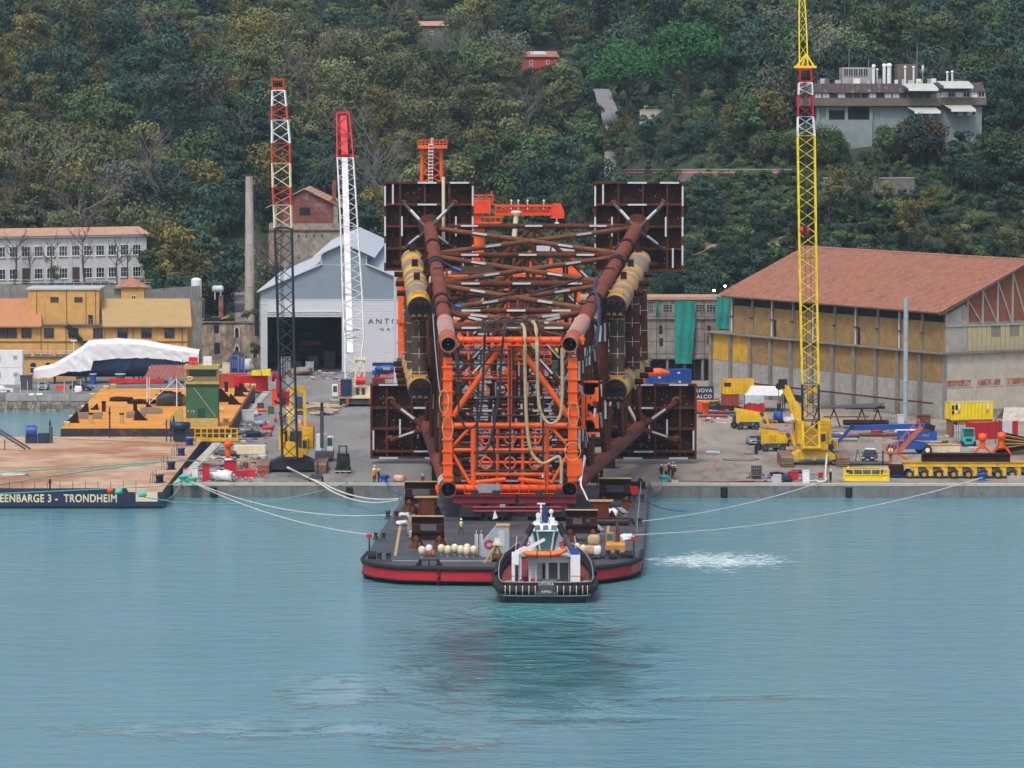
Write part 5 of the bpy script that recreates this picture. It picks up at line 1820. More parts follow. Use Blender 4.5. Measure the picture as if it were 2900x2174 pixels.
   # orange frame across the near end
def O(px,py,dy=0):return A(px,py,YF+1.6+dy)
of=None
def oframe(name,mk,mt=ORG,par=None,label=None):
 m=MB()
 mk(m)
 return part(m,name,mt,par,label)
def column(px):
 def f(m):
  a,b=O(px,1012),O(px,1362)
  m.bx(a.x-.62,a.x+.62,YF+1.0,YF+2.2,b.z,a.z)
 c=oframe('end_column',f)
 for py in range(1040,1350,34):
  def g(m):
   z=O(px,py).z
   m.bx(O(px,py).x-.78,O(px,py).x+.78,YF+.85,YF+2.35,z-.08,z+.08)
  oframe('flange',g,ORG,c)
column(1268)
column(1622)
tubes=[((1300,962),(1590,962),.42),((1285,1205),(1606,1205),.42),((1285,1274),(1606,1274),.26),((1341,1343),(1560,1343),.26),((1290,1381),(1596,1381),.46),
((1424,972),(1283,1178),.40),((1462,972),(1610,1178),.40),((1444,975),(1444,1205),.30),
((1341,1208),(1341,1372),.38),((1409,1208),(1409,1372),.22),((1480,1208),(1480,1372),.22),((1548,1208),(1548,1372),.38),
((1341,1238),(1548,1238),.17),((1341,1309),(1548,1309),.17),((1283,1262),(1330,1212),.22),((1608,1262),(1562,1212),.22),((1283,1286),(1331,1368),.24),((1608,1286),(1562,1368),.24),
((1345,1366),(1432,1357),.34),((1468,1357),(1546,1366),.34),((1376,1212),(1376,1225),.1),((1376,1258),(1376,1295),.1),((1515,1212),(1515,1225),.1),((1515,1258),(1515,1295),.1)]
for i,(a,b,r)in enumerate(tubes):
 oframe('end_tube',lambda m:m.tube(O(a[0],a[1],.003*i),O(b[0],b[1],.003*i),r,r,12))
for py in(1241,1311):
 for px in(1376,1444.5,1515):
  oframe('end_guide_ring',lambda m:m.ring(O(px,py),(0,1,0),.74,.16,20,8))
for py,x0,x1 in((962,1312,1586),(1381,1315,1575)):
 def f(m):
  a,b=O(x0,py),O(x1,py)
  m.bx(a.x,b.x,YF+.3,YF+1.3,a.z-.72,a.z-.64)
  m.bx(a.x,b.x,YF+.28,YF+.34,a.z-.02,a.z+.04)
  n=11
  for i in range(n):
   x=a.x+(b.x-a.x)*i/(n-1)
   m.bx(x-.04,x+.04,YF+.3,YF+1.3,a.z-.64,a.z+.6)
 oframe('walkway',f)
oframe('grating',lambda m:m.bx(O(1352,1381).x,O(1416,1381).x,YF+.2,YF+.26,O(1352,1392).z,O(1352,1367).z),GREY)
def f(m):
 a,b=A(1283,1058,592),A(1460,1058,592)
 for py in(1052,1060,1071):
  z=A(1283,py,592).z
  m.beam((a.x,592,z),(b.x,592,z),.12)
 for i in range(12):
  x=a.x+(b.x-a.x)*i/11
  m.beam((x,592,A(1283,1050,592).z),(x,592,A(1283,1072,592).z),.1)
 m.bx(a.x,b.x,592,595,A(1283,1074,592).z,A(1283,1072,592).z)
oframe('inner_platform',f)
def f(m):
 a,b=A(1390,985,600),A(1560,985,600)
 for py in(990,1003,1016,1030):
  z=A(1390,py,600).z
  m.beam((a.x,600,z),(b.x,600,z),.14)
 for i in range(10):
  x=a.x+(b.x-a.x)*i/9
  m.beam((x,600,A(1390,985,600).z),(x,600,A(1390,1032,600).z),.1)
oframe('inner_platform',f)
def f(m):
 def B(px,py,dy=0):return A(px,py,594+dy)
 for px in(1652,1666):m.beam(B(px,1092),B(px,1214),.5,.3)
 for py in(1094,1100,1106):m.beam(B(1652,py),B(1694,py),.34,1.6)
 m.beam(B(1690,1096),B(1690,1136),.5)
 m.beam(B(1690,1172),B(1690,1212),.5)
 for py in(1200,1206,1212):m.beam(B(1660,py),B(1693,py),.34,1.6)
 for py in(1155,1160,1166):m.beam(B(1664,py),B(1680,py),.3,1.2)
 m.beam(B(1672,1140),B(1692,1108),.45)
 m.beam(B(1668,1165),B(1692,1205),.45)
 for py in(1102,1150,1210):m.beam(B(1628,py),B(1655,py),.25)
 m.beam(B(1630,1150),B(1652,1205),.14)
 m.beam(B(1630,1150),B(1652,1105),.14)
oframe('boat_landing',f)
oframe('side_plate',lambda m:m.box(O(1627,1322),(2.0,1.4,2.2)))
for px,py in((1240,1383),(1640,1383),(1302,955),(1650,962)):
 oframe('trunnion',lambda m:(m.tube(A(px-7,py,YF+3),A(px+7,py,YF+3),.5,.28,8),m.box(A(px,py,YF+3),(.3,1.2,1.2))))
 # work platforms hung on the upper face
for x0,x1,y0,y1,Y,lab in((1353,1541,900,936,598,'plank platform carrying the rope slings'),(1278,1452,757,777,640,'brown plank platform on the left of the upper face')):
 def f(m):
  a,b=A(x0,y1,Y),A(x1,y0,Y)
  m.bx(a.x,b.x,Y,Y+3.4,a.z,a.z+.3)
  m.bx(a.x,b.x,Y+3.2,Y+3.35,a.z+.3,a.z+1.1)
  for i in range(7):m.beam((a.x+(b.x-a.x)*i/6,Y,a.z),(a.x+(b.x-a.x)*i/6,Y,a.z+1.5),.06)
 oframe('work_platform',f,COLB,None,lab)
def net(p,q,r=.13):oframe('grout_pipe',lambda m:m.tube(A(*p,YF-.2),A(*q,YF-.2),r,r,6),HOSE)
for p,q in(((1298,1000),(1299,1180)),((1352,1130),(1352,1332)),((1399,1150),(1399,1330)),((1444,990),(1444,1340)),((1538,1120),(1538,1330)),((1300,992),(1446,992)),((1264,1031),(1446,1031)),((1350,1125),(1500,1125)),((1340,1176),(1540,1176)),((1350,1229),(1546,1229)),((1342,1332),(1540,1332)),((1340,1282),(1548,1282)),((1362,990),(1362,1030)),((1420,990),(1420,1030))):
 net(p,q)
 # cable slings and ropes hanging on the jacket
def hang(name,pts,r,mt,par,Y=None):
 P=[]
 Q=[A(x,y,Yy)for x,y,Yy in pts]
 for i in range(len(Q)-1):
  p0,p1,p2,p3=Q[max(i-1,0)],Q[i],Q[i+1],Q[min(i+2,len(Q)-1)]
  for k in range(5):
   t=k/5
   P.append(.5*((2*p1)+(p2-p0)*t+(2*p0-5*p1+4*p2-p3)*t*t+(3*p1-p0-3*p2+p3)*t**3))
 P.append(Q[-1])
 m=MB()
 m.path(P,r,6)
 return m.build(name,mt,par,world=True)
yn=YF-.9
def sling(label,cat,runs,r,mt,grp=None,name='rope_sling'):
 p=A(*runs[0][0])
 t=thing(name,label,cat,p,0,grp)
 for rn in runs:hang('strand',rn,r,mt,t)
 return t
sling('thick beige rope hanging from the plank platform down to the lower right leg stub','rope',[[(1478,918,598),(1486,940,yn),(1487,1050,yn),(1492,1200,yn),(1505,1280,yn),(1535,1312,yn),(1572,1296,yn),(1585,1295,yn),(1590,1320,yn),(1589,1370,yn)]],.24,ROPEB)
sling('thick beige rope hanging in a U-shaped loop right of the front frame centre','rope',[[(1508,912,598),(1519,940,yn),(1524,1110,yn),(1533,1170,yn),(1558,1200,yn),(1585,1180,yn),(1592,1120,yn),(1592,985,yn)]],.24,ROPEB)
for i,(x,lab,pts)in enumerate(((1362,'black cable sling with yellow end hanging from the left of the plank platform',[(1392,918,598),(1376,925,yn),(1371,1000,yn),(1365,1130,yn),(1350,1200,yn),(1320,1210,yn),(1303,1180,yn)]),(1430,'black cable sling hanging left of the beige ropes',[(1432,918,598),(1428,935,yn),(1420,1010,yn),(1415,1100,yn),(1400,1200,yn),(1385,1260,yn),(1362,1280,yn)]))):
 sling(lab,'cable',[pts],.17,HOSE,None,'cable_sling')
for i,(x,y,w_,h_,lab)in enumerate(((1257,1137,13,33,'beige rope loop on the upper part of the left orange column'),(1268,1212,15,32,'beige rope loop on the lower part of the left orange column'),(1624,1172,15,33,'beige rope loop on the upper part of the right orange column'),(1622,1278,22,26,'beige rope loop on the lower part of the right orange column'))):
 sling(lab,'rope',[[(x+w_*math.sin(a*PI/6),y-h_*math.cos(a*PI/6),YF+.5-(1.2 if 2<a<10 else 0))for a in range(13)]],.07,ROPEB,None,'rope_loop')
for i,(x,y,lab)in enumerate(((1385,910,'first'),(1430,908,'second'),(1468,908,'third'),(1508,904,'fourth'))):
 sling('coil of black cable lying on the plank platform, %s from the left'%lab,'cable',[[(x+17*math.cos(a*PI/5),y+9*math.sin(a*PI/5),599-math.sin(a*PI/5))for a in range(11)]],.16,HOSE,None,'cable_coil')
def wrap(k,t,drop,lab,col2=BLUE):
 p=LP(k,t)
 d=(LP(k,1)-LP(k,0)).normalized()
 th=thing('leg_sling',lab,'sling',p)
 m=MB()
 for j in range(3):
  m.path([p+d*(j*.28)+V((1.2*math.cos(a),.0,1.2*math.sin(a)))for a in[x*PI/8-.5 for x in range(12)]],.14,5)
 m.build('wrap',HOSE,th,world=True)
 m=MB()
 P=[p+V((1.2,-.3,.7)),p+V(drop)*.25+V((.3,-.5,.4)),p+V(drop)*.6+V((0,-.8,-.1)),p+V(drop)]
 m.path(P,.15,6)
 m.build('tail',HOSE,th,world=True)
 m=MB()
 m.tube(P[1],P[1]+(P[2]-P[1])*.45,.28,.28,8)
 m.build('sleeve',BLUE,th,world=True)
wrap('UL',.62,(8.5,-1,-1.6),'black cable sling with blue sleeve round the upper left leg near the mud mat')
wrap('UL',.27,(6,-1.0,.4),'black cable sling with blue sleeve round the upper left leg behind the hose winding')
wrap('UR',.66,(-2.4,-1,-2.6),'dark green cable sling with blue sleeve round the upper right leg')
sling('grey-blue hose running along the upper right leg','hose',[[(1690,788,626),(1682,815,620),(1690,840,612),(1697,880,604),(1692,960,598),(1684,985,596)]],.2,DBLUE,None,'hose')
sling('dark cable draped over the crossing braces right of centre','cable',[[(1500,832,620),(1560,815,622),(1610,800,626),(1650,785,630)]],.16,HOSE,None,'cable')
sling('dark cable draped over the crossing braces left of centre','cable',[[(1380,850,612),(1420,838,616),(1455,832,620),(1480,834,622)]],.16,HOSE,None,'cable')
sling('white tarp-wrapped rope hanging from the lower right leg stub','rope',[[(1655,1290,YF+4),(1650,1330,YF+2),(1645,1370,YF),(1655,1395,YF-.5),(1664,1416,YF-.8)],[(1658,1295,YF+4),(1645,1345,YF+2),(1640,1362,YF)]],.12,WFAB,None,'wrapped_rope')
sling('long thin grey cable hanging beside the lower left brace columns','cable',[[(1226,890,606),(1234,1000,600),(1243,1090,596),(1250,1120,YF)]],.08,GREY,None,'cable')
sling('thin dark hose hanging beside the right orange column','hose',[[(1690,930,604),(1672,1000,598),(1650,1012,596),(1636,1002,YF)]],.09,HOSE,None,'hose')
m=MB()
p=A(1650,1100,YF+3)
m.add([A(1637,1085,YF+3),A(1648,1092,YF+2.6),A(1657,1122,YF+2.9),A(1650,1118,YF+3.4),A(1640,1106,YF+3)],[(0,1,2,3,4)])
m.build('signal_flag',WFAB,label='white and red signal flag hanging beside the right orange column',cat='flag')
# workers' scaffold inside the frame and floodlight reflectors are left to the clutter below
# ================================================================ topside module standing behind the jacket
TY=735.0
tp=thing('topside_module','bright orange offshore topside module with decks and pipework standing behind the jacket','platform module',(3,TY,2))
def tpart(name,m,mt,par=None,label=None):return m.build(name,mt,par or tp,label,world=True)
def Q_(px,py,dy=0):return A(px,py,TY+dy)
X0,X1=Q_(1134,900).x,Q_(1636,900).x
ZD=[Q_(1450,y).z for y in(1215,1120,1015,905,775)]
xs_=[X0+(X1-X0)*i/5 for i in range(6)]
for yy_ in(TY,TY+14):
 for x in xs_:
  tpart('post',MB().bx(x-.4,x+.4,yy_-.4,yy_+.4,2.0,ZD[4]),ORG if x in(xs_[0],xs_[5],xs_[3])else MAROON)
for k,z in enumerate(ZD):
 for yy_ in(TY-.62,TY+14.62):
  tpart('deck_beam',MB().bx(X0-.6,X1+.6,yy_-.15,yy_+.15,z-.5,z+.1),ORG if k>2 else DGREY)
 tpart('deck_plate',MB().bx(X0-.4,X1+.4,TY-.46,TY+14.4,z-.12,z),GREY if k<4 else LGREY)
 m=MB()
 for i in range(26):
  x=X0+(X1-X0)*i/25
  m.tube((x,TY-.9,z+.1),(x,TY-.9,z+1.2),.04,n=4)
 for f in(.6,1.15):m.tube((X0,TY-.9,z+f),(X1,TY-.9,z+f),.04,n=4)
 tpart('guard_rail',m,ORG if k>2 else LGREY)
 for i in range(5):
  if k<4 and(i+k)%2==0:
   tpart('diagonal',MB().tube((xs_[i],TY+.1,z),(xs_[i+1],TY+.1,ZD[k+1]-.5),.2,n=8),MAROON)
  for j in range(5):
   if k==4:break
   a=U(.6,1.8)
   c=(xs_[i]+U(.6,4.6),TY+U(1.5,7),z+a*.55)
   ty=RND.random()
   m=MB()
   if ty<.35:m.tube((c[0]-a,c[1],c[2]+.3),(c[0]+a,c[1],c[2]+.3),a*.45,n=10)
   elif ty<.7:m.box(c,(a*1.4,1.2,a*1.1))
   else:m.path([(c[0]-2,c[1],z+2.4),(c[0],c[1],z+2.4),(c[0],c[1],z+.4),(c[0]+1.6,c[1],z+.4)],.16,6)
   tpart('equipment',m,RND.choice((LGREY,WHITE,GREY,MAROON,ORGD,REDB,YELB)))
tpart('cable_tray',MB().bx(X0-1.1,X0-.65,TY-.4,TY+.1,4,ZD[4]),LGREY)
tpart('cable_tray',MB().bx(Q_(1262,900).x-.2,Q_(1262,900).x+.3,TY-.8,TY-.5,8,ZD[3]),WHITE)
tpart('helideck_panel',MB().bx(Q_(1520,702).x,Q_(1628,702).x,TY+2,TY+8,Q_(1520,712).z,Q_(1520,700).z),LGREY)
tpart('roof_beam',MB().bx(Q_(1540,768).x,Q_(1640,768).x,TY+1,TY+7,Q_(1520,774).z,Q_(1520,762).z),ORG)
for px in(1360,1500,1560,1620):tpart('roof_post',MB().bx(Q_(px,800).x-.3,Q_(px,800).x+.3,TY+3,TY+3.6,ZD[4],Q_(px,712).z),ORG)
# vent tower
def tw_(px,py):return A(px,py,742)
m=MB()
for(a,b)in(((1197,420),(1184,620)),((1248,420),(1258,620))):
 for dy in(0,3.4):m.tube(tw_(*a)+V((0,dy,0)),V((tw_(*b).x,742+dy,ZD[4])),.3,n=8)
tpart('tower_leg',m,ORG)
m=MB()
zs=[tw_(1220,y).z for y in(420,455,490,515,560,610)]
for a,b in zip(zs,zs[1:]):
 m.tube((tw_(1199,430).x,742,a),(tw_(1249,430).x,742,b),.13,n=6)
 m.tube((tw_(1249,430).x,742,a),(tw_(1199,430).x,742,b),.13,n=6)
tpart('tower_brace',m,ORG)
a,b=tw_(1184,420),tw_(1266,396)
tpart('tower_platform',MB().bx(a.x,b.x,740.5,746.5,a.z,a.z+.45),ORG)
m=MB()
for i in range(9):m.beam((a.x+(b.x-a.x)*i/8,740.6,a.z+.4),(a.x+(b.x-a.x)*i/8,740.6,b.z),.12)
for f in(.5,1):m.beam((a.x,740.6,a.z+.4+(b.z-a.z-.4)*f),(b.x,740.6,a.z+.4+(b.z-a.z-.4)*f),.12)
tpart('tower_rail',m,ORG)
m=MB()
c0,c1=tw_(1221,408),tw_(1219,560)
for s in(-.35,.35):m.beam(c0+V((s,-1.7,0)),c1+V((s,-1.7,0)),.12)
n_=32
for i in range(n_):m.k=i%2;m.beam(c0.lerp(c1,i/n_)+V((-.4,-1.75,0)),c0.lerp(c1,i/n_)+V((.4,-1.75,0)),.14)
m.build('ladder',[WHITE,RED],tp,world=True)
tpart('flare_tip',MB().tube(tw_(1224,420),tw_(1224,390),.28,n=10),LGREY)
# deck crane
def K(px,py,dy=0):return A(px,py,738+dy)
m=MB()
a,b=K(1345,608),K(1563,608)
for py in(582,606):m.beam(K(1400,py),K(1563,py),.42,.42);m.beam(K(1400,py,2.2),K(1563,py,2.2),.42,.42)
for i in range(13):
 px=1404+i*13
 m.beam(K(px,582),K(px,606),.14)
 m.beam(K(px,582),K(px+13,606),.12)
 m.beam(K(px,606),K(px,606,2.2),.14)
m.bx(K(1400,600).x,K(1563,600).x,738.4,740,K(0,604).z,K(0,594).z)
tpart('crane_boom',m,ORGD)
m=MB()
m.prism([K(1560,618),K(1598,618),K(1598,598),K(1588,577),K(1568,577),K(1560,590)],(0,2.4,0))
tpart('crane_head',m,ORGD)
tpart('machine_house',MB().bx(K(1390,600).x-3.2,K(1390,600).x,737.5,741,K(0,604).z,K(0,568).z),ORGD)
m=MB()
for py in(552,562,572):m.beam(K(1340,py),K(1396,py),.2)
for px in(1340,1358,1376,1396):m.beam(K(px,552),K(px,578),.2)
for py in(614,630):m.beam(K(1342,py),K(1420,py),.3)
for i in range(6):m.beam(K(1342+i*15.6,612),K(1342+i*15.6,630),.18)
m.bx(K(1341,600).x,K(1362,600).x,738,741,K(0,648).z,K(0,575).z)
m.beam(K(1390,555),K(1393,540),.25)
tpart('crane_cab',m,ORGD)
m=MB()
m.tube(K(1352,640,2),V((K(1352,640).x,740,ZD[4])),1.2,n=14)
tpart('crane_pedestal',m,ORG)
m=MB()
m.tube(K(1577,618),K(1577,632),.08,n=5)
m.box(K(1577,634),(.7,.4,.6))
tpart('crane_hook',m,WHITE)
m=MB()
m.tube(K(1454,700),K(1462,606),.42,n=10)
m.lathe(K(1462,606),[(.45,-.3),(.9,.2),(.9,.5),(.3,.6)],12)
tpart('boom_rest',m,CREAM)
for px in(1448,1468,1494,1540):
 m=MB()
 m.tube(K(px,592),K(px,570),.1,n=5)
 m.ball(K(px,568),.22,n=6)
 tpart('warning_lamp',m,WHITE)
 # ================================================================ transporters under the jacket
DK=2.2
def Dk(px,py,z=DK):return G(px,py,z)
for side,(xa,xb)in(('left',(1303,1438)),('right',(1490,1610))):
 p0,p1=Dk(xa,1474),Dk(xb,1474)
 w_=p1.x-p0.x
 for q_ in range(1):
  t=thing('transporter','dark red self-propelled transporter on the %s under the front of the jacket'%side,'transporter',(p0.x,p0.y,DK),-.036)
  ln=60
  for(u0,u1)in((0,w_*.45),(w_*.55,w_)):
   MB().bx(u0,u1,.4,ln,1.15,1.75).build('chassis',MAROON,t)
   MB().bx(u0-.05,u1+.05,-.5,.45,.55,1.75).build('power_pack',DARK,t)
   for i in range(12):
    m=MB()
    for x in(u0+.15,u1-.55):m.tube((x,1.6+i*2.2,.45),(x+.4,1.6+i*2.2,.45),.45,n=12)
    m.build('axle_wheels',TYRE,t)
   m=MB()
   m.bx(u0+.2,u1-.2,1.0,ln-2,1.75,2.25)
   m.build('deck_beam',MAROON,t)
  for y in(1.2,7,20,33,46):
   MB().ibeam((-1.0,y,2.75),(w_+1.0,y,2.75),1.0,.8,.1).build('cross_beam',MAROON,t)
   for x in(w_*.3,w_*.75):MB().bx(x-.5,x+.5,y-.4,y+.4,3.25,3.9+y*.03).build('packing_block',DARK,t)
for i,(py,lab)in enumerate(((1443,'upper'),(1449,'lower'))):
 a,b=Dk(1340,1474),Dk(1590,1474)
 m=MB()
 m.tube((a.x,a.y-.6-.5*i,4.0-.45*i),(b.x,b.y-.6-.5*i,4.0-.45*i),.2,n=8)
 m.build('link_pipe',MAROON,label=lab+' red link pipe joining the two transporters',cat='pipe',group='link pipes of the transporters')
for i,(px,py)in enumerate(((1240,1318),(1240,1365),(1725,1325),(1690,1368),(1600,1330),(1320,1330))):
 c=G(px,py)
 s=thing('jacket_support',('rusty support stool under the lower left leg, farther one','rusty support stool under the lower left leg, nearer the quay edge','rusty support stool under the lower right leg, farther one','rusty support stool under the lower right leg, nearer the quay edge','rusty support stool under the inner braces, right','rusty support stool under the inner braces, left')[i],'support',c)
 MB().bx(-.9,.9,-.9,.9,0,2.6).build('pedestal',RUSTD,s)
 MB().bx(-1.2,1.2,-1.2,1.2,2.6,2.9).build('top_plate',RUST,s)
 # ================================================================ red barge
BG=[(1165,1374),(1120,1440),(1075,1510),(1043,1562),(1027,1580),(1030,1588),(1058,1596),(1126,1604.5),(1242,1607.5),(1396,1609),(1540,1608.5),(1677,1606),(1733,1600),(1788,1591),(1814,1580),(1819,1557),(1825,1503),(1831,1430),(1835,1374)]
dk=[Dk(x,y)for x,y in BG]
rb=thing('red_barge','flat deck barge with black rubbing strip and red bow moored stern-on to the quay','barge',(Dk(1450,1500).x,585,0))
def bpart(name,m,mt,par=None,label=None):return m.build(name,mt,par or rb,label,world=True)
bpart('deck',MB().add(dk,[tuple(range(len(dk)))[::-1]]),DECKG)
cen=V((sum(p.x for p in dk)/len(dk),sum(p.y for p in dk)/len(dk),0))
def strip(z0,z1,o0=0,o1=0,rake0=0,rake1=0):
 m=MB()
 n=len(dk)
 vs=[]
 for p in dk:
  d=V((p.x-cen.x,0,0)).normalized()if abs(p.x-cen.x)>14 else V((0,0,0))
  f=max(0,(560-p.y)/30)
  e=V((0,-1,0))if p.y<545 else V((0,0,0))
  vs.append((p.x+d.x*o1,p.y+e.y*o1+rake1*f,z1))
  vs.append((p.x+d.x*o0,p.y+e.y*o0+rake0*f,z0))
 return m.add(vs,[(2*i,2*((i+1)%n),2*((i+1)%n)+1,2*i+1)for i in range(n)])
bpart('hull_side',strip(.62,1.96),RED)
bpart('hull_bottom',strip(-.8,.60,-.05,0,6,.0),DARK)
m=MB()
m.path([p+V((0,-.05,-.12))for p in dk[3:16]],.30,8)
bpart('rubbing_strip',m,NAVY)
m=MB()
m.path([V((p.x,p.y-.03,.56))for p in dk[3:16]],.13,6)
bpart('lower_strip',m,NAVY)
for a,b,w_ in(((1115,1573),(1130,1485),.35),((1714,1555),(1722,1450),.35)):
 m=MB()
 p,q=Dk(*a,DK+.004),Dk(*b,DK+.004)
 m.add([p,p+V((w_,0,0)),q+V((w_,0,0)),q],[(0,1,2,3)])
 bpart('deck_line',m,WOODY)
p,q=Dk(1100,1588,DK+.004),Dk(1400,1588.5,DK+.004)
bpart('deck_line',MB().add([p,q,q+V((0,.35,0)),p+V((0,.35,0))],[(0,1,2,3)]),CREAM)
for i,(px,py)in enumerate(((1242,1607),(1397,1609))):
 c=Dk(px,py)
 m=MB()
 for k in range(9):m.ring((c.x+.1*(k%2),c.y-.45,c.z-.1-k*.3),(1,0,0)if k%2 else(0,1,0),.2,.07,8,5)
 m.build('anchor_chain',RUST,label=('rusty anchor chain hanging over the red bow left of centre','rusty anchor chain hanging over the bow beside the tug')[i],cat='chain')
c=Dk(1215,1602)
m=MB()
for x in(-1.1,-.1,.9):m.bx(c.x+x,c.x+x+.2,c.y,c.y+.6,DK,DK+.6)
for s_ in(-1,1):m.prism([(c.x+s_*1.7,c.y,DK),(c.x+s_*1.0,c.y,DK),(c.x+s_*1.0,c.y,DK+.6),(c.x+s_*1.25,c.y,DK+.6)],(0,.6,0))
m.bx(c.x-1.3,c.x+1.3,c.y,c.y+.7,DK+.6,DK+.75)
bpart('bow_fairlead',m,DARK)
def bollard(px,py,lab,z=DK,s=1,mt=DGREY):
 c=G(px,py,z)
 t=thing('double_bollard',lab,'bollard',c,0,scale=s)
 MB().bx(-1.0,1.0,-.35,.35,0,.25).build('base',mt,t)
 for x in(-.55,.55):
  m=MB()
  m.lathe((x,0,.25),[(.28,0),(.28,.75),(.34,.78),(.34,.9),(0,.9)],12)
  m.build('post',mt,t)
bollard(1087,1590,'double bollard at the left corner of the red bow')
bollard(1735,1583,'double bollard on the right of the barge bow, in front of the excavator')
bollard(1075,1530,'double bollard with white rope at the left edge of the barge',s=.9)
bollard(1110,1470,'double bollard on the left edge of the barge, near the rope heap')
bollard(1800,1490,'double bollard at the right edge of the barge')
bollard(1808,1422,'double bollard with blue rope near the right stern corner')
for i,(px,py)in enumerate(((1054,1587),(1780,1585))):
 c=Dk(px,py)
 t=thing('deck_roller','black roller fairlead at the %s bow corner'%('left','right')[i],'fairlead',c)
 m=MB()
 m.tube((-.5,0,.6),(.5,0,.6),.55,n=14)
 m.build('roller',NAVY,t)
 MB().bx(-.65,.65,-.4,.4,0,.3).build('base',DGREY,t)
for i,(px,py,h,lab)in enumerate(((1046,1572,2.6,'short mast with lamp at the left bow corner'),(1795,1577,2.5,'short mast with red box at the right bow corner'),(1423,1515,4.0,'thin mast on the blue-grey deck house'))):
 c=Dk(px,py)
 t=thing('signal_mast',lab,'mast',c)
 MB().tube((0,0,0),(0,0,h),.09,n=6).build('pole',DARK,t)
 MB().bx(-.35,.35,-.15,.15,h-.4,h).build('lamp',RED if i<2 else GREY,t)
 # rails along the barge edges
for sd,pts in(('left',[(1165,1376),(1130,1428),(1100,1474)]),('right',[(1833,1395),(1828,1450),(1824,1510)])):
 t=thing('barge_railing','thin post-and-wire railing along the %s edge of the red barge'%sd,'railing',Dk(*pts[0]))
 P=[Dk(*p)+V((.5 if sd=='left' else-.9,0,0))for p in pts]
 for i in range(13):
  f=i/12*(len(P)-1)
  k=min(int(f),len(P)-2)
  c=P[k].lerp(P[k+1],f-k)
  MB().tube(c,c+V((0,0,1.6)),.05,n=5).build('post',GREY,t,world=True)
  # stacked steel stands
def ib(par,p,q,h,w_,nm='beam',mt=RUSTD):return MB().ibeam(p,q,h,w_,.09).build(nm,mt,par)
def gusset(par,x,y,s=1,mt=RUSTO):
 m=MB()
 m.prism([(x-1.3,y,0),(x+1.3,y,0),(x+.15,y,2.1),(x-.15,y,2.1)],(0,.12,0))
 m.prism([(x,y-1.2,0),(x,y+1.3,0),(x,y+.2,2.1),(x,y-.1,2.1)],(.12,0,0))
 m.build('gusset',mt,par)
def stand(px,py,w_,lab,levels=2,top=True,gus=(0,1)):
 t=thing('steel_stand',lab,'support stand',Dk(px,py),-.036,None,.78)
 for k in(-1,1):
  for s in(-1,1):
   gusset(t,k*w_*.36,s*1.2)
  MB().bx(k*w_*.36-.5,k*w_*.36+.5,-1.0,1.0,0,1.3).build('column',RUSTD,t)
 z=1.3
 ib(t,(-w_/2,-.9,z+.7),(w_/2,-.9,z+.7),1.3,1.0)
 ib(t,(-w_/2,.9,z+.7),(w_/2,.9,z+.7),1.3,1.0)
 z+=1.36
 for l in range(levels):
  for k in(-1,1):
   MB().bx(k*w_*.38-.55,k*w_*.38+.55,-1,1,z,z+1.15).build('post',RUSTD,t)
   MB().bx(k*w_*.38-.65,k*w_*.38+.65,-1.1,1.1,z+1.15,z+1.25).build('plate',RUSTO,t)
  z+=1.26
  ib(t,(-w_/2,-.5,z+.6),(w_/2,-.5,z+.6),1.2,1.2)
  MB().bx(-w_/2-.05,w_/2+.05,-1.25,.4,z+1.2,z+1.3).build('top_plate',WOODY if l==levels-1 else RUSTO,t)
  z+=1.32
 return t
stand(1192,1446,5.6,'tall stacked rusty steel stand at the left stern of the red barge',1)
stand(1212,1551,5.2,'stacked rusty steel stand behind the white vents on the left',1)
stand(1742,1436,5.6,'tall stacked dark steel stand at the right stern of the red barge',1)
stand(1647,1532,5.2,'stacked rusty steel stand right of the tug wheelhouse',1)
for px,py,lab,lo in((1208,1464,'rusty flared pedestal with a pale top plate on the left deck',1),(1702,1475,'rusty flared pedestal with a pale top plate on the right deck',1)):
 t=thing('steel_pedestal',lab,'pedestal',Dk(px,py),-.036,None,.66)
 MB().prism([(-2.0,-.9,0),(2.0,-.9,0),(1.7,-.9,.9),(1.5,-.9,3.0),(2.1,-.9,4.0),(-2.1,-.9,4.0),(-1.5,-.9,3.0),(-1.7,-.9,.9)],(0,1.8,0)).build('column',RUST,t)
 MB().bx(-2.5,2.5,-1.2,1.2,4.0,4.25).build('top_plate',WOODY,t)
 for k in(-1,1):gusset(t,k*2.2,.3,mt=RUSTD)
ib(thing('loose_beam','long rusty I-beam lying on the right deck below the flared pedestal','beam',Dk(1712,1486)),(-3,0,.5),(3.4,0,.5),.95,.8,mt=RUST)
for i,(px,py)in enumerate(((1690,1512),(1702,1512),(1770,1462))):
 t=thing('steel_channel',('left of two steel channels lying end-on right of the stacked stand','right of two steel channels lying end-on right of the stacked stand','steel channel lying end-on beside the pale deck line')[i],'beam',Dk(px,py))
 MB().ibeam((0,0,.3),(-.6,7,.3),.55,.8,.08).build('channel',GREY,t)
t=thing('timber_pile','dark pipe and timber pile lying across the right deck','timber',Dk(1745,1488))
for i in range(3):MB().tube((-4,.4*i,.3+.25*(i%2)),(2.5,.4*i,.3+.25*(i%2)),.28,n=8).build('pole',(RUSTD,DARK,WOOD)[i],t)
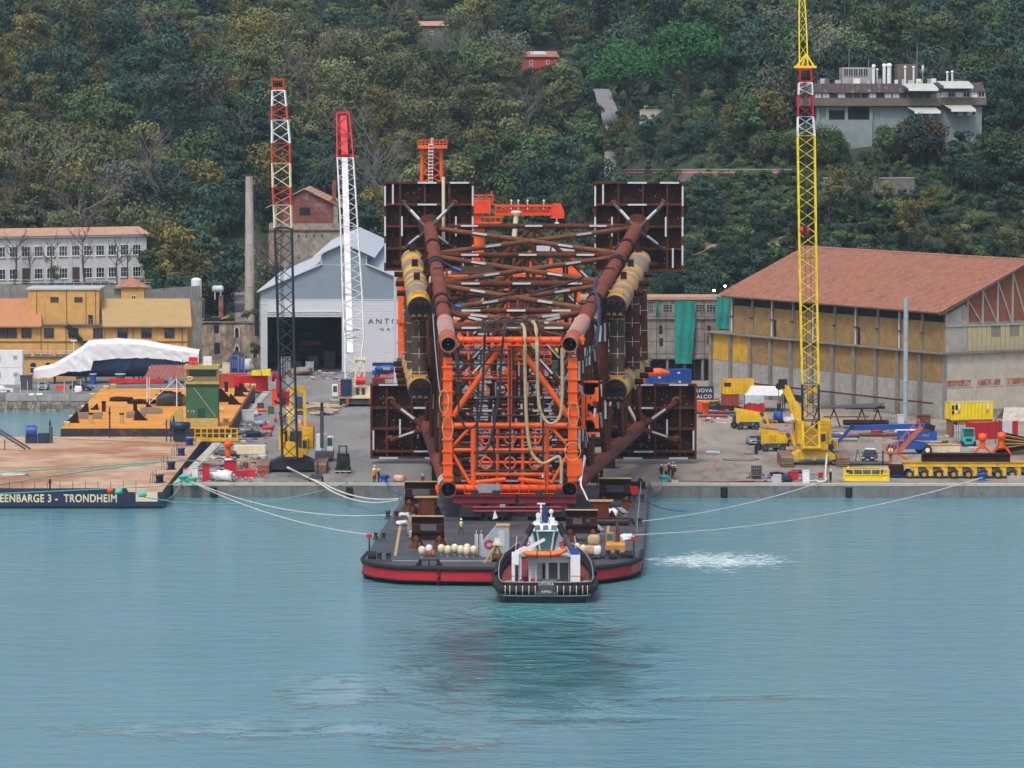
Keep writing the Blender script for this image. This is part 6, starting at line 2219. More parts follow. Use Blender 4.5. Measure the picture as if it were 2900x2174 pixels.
# white ventilator heads
VM=None
def vent(px,py,lab,cap=False):
 t=thing('ventilator',lab,'ventilator',Dk(px,py),0,None,.56)
 m=MB()
 m.lathe((0,0,0),[(.42,0),(.42,.75),(.6,.8),(.6,.95)],12)
 m.build('stem',BGREY,t)
 m=MB()
 m.lathe((0,0,.8),[(.6,.1),(.74,.25),(.78,.5),(.78,1.15),(.7,1.35),(.42,1.45),(.4,1.6),(0,1.65)],16)
 m.build('hood',CREAM if not cap else WHITE,t)
 MB().lathe((0,0,.8),[(.62,.08),(.7,.0),(.7,-.08),(.6,-.1)],14).build('collar',OLIVE,t)
LB=['first white mushroom ventilator at the left of the bow row','white ventilator with a hose bundle, second in the bow row','white ventilator right of the gap in the bow row','fourth white ventilator, lower one beside the gap','fifth white ventilator, set back in the bow row','sixth white ventilator in the bow row','seventh white ventilator, nearest the bow edge','last white ventilator beside the steel posts','white ventilator set back behind the seventh','left white ventilator behind the tug crane side','right white ventilator behind the tug, beside the sacks']
for(px,py),l in zip(((1195,1577),(1215,1573),(1250,1572),(1268,1575),(1288,1571),(1305,1575),(1322,1578),(1341,1576),(1323,1570),(1634,1568),(1652,1573)),LB):vent(px,py,l,'hose' in l)
m=MB()
c=Dk(1357,1574)
for x in(-.35,.25):m.ibeam((c.x+x,c.y,DK),(c.x+x,c.y,DK+2.7),.42,.4,.06,(1,0,0));m.tube((c.x+x,c.y,DK+2.7),(c.x+x,c.y,DK+3.2),.05,n=5)
m.build('guide_posts',LGREY,label='pair of grey steel guide posts left of the blue-grey deck house',cat='post')
# blue-grey deck house, A-frame, life ring
t=thing('deck_house','blue-grey steel deck house with sloping left side on the barge bow','deck house',Dk(1410,1575),0,None,.82)
MB().prism([(-2.4,-1.0,0),(1.7,-1.0,0),(1.7,-1.0,4.6),(-.2,-1.0,4.6),(-2.4,-1.0,2.0)],(0,3.4,0)).build('casing',BGREY,t)
MB().bx(-.3,1.8,-1.1,2.5,4.6,4.75).build('roof',WOODY,t)
MB().bx(.1,1.0,-1.04,-1.0,1.6,4.0).build('door',LGREY,t)
m=MB()
m.ring((-1.35,-1.08,2.0),(0,1,0),.55,.15,16,8)
m.build('life_ring',REDB,label='red life ring on the blue-grey deck house',cat='life ring',loc=t.location)
bpy.data.objects['life_ring'].scale=(.82,)*3
t=thing('anchor_davit','rusty A-frame anchor davit on the barge bow beside the tug','davit',Dk(1408,1592),0,None,.8)
for a,b in(((-1.9,-1,0),(-.2,0,2.7)),((1.7,-1,0),(.2,0,2.7)),((-.9,1,0),(-.1,0,2.7)),((.9,1,0),(.1,0,2.7))):MB().beam(a,b,.28).build('leg',OLIVE,t)
MB().bx(-.7,.7,-.4,.4,2.6,2.95).build('head',CREAM,t)
m=MB()
m.tube((-.8,.3,.7),(.8,.3,.7),.6,n=12)
m.build('winch_drum',RUSTO,t)
MB().bx(-.4,.4,-.2,.2,2.9,3.7).build('lamp_box',WHITE,t)
# excavator
t=thing('mini_excavator','orange-brown excavator with raised rusty arm on the right of the barge bow','excavator',Dk(1743,1575),0,None,.68)
OR2=mat('faded_orange_paint',(.50,.23,.05),.6,var=.15,streak=.2)
for x in(-1.7,1.0):
 m=MB()
 m.prism([(x,-1.6,.1),(x,1.6,.1),(x,1.8,.5),(x,1.5,.85),(x,-1.5,.85),(x,-1.8,.5)],(.7,0,0))
 m.build('track',NAVY,t)
MB().bx(-1.75,1.75,-1.5,1.6,.9,2.1).build('body',OR2,t)
MB().prism([(-1.7,-1.55,2.1),(1.7,-1.55,2.1),(1.6,-1.0,2.6),(-1.6,-1.0,2.6)],(0,1.2,0)).build('bonnet',OR2,t)
MB().bx(-1.75,-.35,-.2,1.5,2.1,4.3).build('cab',OR2,t)
MB().bx(-1.6,-.5,-.24,-.2,2.9,4.1).build('cab_window',TGLASS,t)
MB().beam((.5,1,2.2),(.3,2.6,6.0),.45,.6).build('boom',RUST,t)
MB().beam((.3,2.6,6.0),(.7,4.6,3.0),.35,.45).build('dipper',RUSTD,t)
MB().bx(.8,1.7,-.4,.6,2.1,2.9).build('side_box',OR2,t)
txt('HEM',.35,(0,-1.52,1.5),DARK,t)
# sacks and ropes
def lump(name,label,cat,c,dims,mt,seed=0,group=None,rough_=.15,rz=0):
 r=random.Random(seed)
 m=MB()
 def fn(u,v):
  a,b=2*PI*u,PI*(v-.5)
  k=1+rough_*NZ.noise((math.cos(a)*2+seed,math.sin(a)*2,b*2))
  e=.55
  cs=lambda t,f:(abs(f(t))**e)*(1 if f(t)>=0 else-1)
  return V((dims[0]/2*cs(a,math.cos)*cs(b,math.cos)*k,dims[1]/2*cs(a,math.sin)*cs(b,math.cos)*k,max(0,dims[2]/2+dims[2]/2*cs(b,math.sin)*k)))
 m.grid(fn,14,8)
 return m.build(name,mt,None,label,cat,group,None,False,c,rz)
lump('bulk_bag','upper beige bulk bag of a stack on the barge deck beside the excavator','bag',Dk(1682,1572)+V((0,.2,1.25)),(1.6,1.4,1.3),ROPEB,1)
lump('bulk_bag','lower beige bulk bag under another on the barge deck','bag',Dk(1675,1572),(1.6,1.5,1.3),ROPEB,2)
lump('bulk_bag','white bulk bag at the right of the beige bag stack','bag',Dk(1692,1573),(1.0,1.1,1.25),WFAB,3)
for i,(px,py,d,mt,lab)in enumerate(((1140,1485,(1.7,3.0,.45),WFAB,'heap of white mooring rope on the left barge deck'),(1145,1462,(1.5,2.2,.45),ROPEW,'second white rope heap farther back on the left barge deck'),(1735,1462,(1.3,1.6,1.0),WFAB,'heap of white fabric in front of the right flared pedestal'),(1775,1528,(1.8,2.4,.7),WFAB,'white rope heap with blue patch behind the excavator'),(1173,1516,(1.6,2.5,2.4),WOOD,'brown strapped bundle left of the stacked stand'),(1172,1524,(1.4,1.4,1.0),GREY,'grey wire bundle in a tray left of the stacked stand'),(1214,1575,(.5,.5,.7),PINK,'pink buoy beside the second ventilator'),(1226,1575,(.5,.5,.7),PINK,'pink buoy between the ventilators'))):
 lump('deck_heap',lab,'heap',Dk(px,py),d,mt,i+20,rough_=.6)
c=Dk(1705,1583)
m=MB()
for i in range(26):m.ring((c.x-3+i*.28,c.y+.5*math.sin(i*.7),DK+.14),(math.sin(i),.3,1 if i%2 else.2),.22,.08,8,5)
m.build('anchor_chain',RUSTD,label='dark chain laid along the right of the barge bow',cat='chain')
t=thing('red_tank','bright red box tank beside the right stern stand of the barge','tank',Dk(1787,1402),0,None,.6)
MB().bx(-1.6,1.6,-.8,.8,.2,2.0).build('body',REDB,t)
MB().bx(-1.7,1.7,-.9,.9,0,.2).build('skid',RUSTD,t)
t=thing('stern_ramp','dark steel link ramp from the barge stern to the quay on the right','ramp',Dk(1790,1382))
MB().bx(-1.2,1.9,-.8,1.2,.0,.9).build('plate',RUSTD,t)
m=MB()
m.add([Dk(1401,1490)+V((-.3,0,.9)),Dk(1401,1490)+V((.4,0,1.1)),Dk(1401,1490)+V((0,0,2.2))],[(0,1,2)])
o=m.build('flag',WFAB,label='small white and red triangular flag on the barge deck',cat='flag')
for i,(py,w_)in enumerate(((1390,5),(1430,7),(1518,4),(1560,9))):
 pass
 # ================================================================ near cargo barge with name on the hull
gb=thing('cargo_barge','long navy barge with rust-stained pale deck and its name on the near end','barge',(-80,650,0))
gz=2.35
fy,by=624.5,722.0
xr0,xr1=G(452,1400,gz).x,G(575,1242,gz).x
m=MB()
m.add([(-150,fy,gz),(xr0,fy,gz),(xr1,by,gz),(-150,by,gz)],[(0,1,2,3)])
m.build('deck',DECKR,gb,world=True)
m=MB()
m.prism([(-150,fy,-1),(xr0+.1,fy,-1),(xr0+.1,fy,gz-.01),(-150,fy,gz-.01)],(0,-.05,0))
m.add([(xr0+.1,fy,-1),(xr1+.1,by,-1),(xr1+.1,by,gz-.01),(xr0+.1,fy,gz-.01),(-150,by,-1),(-150,by,gz-.01)],[(0,1,2,3),(1,4,5,2)])
m.build('hull',DBLUE,gb,world=True)
xa=G(352,1400,gz).x
MB().bx(-150,xa,fy-.12,fy-.05,.75,gz+.55).prism([(xa,fy-.12,.75),(xa+1.2,fy-.12,.75),(xa,fy-.12,gz+.5)],(0,.07,0)).build('name_board',DBLUE,gb,world=True)
MB().bx(-150,xr0+.3,fy-.35,fy-.06,.35,.75).build('rubbing_strip',DBLUE,gb,world=True)
MB().bx(xa+1.3,xr0-.6,fy-.09,fy-.055,1.0,gz).build('end_recess',CREAM,gb,world=True)
CRL=mat('cream_lettering',(.72,.62,.38),.6,var=.15)
lc=A(168,1417,fy-.13)
tb=txt('GREENBARGE 3 -  TRONDHEIM',1.55,(A(332,1411,fy-.13).x,fy-.14,A(332,1411.5,fy).z),CRL,gb,world=True,ext=.008,align='RIGHT',space=1.1,bold=.035)
tb.scale=(1.0,1,1)
WT=(A(332,1417,fy).x-A(0,1417,fy).x)
wid=max(v.co.x for v in tb.data.vertices)-min(v.co.x for v in tb.data.vertices)
# "EENBARGE 3 - TRONDHEIM" spans the visible 332 px; the first letters run out of the frame
tb.scale=(WT/(wid*22.3/24.6),1,1)
RL=mat('rope_rail',(.05,.06,.08),.7)
m=MB()
for i in range(11):
 x=G(20+i*36,1398,gz).x
 m.tube((x,fy+.3,gz),(x,fy+.3,gz+1.5),.04,n=4)
m.build('stanchions',RL,gb,world=True)
for i,(px,py)in enumerate(((142,1400),(311,1239),(492,1246),(142,1248))):
 c=G(px,py,gz)
 t=thing('deck_post',('post with lamp at the near end of the pale barge','dark post at the far end of the pale barge, middle','dark post near the navy winch tower at the far right of the pale barge','black post beside the navy winch on the pale barge')[i],'post',c)
 h=(2.2,5,4,3.4)[i]
 MB().tube((0,0,0),(0,0,h),.13,n=7).build('pole',DBLUE if i else DARK,t)
 MB().box((0,0,h*.8),(.4,.3,.3)).build('lamp',DARK,t)
m=MB()
c=G(312,1398,gz)
m.ball((c.x,c.y,c.z+.5),.5,n=12)
m.build('buoy',mat('orange_red_buoy',(.85,.10,.01),.5),label='orange-red round buoy at the near edge of the pale barge',cat='buoy')
for i,(px,py,lab)in enumerate(((337,1398,'green net heap beside the orange buoy'),(404,1407,'turquoise rope coil at the near right corner of the pale barge'))):
 lump('rope_heap',lab,'rope',G(px,py,gz),(1.1,.9,.8),ROPEG,40+i,rough_=.5)
for i,(px,py)in enumerate(((452,1366),(485,1329),(513,1289),(537,1260))):
 c=G(px,py,gz)
 t=thing('mooring_bollard','navy mooring bollard on the right edge of the pale barge, %s from the near end'%('first','second','third','fourth')[i],'bollard',c,rad(-4))
 for y in(-.5,.5):
  m=MB()
  m.lathe((.2*y,y,0),[(.38,0),(.38,.9),(.5,.95),(.5,1.15),(0,1.2)],12)
  m.build('post',BLUE if i>1 else DBLUE,t)
 MB().bx(-.6,.6,-1,1,0,.12).build('base',DBLUE,t)
 m=MB()
 for k in range(4):m.tube((-1.2+.3*k,-1.4+.2*k,0),(-1.2+.3*k+U(-.2,.2),-1.4+.2*k,U(1.2,2.2)),.04,n=4)
 m.build('stanchions',RL,t)
t=thing('winch','navy blue deck winch at the far left of the pale barge','winch',G(96,1254,gz))
m=MB()
m.tube((-1.2,0,1.9),(.4,0,1.9),.95,n=16)
m.build('drum',BLUE,t)
MB().bx(-1.3,.5,-.8,.8,0,1.2).bx(.7,2.4,-.7,.7,0,1.6).build('frame',DBLUE,t)
MB().bx(2.5,3.0,-.5,.5,0,2.6).build('cage',DGREY,t)
t=thing('winch_tower','navy winch with round head near the yellow gangway','winch',G(510,1250,gz))
MB().bx(-.9,.9,-.8,.8,0,1.8).build('base',DBLUE,t)
MB().lathe((0,0,1.8),[(.6,0),(1.7,.4),(1.7,1.3),(0,1.4)],14).build('head',DBLUE,t)
for x in(-2.2,-1.5):MB().tube((x,0,0),(x,0,3.6),.1,n=6).build('post',DBLUE,t)
t=thing('anchor_boom','dark lattice anchor boom leaning at the left edge of the pale barge','boom',G(20,1275,gz))
for dx in(0,.8):
 MB().beam((-2.5+dx,0,3.6),(3.0+dx,-1,.3),.25).build('chord',DGREY,t)
for k in range(5):MB().beam((-4+k*.9,.5,0),(-4+k*.9+U(-.4,.4),.5,U(1,4)),.14).build('post',DBLUE,t)
lump('rope_heap','white rope and red line lying on the rusty part of the pale barge deck','rope',G(35,1345,gz),(5,3,.3),ROPEW,51,rough_=.6)
p=G(140,1242,gz)
q=G(505,1255,gz)
MB().path([p+V((0,0,.1)),p.lerp(q,.5)+V((0,0,.1)),q+V((0,0,.1))],.1,5).build('yellow_hose',OLIVE,label='long yellow hose along the far end of the pale barge',cat='hose')
# ================================================================ far orange barge
oz=3.6
ob=thing('orange_deck_barge','barge with bright rust-orange deck moored beyond the pale barge','barge',(-62,770,0))
c4=[G(172,1213,oz),G(655,1213,oz),G(722,1100,oz),G(288,1100,oz)]
MB().add(c4,[(0,1,2,3)]).build('deck',ORGB,ob,world=True)
m=MB()
for a,b in zip(c4,c4[1:]+c4[:1]):m.add([(a.x,a.y,-1),(b.x,b.y,-1),(b.x,b.y,oz-.01),(a.x,a.y,oz-.01)],[(0,1,2,3)])
m.build('hull',mat('rusty_black_hull',(.028,.026,.03),.7,var=.3,rust=.3,rc=(.22,.09,.04),streak=.3),ob,world=True)
m=MB()
for a,b in((c4[1],c4[2]),):m.beam(a+V((-.2,0,.25)),b+V((-.2,0,.25)),.4,.5)
m.build('bulwark',RUSTO,ob,world=True)
for i in range(12):
 f=.03+i*.08
 c=c4[1].lerp(c4[2],f)
 m=MB()
 m.ring((c.x+.35,c.y,1.6),(1,0,0),.75,.28,14,6)
 if i in(6,10):m.build('tyre_fender',TYRE,label='black tyre fender on the side of the orange barge, %s one'%('nearer' if i==6 else 'farther'),cat='tyre',group='tyre fenders on the orange barge')
def OB(px,py):return G(px,py,oz)
for i,(px,py)in enumerate(((190,1206),(205,1188),(238,1160),(262,1125),(300,1103),(322,1098),(640,1196),(625,1168),(700,1097),(718,1098))):
 t=thing('deck_bitts','cream bollard block on the orange barge, %s'%('near left corner','second on the left edge','left edge middle','left edge near the far end','far left corner','far edge beside the left corner','right edge near the green house','right edge behind the green house','far right corner left one','far right corner right one')[i],'bollard',OB(px,py),0,None,.6)
 MB().bx(-.7,.7,-.6,.6,0,1.0).build('base',OLIVE,t)
 MB().bx(-.8,.8,-.5,.5,1.0,1.25).build('cap',CREAM,t)
for i,(px,py,w_)in enumerate(((255,1180,2.6),(385,1177,2.0),(428,1166,2.2))):
 t=thing('timber_stack','stack of grey timber baulks on the orange barge, %s'%('leftmost','middle','rightmost')[i],'timber',OB(px,py+6),0,None,.8)
 for k in range(4):MB().bx(-w_,w_+U(-.3,.3),-.5,.6,k*.36,k*.36+.33).build('baulk',WOOD,t)
for i,(px,py,lab)in enumerate(((345,1135,'leftmost of the dark plate stacks'),(385,1142,'middle dark plate stack'),(422,1142,'rightmost of the dark plate stacks'))):
 lump('plate_heap',lab+' on the orange barge deck','heap',OB(px,py),(4.2 if i==0 else 2.6,3,.7),RUSTD,60+i,rough_=.5)
def tri(px,py,s,lab,fl=1):
 s*=.72
 t=thing('steel_bracket',lab,'bracket',OB(px,py),0)
 MB().prism([(-1.6*s,0,0),(1.5*s,0,0),(1.2*fl*s,0,2.6*s),(.9*fl*s,0,2.6*s)],(0,.3,0)).build('web',RUSTD,t)
 MB().bx(-1.6*s,1.6*s,-.4,.6,0,.25).build('foot',RUSTD,t)
for i,(px,py,s,fl)in enumerate(((205,1197,1.0,1),(235,1172,1.0,1),(268,1160,.6,1),(398,1190,1.0,-1),(425,1160,.7,-1),(640,1138,1.3,-1),(665,1145,1.0,-1),(680,1122,1.0,-1),(690,1110,.9,-1))):
 tri(px,py,s,'triangular rusty bracket on the orange barge, %s'%('near the left corner','second along the left edge','small one by the leftmost timber stack','in front of the middle timber stack','small one behind the timber stacks','largest, right of the green house','right of the largest one','by the right edge','at the far right end')[i],fl)
for i,(px,py)in enumerate(((294,1165),(383,1163),(257,1200),(345,1200),(641,1109))):
 t=thing('steel_stub',('rusty upright stub left of the timber stacks','rusty upright stub between the plate stacks','yellow-topped stub near the barge near edge, left','yellow-topped stub near the barge near edge, right','rusty round stub at the far right of the orange deck')[i],'post',OB(px,py))
 MB().bx(-.32,.32,-.3,.3,0,1.6).build('post',RUSTD if i in(0,1,4)else OLIVE,t)
 MB().bx(-.4,.4,-.38,.38,1.6,1.8).build('cap',RUSTD,t)
 # shelter on thin posts
t=thing('deck_shelter','open shelter with a red-brown corrugated roof on white posts on the orange barge','shelter',OB(470,1150))
MB().corr((-3.6,-1.5,5.2),(6.2,-1.5,5.2),(.6,6.5,1.7),26,.1,(0,0,1)).build('roof',mat('red_corrugated_roof',(.28,.09,.07),.7,var=.2),t)
for x,y in((-3.2,-1.2),(2,-1.2),(6.0,-1.2),(-3.2,4),(2,4),(6.0,4)):MB().tube((x,y,0),(x,y,5.3+(y+1.5)*.26),.1,n=6).build('post',WHITE,t)
for a,b in(((-3.2,-1.2,.3),(2,-1.2,5)),((2,-1.2,4.6),(6,-1.2,.6)),((-3.2,-1.2,3.2),(6,-1.2,3.2))):MB().tube(a,b,.06,n=5).build('brace',WHITE,t)
lump('machinery','dark winch machinery under the shelter on the orange barge','winch',OB(480,1148),(4.5,3,2.4),DGREY,70,rough_=.6)
lump('machinery','small yellow and black pump under the right of the shelter','pump',OB(512,1146),(1.8,2,1.8),OLIVE,71,rough_=.5)
# green deck house with cream cabin
t=thing('green_deckhouse','green and cream steel deck house with wheelhouse on the orange barge','deck house',OB(572,1208))
t.scale=(1,1,.62)
hw,hd=2.62,4.0
MB().bx(-hw,hw,0,hd,2.3,11.4).build('wall',GREEN,t)
MB().bx(-hw-.02,hw+.02,-.05,hd,0,2.3).build('base',OLIVE,t)
MB().bx(-hw-.2,hw+.25,-.4,hd,11.4,12.1).build('balcony',OLIVE,t)
MB().bx(-hw,hw,1.4,hd,12.1,15.4).build('wheelhouse',OLIVE,t)
MB().bx(-hw+.4,hw-.4,1.34,1.42,13.3,15.0).build('window_band',GLASS,t)
MB().bx(-hw-.3,hw+.3,-.5,hd+.2,15.4,16.4).build('roof',OLIVE,t)
m=MB()
for i in range(8):m.beam((-hw-.1+i*(2*hw+.2)/7,-.35,12.1),(-hw-.1+i*(2*hw+.2)/7,-.35,15.4 if i in(0,7)else 13.2),.1)
for z in(12.65,13.2):m.beam((-hw-.1,-.35,z),(hw+.1,-.35,z),.08)
m.build('balcony_rail',OLIVE,t)
m=MB()
for i in range(7):m.beam((-hw+i*2*hw/6,-.4,16.4),(-hw+i*2*hw/6,-.4,17.5),.07)
m.beam((-hw,-.4,17.5),(hw,-.4,17.5),.07)
m.build('roof_rail',OLIVE,t)
MB().bx(.2,1.6,.8,2.2,16.4,18.6).build('white_cabinet',WHITE,t)
MB().bx(-2.2,-.8,.8,2.2,16.4,18.4).build('searchlight_cage',REDB,t)
m=MB()
m.ring((-1.9,-.45,13.0),(0,1,0),.4,.16,14,6)
m.build('cable_reel',CREAM,t)
MB().bx(-.7,.5,-.03,.02,2.4,4.9).build('door',mat('dark_green',(.015,.05,.035),.6),t)
MB().beam((-1.4,-.1,10.6),(hw-.3,-.12,2.6),.12).build('stay',OLIVE,t)
for i in range(7):MB().bx(-hw+.15+i*.85,-hw+.2+i*.85,-.02,0,2.35,11.35).build('wall_seam',GREEN,t)
txt('P 18',.7,(-1.8,-.06,4.1),CREAM,t)
t=thing('mooring_bracket','cream triangular mooring frame left of the green deck house','frame',OB(487,1204))
MB().prism([(-1.8,0,0),(1.8,0,0),(1.8,0,2.6),(1.3,0,2.9)],(0,.8,0)).build('plate',OLIVE,t)
lump('grey_drum','dark drum beside the cream mooring frame','drum',OB(505,1199),(1.5,1.2,1.9),DGREY,75)
t=thing('gangway','yellow gangway with railings from the pale barge to the quay','gangway',G(552,1245,2.4))
a,b=G(552,1246,2.5)-t.location,G(672,1246,2.3)-t.location
MB().beam(a+V((0,0,.1)),b+V((0,0,.1)),1.4,.5).build('deck',YEL,t)
for y in(-.6,.6):
 m=MB()
 for i in range(8):m.beam(a.lerp(b,i/7)+V((0,y,.3)),a.lerp(b,i/7)+V((0,y,1.9)),.1)
 m.beam(a+V((0,y,1.9)),b+V((0,y,1.9)),.1)
 m.beam(a+V((0,y,1.1)),b+V((0,y,1.1)),.08)
 m.build('railing',YEL,t)
 # ================================================================ tug
tg=thing('tugboat','black and white harbour tug pushing the red barge, seen from its stern','tugboat',(A(1547,1650,511).x,511.0,.32))
def tpt(n,m,mt,par=None):return m.build(n,mt,par or tg)
HB=[(0,5.3,0),(.5,5.7,0),(3,6.05,.1),(8,6.1,.35),(13,6.0,.9),(17,5.4,1.5),(20.5,4.1,2.1),(23,2.4,2.6),(24.2,.8,2.8)]
def hull_ring(z,inset,dz=0):
 R_=[V((h[1]-inset*(1 if i else.6),h[0]+(inset*.3 if i==0 else-inset*(i>6)*.5),z+h[2]*dz))for i,h in enumerate(HB)]
 L_=[V((-p.x,p.y,p.z))for p in reversed(R_)]
 return[V((-HB[0][1]*.55,-.35+inset*.3,z)),V((HB[0][1]*.55,-.35+inset*.3,z))]+R_+L_
def loft(rings):
 m=MB()
 n=len(rings[0])
 vs=[p for r in rings for p in r]
 m.add(vs,[(i*n+k,i*n+(k+1)%n,(i+1)*n+(k+1)%n,(i+1)*n+k)for i in range(len(rings)-1)for k in range(n)],True)
 return m
tpt('hull',loft([hull_ring(-1.2,1.0),hull_ring(0,.55),hull_ring(.85,.2),hull_ring(1.3,0,.4),hull_ring(2.15,.05,1)]),mat('tug_hull_black',(.013,.018,.024),.35,var=.2))
tpt('bulwark_cap',MB().path(hull_ring(2.15,.05,1),.07,6,True),GREY)
tpt('bulwark_inside',loft([hull_ring(2.15,.16,1),hull_ring(1.2,.24,.6)]),mat('bulwark_red',(.20,.03,.03),.6,var=.2))
tpt('deck',MB().add(hull_ring(1.2,.2,.55),[tuple(range(len(HB)*2+2))]),mat('tug_deck_red',(.17,.035,.032),.7,var=.2))
tpt('white_line',MB().path([p for p in hull_ring(.55,.22)[-6:]+hull_ring(.55,.22)[:8]],.07,5),WHITE)
fr=hull_ring(1.25,-.1,.9)
fp=fr[-9:]+fr[:11]
tpt('fender',MB().path([p+V((0,-.1,0))for p in fp],.52,10),NAVY)
fl_=tpt('fender_upper',MB().path([p+V((0,-.05,.55))for p in(fr[-9:-3]+[])],.42,8),NAVY)
tpt('fender_upper',MB().path([p+V((0,-.05,.55))for p in fr[5:11]],.42,8),NAVY)
for x in(-4.6,-3.8,-3.0,-2.2,-1.4,1.4,2.2,3.0,3.8,4.6,-5.2,5.2):
 y=-.45 if abs(x)<4.2 else-.25
 tpt('fender_band',MB().path([(x,y-.58*math.cos(a),1.25+.55*math.sin(a))for a in[-1.2+.3*k for k in range(9)]],.05,5),CREAM)
tpt('stern_plate',MB().prism([(-1.4,-.98,.75),(1.4,-.98,.75),(.75,-.98,1.85),(-.75,-.98,1.85)],(0,.5,0)),DGREY)
WL_=mat('white_lettering',(.8,.8,.8),.6,var=.02)
txt('LIGURIA',.50,(0,-.46,1.92),WL_,tg,space=1.05)
txt('NAPOLI',.36,(0,-1.0,1.12),WL_,tg,space=1.05)
tg.scale=(.92,1,1)
# deckhouse
tpt('deckhouse',MB().bx(-2.2,3.0,6,14,1.5,4.6),WHITE)
for sgn in(-1,1):
 x0=sgn*3.75
 tpt('funnel_casing',MB().bx(x0-.62,x0+.62,4.8,8.5,1.45,4.75),WHITE)
 tpt('casing_line',MB().bx(x0-.63,x0+.63,4.78,4.8,2.25,2.32),RED)
 s=tpt('exhaust_stack',MB().tube((x0-.15*sgn,6.6,4.7),(sgn*1.75,7.6,8.0),.34,n=12),DGREY)
 tpt('stack_tip',MB().tube((sgn*2.35,7.3,6.85),(sgn*1.70,7.63,8.1),.4,n=12),NAVY)
 if sgn>0:tpt('stack_base',MB().prism([(x0-.6,5.2,4.75),(x0+.6,5.2,4.75),(x0+.1,5.2,5.5),(x0-.5,5.2,5.3)],(0,2.6,0)),BLUE)
for x0,w_,mt in((-1.1,1.1,GREY),(.35,1.15,DGREY),(1.75,1.15,DGREY)):
 d_=tpt('door',MB().bx(x0,x0+w_,5.92,6,1.6,3.75),mt)
 tpt('door_frame',MB().bx(x0-.08,x0,5.9,6,1.6,3.83).bx(x0+w_,x0+w_+.08,5.9,6,1.6,3.83).bx(x0,x0+w_,5.9,6,3.75,3.83),WHITE,d_)
tpt('open_doorway',MB().bx(-.45,-.1,5.88,5.93,1.6,3.6),NAVY)
m=MB()
for i in range(9):m.bx(-2.0,-1.3,4.9+i*.12,5.1+i*.12,1.55+i*.33,1.6+i*.33)
for x in(-2.05,-1.27):m.beam((x,4.9,1.5),(x,6,4.6),.08)
tpt('stair',m,LGREY)
tpt('upper_deck',MB().bx(-3.1,3.1,4.7,14.5,4.6,4.75),LGREY)
tpt('fire_box',MB().bx(-3.3,-2.85,4.6,4.8,1.45,1.95),RED)
tpt('fire_box',MB().bx(-1.95,-1.4,4.5,4.8,1.45,2.0),RED)
tpt('winch',MB().tube((-.6,3.2,1.7),(1.4,3.2,1.7),.45,n=12).bx(-.9,-.6,2.7,3.7,1.2,2.1).bx(1.4,1.7,2.7,3.7,1.2,2.1),DGREY)
for x in(2.4,):tpt('bollard',MB().lathe((x,2.0,1.2),[(.3,0),(.3,.7),(.42,.75),(.42,.95),(0,1.0)],12),DARK)
for x in(-4.9,4.9):tpt('bitt',MB().tube((x,2.8,1.3),(x,2.8,2.0),.2,n=10).tube((x+.4,2.9,1.3),(x+.4,2.9,2.0),.2,n=10),OLIVE)
tpt('cable_reel',MB().tube((-.35,4.2,1.6),(.05,4.2,1.6),.28,n=10),OLIVE)
# wheelhouse: narrow foot, wide head
def fr_(z,hx_,y0,y1):return[V((-hx_,y0+.5,z)),V((-hx_*.62,y0,z)),V((hx_*.62,y0,z)),V((hx_,y0+.5,z)),V((hx_,y1,z)),V((-hx_,y1,z))]
tpt('wheelhouse_base',MB().bx(-2.35,2.35,9.6,14,4.75,5.2),WHITE)
m=loft([fr_(4.8,1.15,9.2,13.5),fr_(7.15,1.75,8.6,13.8)])
for i in range(len(m.s)):m.s[i]=False
tpt('wheelhouse',m,TGLASS)
m=MB()
lo,hi=fr_(4.8,1.16,9.18,13.5),fr_(7.15,1.77,8.57,13.8)
for a,b in zip(lo,hi):m.beam(a,b,.16)
tpt('window_pillar',m,WHITE)
for sgn in(-1,1):tpt('side_wall',MB().prism([(sgn*1.2,9.6,4.75),(sgn*2.5,9.9,4.75),(sgn*2.2,9.9,5.6),(sgn*1.86,9.5,7.1)],(0,3.8,0)),WHITE)
m=loft([fr_(7.15,1.9,8.45,14),fr_(7.25,1.95,8.4,14),fr_(7.95,1.45,9.2,13.4)])
for i in range(len(m.s)):m.s[i]=False
m.add(fr_(7.95,1.45,9.2,13.4),[(0,1,2,3,4,5)])
rf_=tpt('wheelhouse_roof',m,WHITE)
for x in(-1.05,0,1.05):tpt('skylight',MB().prism([(x-.38,8.52,7.32),(x+.38,8.52,7.32),(x+.32,9.0,7.84),(x-.32,9.0,7.84)],(0,-.06,.04)),TGLASS,rf_)
for x in(-.45,.45):tpt('searchlight',MB().tube((x,8.1,7.35),(x,8.4,7.35),.16,n=10),WHITE,rf_)
m=MB()
m.tube((-.58,10.6,7.95),(-.58,10.6,10.2),.11,n=8)
m.bx(-1.1,-.0,10.5,10.7,10.2,10.36)
m.ball((-.58,10.6,9.85),.2,n=8)
tpt('radar_mast',m,WHITE)
m=MB()
m.tube((.02,10.4,7.95),(.02,10.4,14.2),.06,n=6)
for s in(-.5,.5):m.tube((.02+s,9.9,7.95),(.02,10.4,9.6),.05,n=5)
tpt('mast',m,DARK)
tpt('mast_tarp',MB().prism([(-.35,10.8,8.0),(.3,10.8,8.0),(.25,10.8,9.9),(-.25,10.8,9.9)],(0,.4,0)),BLUE)
m=MB()
m.ball((.72,10.8,9.3),.32,n=12)
m.tube((.72,10.8,7.95),(.72,10.8,9.1),.14,n=8)
m.bx(.3,1.15,10.4,11.2,7.95,8.6)
tpt('satellite_dome',m,WHITE)
m=MB()
m.tube((-.95,9.8,8.9),(-.95,10.6,8.9),.32,n=12)
m.bx(-1.2,-.7,9.9,10.5,7.95,8.6)
tpt('fire_monitor',m,WHITE)
